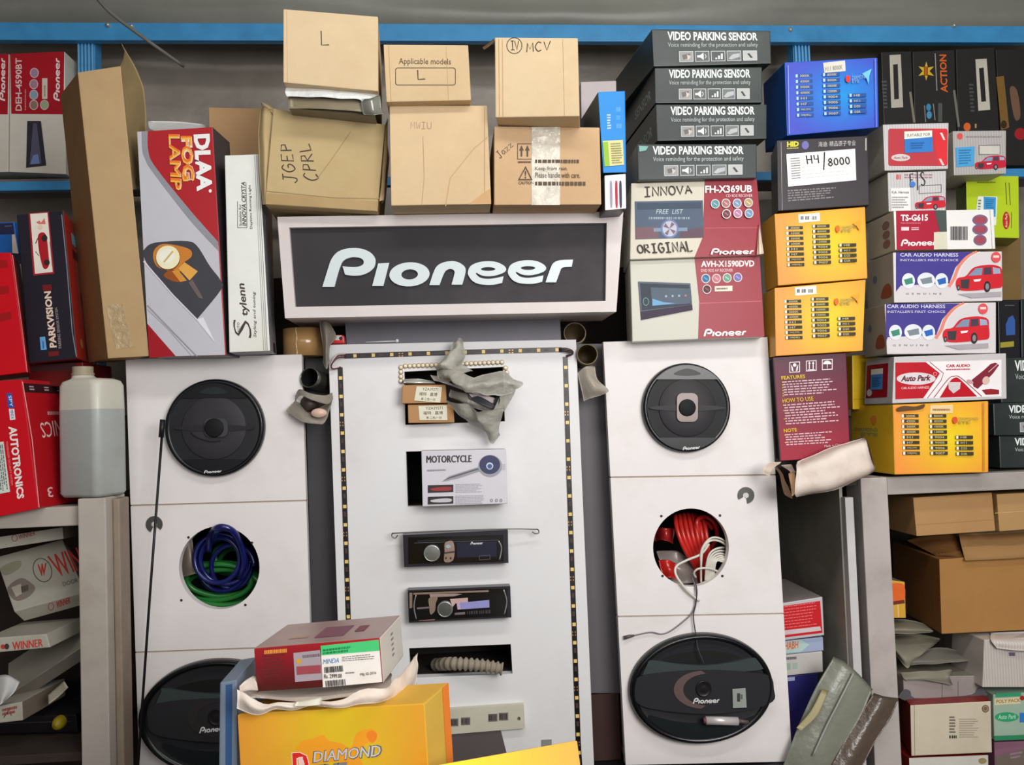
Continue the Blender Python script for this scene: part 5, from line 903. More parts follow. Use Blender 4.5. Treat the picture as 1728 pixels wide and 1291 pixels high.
# ------------------------------------------------------------------ car radios in the slots
CH = M((206, 186, 176), .18, .6, metal=.75); CH2 = M((180, 182, 184), .2, .6, metal=.7); RB = M((44, 42, 48), .3, .5, noi=.03); RF = M((22, 22, 28), .15, .6, noi=.02)
def knob(cx, cy, r, Y, face):
    m = lathe(MB(), P(cx, cy, Y), UX, UZ, NF, [(mpx(r), 0), (mpx(r), .006), (mpx(r * .9), .0075), (mpx(r * .86), .0068)], CH2, n=36); lathe(m, P(cx, cy, Y), UX, UZ, NF, [(mpx(r * .87), .0066), (mpx(r * .4), .0074), (.0001, .0075)], face, n=30); return m
def radio(q, face, label, kn, kf, build):
    Yf = 1.476; pl = plY(Yf); body = MB(); fr = [pl.hit(*p) for p in q]; vec = Vector((0, .05, 0))
    sh = [(p[0] + (5 if p[0] < 770 else -5), p[1] + (4 if k < 2 else -4)) for k, p in enumerate(q)]
    plate(body, [q, face], pl, .022, RB); fp = plate(MB(), [[(p[0] + (-1 if p[0] < 770 else 1), p[1]) for p in face]], pl, .01, RF, -.002)
    a = Art(pl.shift(-.0018), fp); a.k = 4; ex = build(a, pl)
    sl = MB(); c = [pl.hit(*p, -.023) for p in sub(q, .09, .2, .91, .78)]; slab(sl, c + [p + Vector((0, .10, 0)) for p in c], M((90, 90, 92), .4, metal=.5))
    finish('car_radio', label, 'car radio', [('surround', body), ('faceplate', fp, ex + [('volume_knob', knob(*kn, Yf + .002, kf))]), ('chassis', sl)], 'car radios in the centre panel')
R1 = lambda l: [(660 + p[0] / 6.646, 880 + p[1] / 6.646) for p in l]
def b1(a, pl):
    a.poly(R1([(290, 212), (1090, 180), (1090, 196), (300, 228)]), (12, 12, 14)); a.line(R1([(260, 242), (720, 226), (1200, 208)]), 1, (74, 74, 78)); a.poly(R1([(735, 235), (1180, 222), (1185, 395), (740, 405)]), (34, 34, 52))
    a.poly(smooth(R1([(605, 240), (690, 222), (712, 330), (690, 440), (598, 452), (600, 340)]), 4), CH); a.poly(R1([(600, 345), (710, 330), (712, 350), (600, 365)]), (70, 60, 64)); a.ell(*R1([(640, 280)])[0], 4, 3, (150, 176, 190)); 
    for x in (615, 668): a.ell(*R1([(x, 413)])[0], 1.6, 2, (70, 40, 44), n=10)
    a.logo(R1([(890, 228), (1028, 222), (1028, 256), (890, 262)]), (206, 206, 206)); a.frame(R1([(985, 385), (1110, 375), (1115, 425), (990, 435)]), .8, (84, 84, 88))
    ch = tube(MB(), spl([pl.hit(*p, -.001) for p in R1([(1205, 218), (1232, 270), (1236, 330), (1215, 430)])]), .0014, CH2); return [('chrome_trim', ch)]
radio([(680, 903), (857, 894), (858, 950), (682, 957)], R1([(188, 180), (1255, 150), (1262, 455), (192, 482)]), 'upper black car radio with grey knob and a wire rod along its top', (729, 933, 13.6), M((120, 122, 116), .3, metal=.4), b1)
def b2(a, pl):
    a.poly(R1([(205, 800), (238, 798), (236, 968), (208, 975)]), CH); a.poly(R1([(250, 800), (1095, 770), (1092, 790), (250, 822)]), CH); a.poly(R1([(430, 815), (720, 808), (800, 815), (700, 840), (440, 850)]), (150, 132, 128)); a.poly(smooth(R1([(425, 860), (520, 850), (500, 920), (495, 990), (470, 1030), (440, 1040), (428, 960)]), 4), CH); a.poly(R1([(660, 870), (860, 855), (862, 905), (720, 920), (690, 960)]), (190, 160, 156))
    a.poly(R1([(735, 915), (1100, 880), (1103, 965), (750, 988)]), (142, 142, 196)); a.poly(R1([(735, 915), (770, 912), (780, 986), (745, 988)]), (190, 160, 190)); a.poly(R1([(715, 1025), (830, 1015), (828, 1042), (712, 1048)]), (110, 104, 106)); a.poly(R1([(290, 965), (425, 955), (425, 975), (290, 985)]), (110, 100, 106)); a.poly(R1([(310, 1110), (490, 1095), (490, 1108), (310, 1122)]), (150, 110, 100)); a.bars(R1([(850, 1005), (1130, 990), (1130, 1030), (850, 1042)]), 14, (60, 58, 64))
    ch = tube(MB(), spl([pl.hit(*p, -.001) for p in R1([(1262, 765), (1290, 850), (1296, 920), (1270, 1040)])]), .0013, CH2); c2 = tube(MB(), spl([pl.hit(*p, -.001) for p in R1([(280, 825), (262, 900), (258, 980), (282, 1095)])]), .0012, CH2); return [('chrome_trim', ch), ('chrome_trim', c2)]
radio([(688, 996), (861, 989), (863, 1042), (690, 1051)], R1([(205, 790), (1300, 752), (1302, 1066), (205, 1122)]), 'lower car radio with chrome front and violet display', (751, 1027, 12.8), M((84, 86, 82), .35), b2)
mb = tube(MB(), spl([P(671, 903.5, 1.486), P(667, 908, 1.482), P(662, 906, 1.482), P(662, 901, 1.482), P(672, 899.5, 1.480), P(760, 895.5, 1.474), P(857, 892.5, 1.474), P(900, 893, 1.48), P(908, 894, 1.482), P(909, 899, 1.482), P(904, 900.5, 1.482), P(898, 898, 1.484)]), .0011, M((120, 118, 118), .3, metal=.7))
tag(mb.build('wire_rod'), 'thin bent steel rod with hooked ends lying on the upper radio', 'rod')
# ------------------------------------------------------------------ motorcycle light carton and the stuff in the top slot
b = Box('light_carton', 'silver-white carton lettered motorcycle sticking out of the second slot', 'carton', [(711, 761), (854, 758), (856, 850), (713, 855)], 1.455, .11, LAM((202, 200, 208)), side=M((170, 166, 168), .4)); MG = lambda l: [(420 + p[0] / 3.585, 600 + p[1] / 3.585) for p in l]
b.f.text('MOTORCYCLE', MG([(1075, 607), (1346, 602), (1346, 645), (1075, 650)]), (66, 58, 62), .09); b.f.micro(MG([(1078, 688), (1190, 684), (1190, 698), (1078, 703)]), 1, (140, 138, 144), .7, 0)
b.f.poly(MG([(1165, 765), (1210, 730), (1385, 675), (1400, 700), (1260, 745)]), (150, 150, 156)); b.f.poly(MG([(1175, 757), (1220, 733), (1385, 682), (1390, 690)]), (96, 96, 104)); b.f.poly(MG([(1500, 660), (1552, 655), (1552, 690), (1510, 695)]), (176, 176, 184)); b.f.ell(*MG([(1460, 668)])[0], 20, 18.5, (150, 152, 160)); b.f.ell(*MG([(1457, 660)])[0], 17.5, 16, (66, 68, 100)); b.f.ell(*MG([(1457, 668)])[0], 6, 6, (190, 200, 220)); b.f.ell(*MG([(1457, 670)])[0], 4, 4, (80, 96, 150))
for y, c in ((780, (150, 60, 60)), (850, (190, 190, 194))): b.f.poly(MG([(1083, y + 5), (1237, y), (1237, y + 45), (1083, y + 51)]), (56, 50, 54)); b.f.poly(smooth(MG([(1100, y + 25), (1180, y + 14), (1225, y + 18), (1215, y + 36), (1120, y + 38)]), 3), c); b.f.micro(MG([(1250, y - 4), (1430, y - 8), (1430, y + 48), (1250, y + 52)]), 6, (168, 166, 174), .4)
for x in (1468, 1498, 1525): b.f.ring(*MG([(x, 876)])[0], 2.2, 2.6, .8, (110, 108, 112), n=10)
b.done()
for q, lq, lab, Y in (([(679, 650), (752, 649), (754, 680), (678, 681)], [(703, 652), (746, 653), (743, 679.5), (699, 676)], 'small brown box with cream printed label, upper one in the top slot', 1.470), ([(688, 683), (765, 682), (767, 713), (689, 714)], [(706, 685), (754, 684), (755, 709), (708, 709)], 'small brown box with cream printed label, lower one in the top slot', 1.475)):
    b = Box('small_box', lab, 'box', q, Y, .10, card(178, 136, 96), group='small brown boxes in the top slot'); s = b.sticker('label', lq, (216, 212, 192)); s.text('YZA39271', sub(lq, .25, .08, .85, .26), INK2, 0); s.text('福特 · 嘉博', sub(lq, .15, .38, .85, .62), INK2, 0); s.text('单 二色/一对', sub(lq, .25, .74, .8, .92), INK2, 0); b.done()
BAG = M((176, 174, 164), .3, .45, noi=.14, ns=30, alpha=.66, bump=.7, bs=42); BAG2 = M((150, 146, 138), .3, .45, noi=.14, ns=30, alpha=.72, bump=.7, bs=42)
mb = MB()
patch(mb, [[(769, 576, 1.475), (776, 572, 1.47), (783, 578, 1.475)], [(748, 598, 1.46), (765, 596, 1.45), (784, 604, 1.47)], [(737, 618, 1.455), (752, 612, 1.44), (785, 618, 1.47)], [(738, 632, 1.47), (760, 628, 1.45), (800, 630, 1.475)]], BAG, 9, .008, 40)
patch(mb, [[(738, 622, 1.47), (765, 628, 1.44), (800, 634, 1.45), (850, 630, 1.46), (870, 644, 1.46)], [(740, 636, 1.46), (768, 642, 1.425), (805, 650, 1.43), (850, 645, 1.435), (880, 647, 1.45)], [(750, 642, 1.47), (780, 652, 1.435), (812, 664, 1.43), (845, 668, 1.44), (866, 668, 1.45)]], BAG, 9, .008, 42)
patch(mb, [[(864, 645, 1.45), (868, 655, 1.455), (871, 652, 1.46)], [(845, 668, 1.44), (852, 675, 1.45), (864, 672, 1.46)], [(832, 692, 1.44), (843, 695, 1.445), (853, 694, 1.46)]], BAG, 6, .003, 25)
patch(mb, [[(753, 674, 1.455), (785, 683, 1.44), (820, 694, 1.43), (850, 692, 1.45)], [(768, 692, 1.46), (795, 703, 1.445), (825, 708, 1.44), (846, 704, 1.455)], [(788, 712, 1.47), (805, 722, 1.46), (828, 722, 1.45), (842, 720, 1.46)], [(812, 728, 1.48), (820, 735, 1.475), (832, 748, 1.475), (841, 735, 1.475)]], BAG, 9, .008, 40)
m2 = MB(); patch(m2, [[(726, 632, 1.50), (742, 636, 1.47), (770, 650, 1.45), (815, 662, 1.445)], [(732, 642, 1.48), (755, 648, 1.455), (790, 662, 1.445), (835, 674, 1.45)]], M((196, 186, 186), .4), 6, .002); patch(m2, [[(790, 664, 1.45), (815, 667, 1.445), (838, 672, 1.45)], [(800, 676, 1.455), (820, 680, 1.45), (836, 684, 1.455)]], M((190, 178, 180), .4), 5, .002)
m3 = MB(); patch(m3, [[(758, 655, 1.47), (785, 664, 1.46), (840, 678, 1.455)], [(757, 668, 1.47), (790, 680, 1.455), (838, 688, 1.455)], [(770, 676, 1.475), (800, 690, 1.46), (825, 694, 1.46)]], BAG2, 6, .004, 30)
m4 = MB(); patch(m4, [[(789, 664, 1.455), (815, 672, 1.445), (838, 683, 1.447)], [(792, 674, 1.455), (815, 683, 1.447), (834, 689, 1.447)]], M((62, 62, 66), .5), 5, .002); patch(m4, [[(836, 671, 1.445), (842, 670, 1.44), (845, 676, 1.445)], [(832, 686, 1.45), (840, 690, 1.445), (844, 684, 1.447)]], M((56, 60, 58), .5), 4, .001)
finish('plastic_bag', 'grey translucent plastic bag spilling out of the top slot', 'plastic bag', [('film', mb), ('paper', m2), ('inner_fold', m3), ('dark_part', m4)])
mb = MB(); patch(mb, [[(680, 640, 1.50), (705, 639, 1.49), (732, 643, 1.5)], [(681, 646, 1.48), (706, 646, 1.475), (735, 646, 1.49)], [(682, 648, 1.50), (706, 649, 1.5), (735, 648, 1.5)]], M((196, 198, 192), .15, .6, metal=.3), 5, .001); tag(mb.build('foil_packet'), 'silvery packet on top of the small brown boxes in the top slot', 'packet')
# ------------------------------------------------------------------ lower slots
pts = spl([P(735, 1122, 1.55), P(760, 1120, 1.50), P(790, 1121, 1.485), P(820, 1124, 1.48), P(848, 1129, 1.478)], 14); rr = [.0098 + .0022 * math.sin(i * 1.5) for i in range(len(pts))]
mb = tube(MB(), pts, rr, M((146, 136, 122), .6, dirt=(110, 96, 80), dk=.6), 14); tag(mb.build('ribbed_hose'), 'pale ribbed plastic hose lying in the lowest slot', 'hose')
pl = plY(1.488); mb = plate(MB(), [[(736, 1199), (884, 1189), (886, 1229), (738, 1241)], ellp(875.5, 1213, 3, 3.6, 12)], pl, .012, M((196, 192, 176), .45, dirt=(160, 150, 130), dk=.4)); a = Art(pl, mb)
for x, y in ((766, 1213), (786, 1211), (832, 1205), (850, 1203)): a.rect(x - 8, y, x + 7.5, y + 13, (110, 104, 100), -.04); a.bars(Q(x - 7, y + 2, x + 6, y + 11, -.04), 7, (66, 60, 62))
m2 = plate(MB(), [[(740, 1240), (845, 1232), (856, 1276), (742, 1292)]], plY(1.492), .004, M((92, 84, 84), .6)); finish('terminal_strip', 'cream plastic strip with dark labels on the lower centre panel', 'terminal strip', [('strip', mb), ('dark_flap', m2)])
mb = plate(MB(), [[(914, 1249), (931, 1248), (931, 1262), (914, 1263)]], plY(1.498), .0016, M((140, 138, 136), .4)); tag(mb.build('grey_plate'), 'small grey plate low on the centre panel near the right LED strip', 'plate')
# ------------------------------------------------------------------ things in the gaps beside the centre panel
c = P(512, 602, 1.525); c.z = P(500, 600, 1.5).z + .0005; TB = M((168, 132, 88), .18, .6, noi=.04); hz = .049; rt = .037
c.y = 1.54
mb = lathe(MB(), c, UX, Vector((0, 1, 0)), UZ, [(rt - .008, 0), (rt, 0), (rt, hz), (rt - .008, hz), (rt - .008, 0)], TB, n=56); a0 = math.radians(258)
tube(mb, [c + Vector((math.cos(a0 + .02 * math.sin(k)), math.sin(a0 + .02 * math.sin(k)), 0)) * rt + UZ * hz * k / 12 for k in range(13)], [.0006 + .0005 * (k % 3 == 1) for k in range(13)], M((214, 190, 150), .1, .8), 6)  # pale raised ridge stands in for the shine line down the roll
m2 = lathe(MB(), c, UX, Vector((0, 1, 0)), UZ, [(rt - .0105, .001), (rt - .008, .001), (rt - .008, hz - .001), (rt - .0105, hz - .001), (rt - .0105, .001)], card(190, 160, 120), n=48)
finish('tape_roll', 'roll of brown packing tape on the corner of the left column', 'tape roll', [('tape', mb), ('core', m2)])
FILM = M((136, 128, 118), .35, .4, noi=.08, alpha=.9, bump=.2)
mb = MB(); patch(mb, [[(537, 540, 1.49), (544, 533, 1.485), (550, 538, 1.49)], [(540, 560, 1.485), (550, 556, 1.475), (567, 566, 1.49)], [(545, 588, 1.485), (551, 590, 1.47), (557, 584, 1.485)], [(546, 612, 1.49), (552, 623, 1.48), (557, 608, 1.49)]], FILM, 6, .002); tag(mb.build('plastic_scrap'), 'grey twisted plastic scrap standing beside the tape roll', 'plastic scrap')
b = Box('toy_block', 'tiny red plastic box with white mark on the upper left corner of the centre panel', 'box', [(553, 565), (580, 565), (582, 580), (554, 580)], 1.502, .02, LAM((206, 58, 58)), bev=.003); b.f.poly([(560, 566), (577, 566), (573, 574), (564, 574)], (216, 200, 196)); b.f.ell(562, 571, 3, 3, (60, 40, 46), n=10); b.f.ell(575, 571, 3, 3, (60, 40, 46), n=10); b.done()
def pipe(a, b, r, r2, mat, inner, lip=.002):
    ax = (b - a).normalized(); u = ax.orthogonal().normalized(); v = ax.cross(u); L = (b - a).length
    return lathe(MB(), a, u, v, ax, [(r - lip, .10 * L), (r - lip, 0), (r - lip * .5, -.001), (r, 0), (r, .012), (r * .96, .014), (r2, L)], mat, n=36), lathe(MB(), a, u, v, ax, [(r - lip, .0005), (r2 - lip, L * .9), (.0001, L * .9)], inner, n=36)
m, i = pipe(P(522, 637, 1.49), P(553, 648, 1.555), mpx(17), mpx(17), M((104, 104, 98), .22, .6, metal=.7), M((36, 36, 36), .5)); finish('exhaust_tip', 'short shiny metal pipe stuck in the gap left of the centre panel', 'pipe', [('pipe', m), ('bore', i)])
mb = MB(); patch(mb, [[(498, 668, 1.49), (506, 657, 1.475), (525, 664, 1.47), (548, 668, 1.475), (561, 663, 1.49)], [(497, 680, 1.49), (508, 668, 1.47), (528, 676, 1.465), (552, 682, 1.47), (562, 674, 1.49)]], FILM, 6, .001); patch(mb, [[(498, 676, 1.50), (510, 678, 1.505), (530, 690, 1.505), (550, 682, 1.5), (562, 670, 1.49)], [(484, 692, 1.485), (505, 694, 1.48), (528, 702, 1.48), (548, 700, 1.485), (557, 690, 1.49)], [(484, 695, 1.482), (510, 711, 1.472), (535, 716, 1.472), (545, 716, 1.476), (553, 704, 1.485)]], FILM, 6, .002)
m2 = tube(MB(), [P(517, 675, 1.497), P(528, 688, 1.487)], [.012, .012], M((70, 62, 58), .5), 16); m3 = lathe(MB(), P(538, 697, 1.475), UX, UZ, NF, [(.013, -.006), (.013, .002), (.011, .005), (.00001, .006)], M((206, 176, 160), .3), sy=.62, n=22); finish('paper_cone', 'grey plastic wrapper holding a pinkish bulb in the gap left of the centre panel', 'wrapper', [('wrapper', mb), ('holder', m2), ('bulb', m3)])
m, i = pipe(P(991, 598, 1.49), P(985, 606, 1.548), mpx(18), mpx(16), M((110, 98, 72), .4), M((70, 56, 36), .6)); finish('cardboard_tube', 'brown tube end in the gap right of the centre panel', 'tube', [('tube', m), ('bore', i)])
m, i = pipe(P(970, 562, 1.56), P(968, 574, 1.60), mpx(20), mpx(15), M((150, 136, 112), .5), M((90, 76, 56), .6)); finish('cup', 'beige cup lying in the shade under the right end of the sign', 'cup', [('cup', m), ('inside', i)])
mb = MB(); patch(mb, [[(976, 628, 1.50), (990, 618, 1.49), (1004, 618, 1.5)], [(978, 640, 1.495), (994, 636, 1.475), (1008, 640, 1.495)], [(982, 658, 1.492), (1000, 655, 1.47), (1027, 659, 1.485)], [(985, 677, 1.494), (996, 673, 1.484), (1012, 668, 1.487)]], M((166, 158, 146), .35, .4, noi=.1, alpha=.92, bump=.3), 6, .003, 25); tag(mb.build('plastic_bag'), 'small white-grey plastic bag hanging in the gap right of the centre panel', 'plastic bag')
# ------------------------------------------------------------------ foreground cartons on the counter
YF = lambda u, v: (lambda t: (int(216 - 4 * t), int(138 + 44 * t), int(58 - 16 * t)))(max(0, 1 - 1.5 * abs(u - .55)))  # yellow print darkened in its colours to stand in for dimmer foreground light
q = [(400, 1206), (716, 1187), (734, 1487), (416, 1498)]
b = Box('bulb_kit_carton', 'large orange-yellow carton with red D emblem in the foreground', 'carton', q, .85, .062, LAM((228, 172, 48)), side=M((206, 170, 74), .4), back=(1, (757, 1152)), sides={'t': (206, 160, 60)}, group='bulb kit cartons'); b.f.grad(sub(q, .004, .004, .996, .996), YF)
b.f.poly(smooth([(500, 1265), (512, 1250), (530, 1246), (545, 1240), (555, 1250), (575, 1254), (592, 1262), (600, 1240), (612, 1232), (620, 1231), (628, 1230), (636, 1238), (634, 1250), (622, 1252), (612, 1262), (606, 1275), (612, 1290), (604, 1300), (570, 1285), (520, 1290)], 3), (226, 150, 40)); b.f.poly(smooth([(618, 1240), (626, 1233), (636, 1238), (634, 1249), (626, 1253)], 3), (224, 124, 40))
b.f.text('D', [(492, 1270), (522, 1268), (522, 1310), (494, 1312)], (236, 226, 220), .07); b.f.text('D', [(493, 1271), (521, 1269), (521, 1309), (495, 1311)], (206, 44, 40), .04); b.f.poly([(503, 1278), (511, 1277), (512, 1300), (505, 1302)], (226, 190, 180))
b.f.text('DIAMOND', [(527, 1268), (644, 1256), (644, 1277), (528, 1288)], (96, 96, 96), .05, .15); b.f.text('DIAMOND', [(528, 1269), (642, 1257.5), (642, 1275.5), (529, 1286.5)], (190, 190, 190), .02, .15); b.f.text('EYE', [(531, 1291), (586, 1286), (586, 1308), (532, 1312)], (120, 120, 120), .05, .1)
b.R.poly(sub(b.Rq, .74, .002, .995, .998), LAM((230, 130, 50))); b.done()
q = [(690, 1299), (974, 1249), (1004, 1478), (712, 1528)]
b = Box('bulb_kit_carton', 'yellow carton at the lower edge of the picture, tilted, nearest of all', 'carton', q, .80, .055, LAM((232, 178, 50)), side=YS, tilt=28, group='bulb kit cartons'); b.f.grad(sub(q, .004, .004, .996, .996), lambda u, v: (lambda t: (int(238 - 4 * t), int(160 + 56 * t), int(52 - 6 * t)))(max(0, 1 - 1.4 * abs(u - .25)))); b.done()
q = [(428, 1094), (641, 1076), (647, 1153), (433, 1168)]
b = Box('alarm_carton', 'dark red glossy carton with green and white price label lying on the crushed carton', 'carton', q, .87, .095, LAM((140, 34, 40)), side=M((196, 190, 182), .5), back=(1, (676, 1038)), sides={'t': M((150, 122, 118), .3, .5), 'l': (110, 26, 32)}); b.f.grad(sub(q, .005, .01, .995, .99), lambda u, v: (int(150 - 80 * v + 14 * u), int(36 - 8 * v), int(42 - 10 * v)))
b.f.micro([(446, 1096), (484, 1093), (484, 1101), (446, 1104)], 1, (206, 140, 60), .8, 0); b.f.micro([(442, 1105), (480, 1102), (482, 1140), (446, 1145)], 7, (96, 40, 40)); b.f.poly([(495, 1102), (540, 1097), (544, 1147), (498, 1151)], LAM((160, 148, 156))); b.f.micro([(510, 1104), (540, 1101), (541, 1110), (511, 1113)], 1, (110, 96, 104)); b.f.ell(504, 1116, 4.5, 4.5, (196, 150, 60)); b.f.poly([(500, 1125), (541, 1122), (542, 1136), (501, 1139)], (150, 70, 80))
s = b.sticker('price_label', [(541, 1090), (639, 1079.5), (645, 1151), (545, 1160)], (226, 220, 214)); s.poly([(541, 1090), (639, 1079.5), (640.5, 1098), (542.5, 1106)], (72, 190, 116)); s.micro([(545, 1095), (592, 1089), (592, 1100), (545, 1105)], 2, (36, 120, 70), .7); s.text('MINDA', [(545, 1113), (572, 1110), (572, 1118), (545, 1121)], (60, 130, 190), .015, .2); s.micro([(577, 1108), (636, 1102), (636, 1113), (577, 1117)], 3, (130, 126, 124), .45, .2)
s.bars([(547, 1126), (579, 1123), (580, 1133), (548, 1136)], 22, (60, 56, 56)); s.text('Rs. 2999.00', [(547, 1138), (577, 1137), (577, 1144), (547, 1145)], (70, 62, 62), .02); s.bars([(549, 1149), (584, 1146), (585, 1156), (550, 1159)], 22, (70, 66, 70)); s.micro([(583, 1134), (600, 1133), (600, 1137), (583, 1138)], 1, (130, 126, 124)); s.text('Mfg 02-2016', [(608, 1136), (635, 1133), (635, 1139), (608, 1142)], (80, 74, 74), .02)
t = b.Tq; b.T.poly(sub(t, .42, .3, .66, .75), (120, 76, 90)); b.T.micro(sub(t, .2, .55, .42, .75), 1, (180, 150, 130)); b.T.poly(sub(t, .72, .35, .8, .6), (120, 70, 80)); b.R.micro(sub(b.Rq, .5, .15, .62, .75), 5, (120, 120, 126), .4); b.done()
mb = MB(); patch(mb, [[(401, 1164, .84), (420, 1178, .835), (470, 1184, .835), (520, 1186, .835), (580, 1178, .835), (640, 1158, .85), (680, 1133, .90), (707, 1098, .94)], [(402, 1182, .836), (425, 1190, .831), (470, 1192, .831), (520, 1192, .832), (580, 1187, .833), (640, 1174, .845), (680, 1158, .895), (706, 1128, .94)], [(404, 1198, .838), (430, 1200, .835), (470, 1198, .835), (520, 1196, .835), (580, 1193, .836), (635, 1188, .848), (677, 1178, .90), (705, 1153, .94)]], WC, 6, .005, 45)
patch(mb, [[(402, 1176, .85), (480, 1183, .85), (560, 1180, .85), (660, 1160, .875)], [(402, 1160, .90), (480, 1168, .90), (560, 1165, .90), (660, 1145, .90)], [(405, 1150, .94), (480, 1156, .94), (560, 1154, .94), (660, 1136, .94)]], WC, 5, .002, 30)
m2 = MB(); patch(m2, [[(500, 1184, .832), (520, 1181, .83), (545, 1175, .832)], [(496, 1192, .829), (520, 1191, .828), (541, 1189, .83)]], M((206, 202, 186), .5), 4, .001); m3 = MB(); patch(m3, [[(402, 1158, .85), (414, 1148, .86), (432, 1140, .88)], [(404, 1168, .84), (418, 1166, .845), (434, 1166, .86)]], WC, 4, .002)
finish('crushed_carton', 'flattened dirty white carton between the yellow carton and the dark red carton', 'carton', [('carton', mb), ('tuck_flap', m2), ('side_flap', m3)])
b = Box('slim_carton', 'slim grey-blue upright carton at the left of the foreground yellow carton', 'carton', [(371, 1152), (400, 1147), (402, 1466), (367, 1474)], .86, .08, M((110, 122, 140), .5, dirt=(90, 100, 116), dk=.5)); b.f.poly([(381, 1156), (392, 1154), (390, 1466), (380, 1466)], (52, 82, 124)); b.done()
# ------------------------------------------------------------------ left shelf
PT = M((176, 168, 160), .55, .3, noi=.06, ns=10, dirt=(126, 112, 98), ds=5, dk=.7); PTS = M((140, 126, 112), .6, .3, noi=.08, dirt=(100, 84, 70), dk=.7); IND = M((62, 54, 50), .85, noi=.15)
post = MB(); fl = [P(131, 842, 1.40), P(178, 841, 1.40), P(207, 1330, 1.40), P(154, 1330, 1.40)]; dpt = [p + Vector((.0, .10, 0)) for p in fl]; zt_ = fl[0].z
xa, xb = P(131, 842, 1.40).x, P(178, 842, 1.40).x
aabb(post, xa, xb, 1.40, 1.48, 0, zt_, PT, .002); p2 = aabb(MB(), xb + .0005, P(208, 842, 1.44).x, 1.425, 1.466, 0, zt_ - .004, PTS, .003)
beam = MB(); aabb(beam, -1.15, xa, 1.42, 1.46, P(60, 890, 1.42).z, P(60, 857, 1.42).z, PT, .002)
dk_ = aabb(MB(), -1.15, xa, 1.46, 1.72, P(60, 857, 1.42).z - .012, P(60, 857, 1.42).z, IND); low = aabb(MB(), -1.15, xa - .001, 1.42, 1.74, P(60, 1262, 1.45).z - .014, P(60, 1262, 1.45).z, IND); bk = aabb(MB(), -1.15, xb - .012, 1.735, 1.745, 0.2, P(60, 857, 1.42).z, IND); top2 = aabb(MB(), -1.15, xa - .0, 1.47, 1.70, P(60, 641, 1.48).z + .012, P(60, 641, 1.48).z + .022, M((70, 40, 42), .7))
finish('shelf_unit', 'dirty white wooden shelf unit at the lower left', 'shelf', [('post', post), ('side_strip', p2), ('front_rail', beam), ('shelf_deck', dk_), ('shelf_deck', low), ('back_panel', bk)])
# white plastic can on the shelf corner
cc = P(158, 838, 1.445); cc.z = zt_ + .0006; CANU = M((196, 194, 182), .35, .4, noi=.04, dirt=(160, 148, 120), ds=9, dk=.5); CANL = M((166, 170, 168), .35, .4, noi=.03, dirt=(140, 130, 110), ds=9, dk=.4)
hh = P(158, 640, 1.445).z - cc.z; rot = math.radians(-24)
def sect(w, d, r, n=6):
    o = []
    for cx, cy, a in ((w - r, d - r, 0), (-w + r, d - r, 90), (-w + r, -d + r, 180), (w - r, -d + r, 270)):
        for i in range(n + 1):
            t = math.radians(a + 90 * i / n); x, y = cx + r * math.cos(t), cy + r * math.sin(t); o.append((x * math.cos(rot) - y * math.sin(rot), x * math.sin(rot) + y * math.cos(rot)))
    return o
def loft(mb, prof, mat, c):
    vs = []; n = None
    for z, w, d, r, ox in prof:
        s = sect(w, d, r); n = len(s); vs += [c + Vector((x + ox, y, z)) for x, y in s]
    mb.add(vs, [(j * n + i, j * n + (i + 1) % n, (j + 1) * n + (i + 1) % n, (j + 1) * n + i) for j in range(len(prof) - 1) for i in range(n)], mat, True); return mb, vs, n
W1, D1 = .043, .033; mb = MB()
_, v, n = loft(mb, [(0.002, W1 * .8, D1 * .8, .012, 0), (0, W1 * .9, D1 * .9, .012, 0), (.006, W1, D1, .013, 0), (hh * .74, W1, D1, .013, 0)], CANL, cc); mb.add(v[:n], [tuple(range(n))], CANL)
loft(mb, [(hh * .74, W1, D1, .013, 0), (hh * .94, W1 * .99, D1 * .99, .014, 0), (hh * .98, W1 * .93, D1 * .93, .016, 0), (hh, W1 * .76, D1 * .76, .018, 0), (hh + .002, .019, .019, .0188, -.012), (hh + .006, .0165, .0165, .0164, -.014)], CANU, cc)
m2 = MB(); _, v, n = loft(m2, [(hh + .006, .0165, .0165, .0164, -.014), (hh + .009, .018, .018, .0179, -.014), (hh + .011, .016, .016, .0159, -.014), (hh + .021, .016, .016, .0159, -.014)], M((150, 140, 120), .45), cc); m2.add(v[-n:], [tuple(range(n))], M((150, 140, 120), .45))
finish('plastic_can', 'translucent white plastic can half full of clear liquid, on the left shelf corner', 'can', [('bottle', mb), ('neck', m2)])
# cartons in the left shelf
WN = M((176, 172, 160), .5, .3, noi=.05, dirt=(140, 130, 116), ds=8, dk=.6); WNS = M((110, 104, 96), .6, .2, noi=.08); RW = (190, 64, 56)
XC = lambda l: [(p[0] / 3.1415, 880 + p[1] / 3.1411) for p in l]
def lying(name, label, top, front, YT, YF_, th_mat, art, grp='white cartons in the left shelf', D=None):
    """carton tipped towards us: its big face is 'top' (TL TR BR BL, back edge at YT, front edge at YF_)"""
    T = [None, P(*top[1], YT), P(*top[2], YF_), P(*top[3], YF_)]; T[0] = T[3] + T[1] - T[2]; n = (T[1] - T[0]).cross(T[3] - T[0]).normalized()
    if n.dot(CAMLOC - T[0]) < 0: n = -n
    k = (T[3] - P(*front, YF_ + .004)).length; mb = MB(); vs, fs = bevel_box(T + [p - n * k for p in T], .0015); mb.add(vs, [f for f, _ in fs], WN)
    for i, (f, s) in enumerate(fs): mb.m[i] = WN if s == 0 else th_mat
    pl = Pl(T[3], (T[1] - T[3]).cross(T[2] - T[3]))
    if pl.n.dot(CAMLOC - T[3]) < 0: pl = Pl(T[3], -pl.n)
    a = Art(pl, mb); fa = Art(pl3(T[3], T[2], T[3] - n * k), mb); art(a, fa); return tag(mb.build(name), label, 'carton', grp)
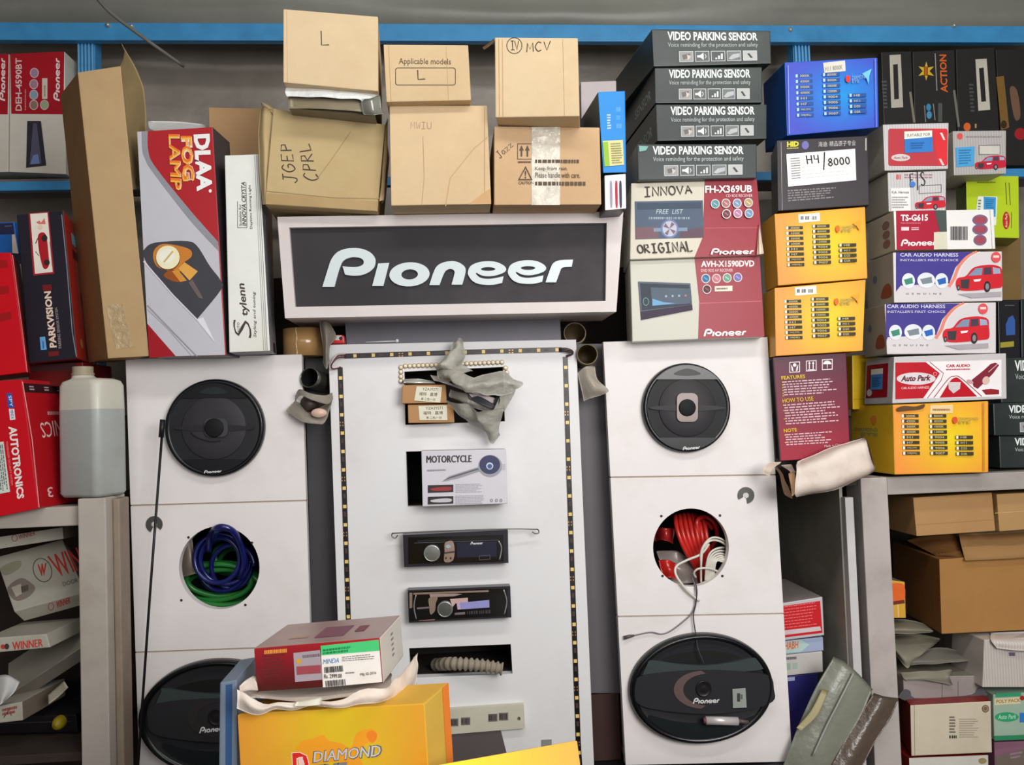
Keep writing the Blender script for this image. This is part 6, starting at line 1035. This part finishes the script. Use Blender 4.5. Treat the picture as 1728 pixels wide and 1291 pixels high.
def a1(a, f):
    a.ring(*XC([(225, 258)])[0], 16, 21, 1.6, (96, 92, 88), -20); a.text('W', XC([(200, 228), (245, 220), (240, 285), (215, 292)]), RW, .04); a.text('WINNER', XC([(250, 185), (560, 90), (590, 205), (310, 295)]), RW, .02); a.text('DOOR S', XC([(330, 322), (430, 294), (434, 316), (336, 344)]), (110, 106, 100), 0); a.poly(smooth(XC([(40, 350), (110, 300), (170, 330), (185, 360), (150, 400), (95, 420), (60, 400)]), 4), (130, 120, 112)); a.poly(XC([(60, 350), (110, 330), (120, 380), (85, 400)]), (184, 176, 160)); a.poly(XC([(110, 345), (150, 335), (150, 365), (115, 380)]), (96, 88, 82)); a.poly(smooth(XC([(0, 250), (60, 215), (110, 210), (100, 250), (30, 285)]), 3), (150, 146, 126))
    f.ring(*XC([(270, 452)])[0], 5, 6.5, 1, RW); f.text('WINNER', XC([(298, 425), (370, 400), (372, 432), (300, 462)]), RW, .03)
lying('accessory_carton', 'large white carton with red lettering, tilted, upper in the left shelf', XC([(-60, 195), (330, 95), (450, 375), (75, 478)]), XC([(68, 575)])[0], 1.58, 1.49, WN, a1)
def a2(a, f): a.ring(*XC([(78, 88)])[0], 5, 6, 1, (150, 60, 60)); a.text('WINNER', XC([(98, 72), (185, 48), (188, 72), (100, 96)]), (150, 60, 60), .03)
lying('accessory_carton', 'white carton lying dim just under the shelf rail', XC([(-120, 20), (420, 15), (330, 30), (-120, 100)]), XC([(-120, 160)])[0], 1.62, 1.50, WN, lambda a, f: a2(f, a))
b = Box('accessory_carton', 'small white carton with red word on its end, lower in the left shelf', 'carton', XC([(-90, 622), (246, 596), (266, 668), (-90, 702)]), 1.43, .11, WN, back=(1, XC([(430, 470)])[0]), group='white cartons in the left shelf'); b.f.text('WINNER', XC([(65, 640), (225, 622), (226, 662), (68, 682)]), RW, .05); b.f.ell(*XC([(16, 664)])[0], 4, 4, RW); b.f.ell(*XC([(36, 663)])[0], 4, 5, (70, 60, 66)); b.done()
lying('accessory_carton', 'pale carton with grey edge sloping under the small white one', XC([(-120, 700), (430, 500), (460, 650), (40, 925)]), XC([(48, 985)])[0], 1.62, 1.495, WNS, lambda a, f: None)
mb = MB(); patch(mb, [XC2 for XC2 in [[(*p, y) for p, y in zip(XC(r), (1.42, 1.41, 1.42))] for r in ([(-20, 815), (40, 812), (106, 850)], [(-20, 880), (30, 885), (75, 905)], [(-20, 980), (0, 972), (20, 955)])]], M((206, 206, 204), .25, .5), 5, .001); tag(mb.build('paper_sheet'), 'glossy white paper sheet at the left edge of the lower left shelf', 'paper')
b = Box('open_carton', 'open pale carton with cut flap at the bottom of the left shelf', 'carton', XC([(-60, 990), (118, 955), (122, 1055), (-60, 1075)]), 1.43, .12, WN, back=(1, XC([(345, 845)])[0]), sides={'r': (120, 110, 98)}); b.f.micro(XC([(10, 990), (90, 972), (92, 1015), (12, 1032)]), 2, (150, 70, 66), .7); b.f.line(XC([(20, 1040), (50, 995), (60, 1030)]), 1.4, (70, 60, 66)); m = MB(); patch(m, [[(*XC([p])[0], y) for p, y in zip(r, (1.44, 1.47, 1.5))] for r in ([(255, 920), (300, 880), (340, 845)], [(258, 970), (310, 930), (362, 880)])], M((196, 190, 168), .5), 4); b.part('flap', m); b.done()
mb = lathe(MB(), P(98, 1221, 1.46), UX, UZ, NF, [(.012, -.01), (.012, .0), (.008, .008), (.0001, .01)], M((140, 124, 36), .5), sx=.8, sy=.9, n=14); tag(mb.build('yellow_knob'), 'small yellow plastic knob low in the left shelf', 'knob')
for (x0, y0, x1, y1), lab in (((-40, 1206, 128, 1240), 'black flat case on the bottom board of the left shelf'),): b = Box('flat_case', lab, 'case', [(x0, y0 + 6), (x1, y0), (x1 + 4, y1 - 4), (x0, y1)], 1.50, .2, M((34, 32, 34), .4), sides={'t': (44, 42, 44)}); b.f.line([(x0 + 6, y0 + 16), (x1 - 6, y0 + 11)], 1, (70, 66, 66)); b.done()
# ------------------------------------------------------------------ right shelf
post = MB(); xa, xb = P(1462, 1000, 1.50).x, P(1507, 1000, 1.50).x; zt2 = P(1600, 801, 1.50).z; zb2 = P(1600, 831, 1.50).z
aabb(post, xa, xb, 1.50, 1.56, 0, zt2, M((178, 170, 166), .55, .3, noi=.06, ns=10, dirt=(130, 122, 116), ds=6, dk=.7), .002)
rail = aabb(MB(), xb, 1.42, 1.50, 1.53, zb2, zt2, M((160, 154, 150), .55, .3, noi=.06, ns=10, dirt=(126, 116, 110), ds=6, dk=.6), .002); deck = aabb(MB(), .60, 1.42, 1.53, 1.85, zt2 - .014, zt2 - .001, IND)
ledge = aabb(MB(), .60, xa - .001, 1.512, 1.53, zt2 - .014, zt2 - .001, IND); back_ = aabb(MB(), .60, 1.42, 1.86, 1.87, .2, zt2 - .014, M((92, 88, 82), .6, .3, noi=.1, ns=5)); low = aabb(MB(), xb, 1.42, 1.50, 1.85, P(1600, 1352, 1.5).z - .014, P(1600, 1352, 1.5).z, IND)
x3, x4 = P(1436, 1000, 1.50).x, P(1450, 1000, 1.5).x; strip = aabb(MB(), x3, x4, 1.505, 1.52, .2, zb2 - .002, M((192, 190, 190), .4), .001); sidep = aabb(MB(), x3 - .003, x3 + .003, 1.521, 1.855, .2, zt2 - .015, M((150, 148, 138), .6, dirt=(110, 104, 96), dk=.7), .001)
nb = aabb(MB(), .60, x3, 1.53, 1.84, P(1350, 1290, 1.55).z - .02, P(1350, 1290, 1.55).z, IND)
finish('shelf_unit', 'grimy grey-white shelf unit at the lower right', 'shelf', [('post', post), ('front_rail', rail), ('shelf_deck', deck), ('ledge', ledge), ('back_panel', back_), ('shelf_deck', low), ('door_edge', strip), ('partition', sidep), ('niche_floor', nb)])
# niche contents
b = Box('accessory_carton', 'white and red carton lying on the pile in the dark niche', 'carton', [(1318, 1018), (1388, 1007), (1391, 1072), (1322, 1081)], 1.56, .18, LAM((190, 184, 188)), side=M((150, 142, 140), .4)); b.f.poly([(1319, 1023), (1384, 1014), (1388, 1068), (1322, 1076)], LAM((196, 44, 50))); b.f.micro([(1312, 1024), (1378, 1015), (1382, 1056), (1314, 1064)], 8, (222, 120, 120), .25); b.f.poly([(1322, 1064), (1384, 1057), (1386, 1064), (1322, 1072)], (206, 190, 194)); b.done()
b = Box('accessory_carton', 'pale blue carton with orange lettering in the dark niche', 'carton', [(1320, 1082), (1389, 1075), (1390, 1098), (1321, 1105)], 1.57, .16, LAM((160, 172, 200))); b.f.poly([(1321, 1084), (1352, 1080), (1366, 1088), (1352, 1100), (1322, 1103)], (176, 200, 196)); b.f.text('SHABH', [(1320, 1084), (1347, 1081), (1347, 1094), (1320, 1098)], (214, 110, 60), .03); b.done()
b = Box('accessory_carton', 'white carton with small green and grey print in the dark niche', 'carton', [(1321, 1106), (1388, 1099), (1389, 1134), (1323, 1141)], 1.57, .16, LAM((190, 186, 182))); b.f.micro([(1322, 1108), (1350, 1106), (1350, 1114), (1322, 1116)], 1, (100, 96, 100)); b.f.poly([(1323, 1120), (1334, 1119), (1334, 1130), (1324, 1131)], (150, 176, 160)); b.f.poly([(1338, 1119), (1346, 1118), (1346, 1128), (1338, 1129)], (160, 180, 166)); b.done()
b = Box('accessory_carton', 'dark blue carton at the bottom of the pile in the dark niche', 'carton', [(1323, 1142), (1380, 1136), (1384, 1258), (1328, 1264)], 1.575, .16, LAM((52, 50, 110))); b.f.micro([(1324, 1142), (1346, 1140), (1346, 1148), (1324, 1150)], 1, (176, 176, 206), .8); b.done()
GP = M((132, 134, 122), .3, .5, noi=.1, ns=14, alpha=.9, bump=.2); GP2 = M((136, 132, 112), .3, .4, noi=.1); DP = M((92, 80, 72), .25, .5, noi=.15, ns=14, bump=.3)
mb = MB(); patch(mb, [[(1404, 1108, 1.50), (1425, 1118, 1.485), (1450, 1138, 1.48), (1472, 1162, 1.485)], [(1378, 1160, 1.49), (1402, 1178, 1.475), (1428, 1198, 1.47), (1455, 1205, 1.475)], [(1352, 1215, 1.485), (1378, 1232, 1.47), (1405, 1248, 1.465), (1430, 1252, 1.47)], [(1318, 1300, 1.48), (1350, 1310, 1.465), (1380, 1318, 1.46), (1405, 1315, 1.465)]], GP, 7, .003, 15)
m2 = MB(); patch(m2, [[(1388, 1162, 1.475), (1398, 1166, 1.472)], [(1368, 1200, 1.47), (1380, 1206, 1.467)], [(1344, 1228, 1.47), (1352, 1233, 1.467)]], M((160, 150, 112), .4), 5); m3 = tube(MB(), spl([P(1440, 1136, 1.474), P(1418, 1180, 1.466), P(1395, 1225, 1.462), P(1372, 1275, 1.458)]), .0016, M((150, 156, 150), .3))
finish('blister_pack', 'dusty grey-green plastic sleeve leaning against the right shelf post', 'plastic sleeve', [('sleeve', mb), ('paper_insert', m2), ('rib', m3)])
mb = MB(); patch(mb, [[(1474, 1168, 1.485), (1492, 1174, 1.475), (1516, 1178, 1.485)], [(1452, 1205, 1.478), (1475, 1210, 1.468), (1500, 1218, 1.478)], [(1425, 1250, 1.47), (1450, 1256, 1.46), (1472, 1262, 1.47)], [(1392, 1310, 1.46), (1420, 1316, 1.45), (1440, 1318, 1.46)]], DP, 7, .003, 15); tag(mb.build('plastic_sleeve'), 'dark brown plastic sleeve beside the grey-green one, in front of the right post', 'plastic sleeve')
# boxes in the right shelf
b = Box('cardboard_box', 'brown cardboard box directly under the right shelf rail', 'box', [(1541, 840), (1674, 831), (1680, 896), (1547, 905)], 1.53, .2, card(172, 134, 92), group='brown cardboard boxes in the right shelf'); b.f.line([(1545, 886), (1679, 877)], .8, (150, 116, 76)); b.done()
b = Box('cardboard_box', 'brown cardboard box cut by the right picture edge, under the shelf rail', 'box', [(1682, 834), (1800, 828), (1803, 888), (1687, 897)], 1.525, .2, card(170, 136, 92), group='brown cardboard boxes in the right shelf'); b.f.line([(1679, 866), (1800, 858)], 1, (196, 160, 110)); b.done()
q = [(1585, 944), (1840, 926), (1842, 1058), (1589, 1070)]
b = Box('cardboard_box', 'large orange-brown open cardboard box in the right shelf', 'box', q, 1.53, .22, card(158, 116, 70), side=card(130, 90, 54), back=(0, (1506, 916)), group='brown cardboard boxes in the right shelf')
m = MB(); patch(m, [[(1618, 901, 1.60), (1700, 897, 1.6), (1800, 890, 1.6)], [(1622, 920, 1.56), (1700, 916, 1.56), (1800, 908, 1.56)], [(1629, 946, 1.518), (1700, 943, 1.518), (1800, 936, 1.518)]], card(164, 128, 86), 5); patch(m, [[(1530, 912, 1.68), (1560, 905, 1.65), (1612, 900, 1.62)], [(1580, 938, 1.56), (1600, 938, 1.55), (1625, 940, 1.54)]], card(130, 92, 56), 4); b.part('flap', m); b.done()
b = Box('accessory_carton', 'small yellow carton with flame print beside the large orange-brown box', 'carton', [(1497, 978), (1527, 982), (1529, 1043), (1499, 1043)], 1.57, .09, LAM((206, 160, 66)), sides={'t': (120, 112, 100)}); b.f.poly(smooth([(1499, 990), (1510, 984), (1526, 988), (1526, 1014), (1512, 1018), (1500, 1016)], 3), (216, 100, 44)); b.f.poly([(1500, 1016), (1526, 1012), (1527, 1018), (1500, 1022)], (110, 50, 40)); b.f.line([(1515, 1020), (1516, 1042)], 2, (226, 190, 120)); b.f.poly([(1501, 1026), (1507, 1024), (1507, 1042), (1502, 1042)], (216, 130, 60)); b.done()
GY = M((126, 122, 108), .5, .3, noi=.1, ns=12, dirt=(96, 90, 82), dk=.6); GY2 = M((112, 108, 100), .5, .3, noi=.12, ns=12, dirt=(84, 78, 74), dk=.6)
for rows, mt, lab in (([[(1502, 1046, 1.62), (1530, 1046, 1.60), (1560, 1052, 1.60)], [(1502, 1060, 1.56), (1535, 1060, 1.55), (1574, 1064, 1.56)], [(1503, 1069, 1.56), (1535, 1070, 1.55), (1574, 1068, 1.56)]], GY, 'grey crumpled packet under the flame carton'),
                      ([[(1504, 1072, 1.62), (1545, 1070, 1.60), (1590, 1078, 1.60)], [(1505, 1088, 1.56), (1530, 1105, 1.54), (1565, 1098, 1.55)], [(1508, 1100, 1.56), (1530, 1126, 1.535), (1538, 1118, 1.54)]], GY, 'pale grey-green folded packet in the right shelf pile'),
                      ([[(1540, 1106, 1.56), (1590, 1092, 1.58), (1650, 1108, 1.60)], [(1535, 1115, 1.54), (1580, 1112, 1.54), (1652, 1112, 1.56)], [(1534, 1122, 1.54), (1580, 1120, 1.535), (1640, 1116, 1.55)]], GY2, 'dark grey folded packet on the grey trays')):
    mb = MB(); patch(mb, rows, mt, 6, .002, 30, .004); tag(mb.build('packet'), lab, 'packet', 'crumpled grey packets in the right shelf')
b = Box('plastic_tray', 'grey wide plastic tray on top of the cream carton in the right shelf', 'tray', [(1524, 1142), (1655, 1140), (1657, 1178), (1526, 1182)], 1.53, .12, M((150, 140, 138), .4, dirt=(110, 104, 104), dk=.6), sides={'t': (128, 122, 110), 'u': (80, 84, 90)}); b.f.poly(smooth([(1525, 1164), (1536, 1166), (1544, 1178), (1600, 1176), (1640, 1172), (1648, 1162), (1656, 1160), (1657, 1178), (1526, 1182)], 3), (86, 84, 88)); b.f.line([(1590, 1150), (1590, 1180)], .8, (96, 90, 90)); b.f.line([(1617, 1150), (1617, 1180)], .8, (96, 90, 90)); m = MB(); patch(m, [[(1520, 1134, 1.54), (1560, 1132, 1.525), (1608, 1130, 1.53)], [(1524, 1144, 1.525), (1560, 1144, 1.518), (1604, 1142, 1.52)], [(1530, 1148, 1.525), (1560, 1148, 1.518), (1608, 1156, 1.522)]], GY, 5, .002); b.part('cover', m); b.done()
CRB = M((196, 186, 166), .5, .3, noi=.04, dirt=(168, 152, 130), ds=8, dk=.5)
b = Box('white_carton', 'cream carton with grey print block and round stamp, in the right shelf', 'carton', [(1536, 1190), (1672, 1183), (1674, 1270), (1538, 1276)], 1.50, .12, CRB, side=LAM((130, 44, 40)), back=(0, (1511, 1188)), group='white cartons in the right shelf')
b.f.line([(1543, 1190), (1544, 1276)], .8, (140, 126, 110)); b.f.ell(1663, 1196, 6, 6.5, (110, 92, 76)); b.f.ring(1663, 1196, 4, 4.5, 1, (170, 150, 130)); b.f.micro(Q(1602, 1208, 1614, 1238), 6, (120, 114, 104)); b.f.bars(Q(1602, 1241, 1615, 1246), 6, (66, 62, 60)); b.f.micro(Q(1619, 1212, 1652, 1246), 9, (156, 150, 136), .4); b.done()
b = Box('white_carton', 'white carton at the bottom edge below the cream carton', 'carton', [(1534, 1279), (1668, 1274), (1669, 1340), (1536, 1343)], 1.505, .12, M((196, 194, 186), .5, dirt=(160, 150, 134), dk=.5), side=LAM((120, 40, 36)), group='white cartons in the right shelf'); b.f.ell(1658, 1284, 7, 5, (146, 130, 90)); b.done()
b = Box('white_carton', 'ribbed white carton with folded lid hanging out at the right edge', 'carton', [(1661, 1080), (1790, 1072), (1788, 1160), (1658, 1160)], 1.505, .10, M((190, 182, 176), .5, noi=.04, kind='flute'), group='white cartons in the right shelf'); m = MB(); patch(m, [[(1672, 1068, 1.54), (1720, 1066, 1.54), (1790, 1064, 1.54)], [(1672, 1080, 1.50), (1720, 1082, 1.495), (1790, 1082, 1.5)], [(1682, 1094, 1.498), (1720, 1098, 1.492), (1790, 1099, 1.497)]], M((200, 192, 186), .5, kind='flute'), 5); b.part('lid', m); b.f.poly([(1702, 1101), (1713, 1101), (1713, 1107), (1703, 1107)], (96, 86, 110)); b.done()
b = Box('accessory_carton', 'pale green carton lettered poly pack at the right picture edge', 'carton', [(1676, 1172), (1790, 1165), (1790, 1246), (1678, 1250)], 1.52, .1, M((150, 172, 156), .45)); b.f.rect(1680, 1170, 1723, 1177, (60, 150, 110), -.05); b.f.rect(1678, 1179, 1722, 1190, (206, 196, 160), -.06); b.f.text('POLY PACK', Q(1681, 1181, 1722, 1187, -.06), (150, 120, 70), .03); b.f.ell(1699, 1210, 20, 8, (50, 150, 104)); b.f.text('Auto Park', Q(1684, 1206, 1715, 1214, -.03), (160, 206, 180), .02, .2); b.f.rect(1721, 1203, 1760, 1219, (50, 120, 190)); b.f.rect(1678, 1242, 1790, 1250, (50, 130, 90), -.04); b.f.ell(1725, 1178, 4, 4, (150, 50, 40)); b.done()
b = Box('accessory_carton', 'dim purple carton under the pale green one at the right picture edge', 'carton', [(1678, 1253), (1790, 1248), (1790, 1324), (1680, 1329)], 1.53, .1, M((130, 92, 110), .5)); b.f.poly([(1680, 1276), (1728, 1264), (1790, 1256), (1790, 1323), (1682, 1327)], (110, 98, 90)); b.f.micro([(1704, 1270), (1728, 1266), (1728, 1278), (1706, 1282)], 2, (150, 120, 140)); b.done()
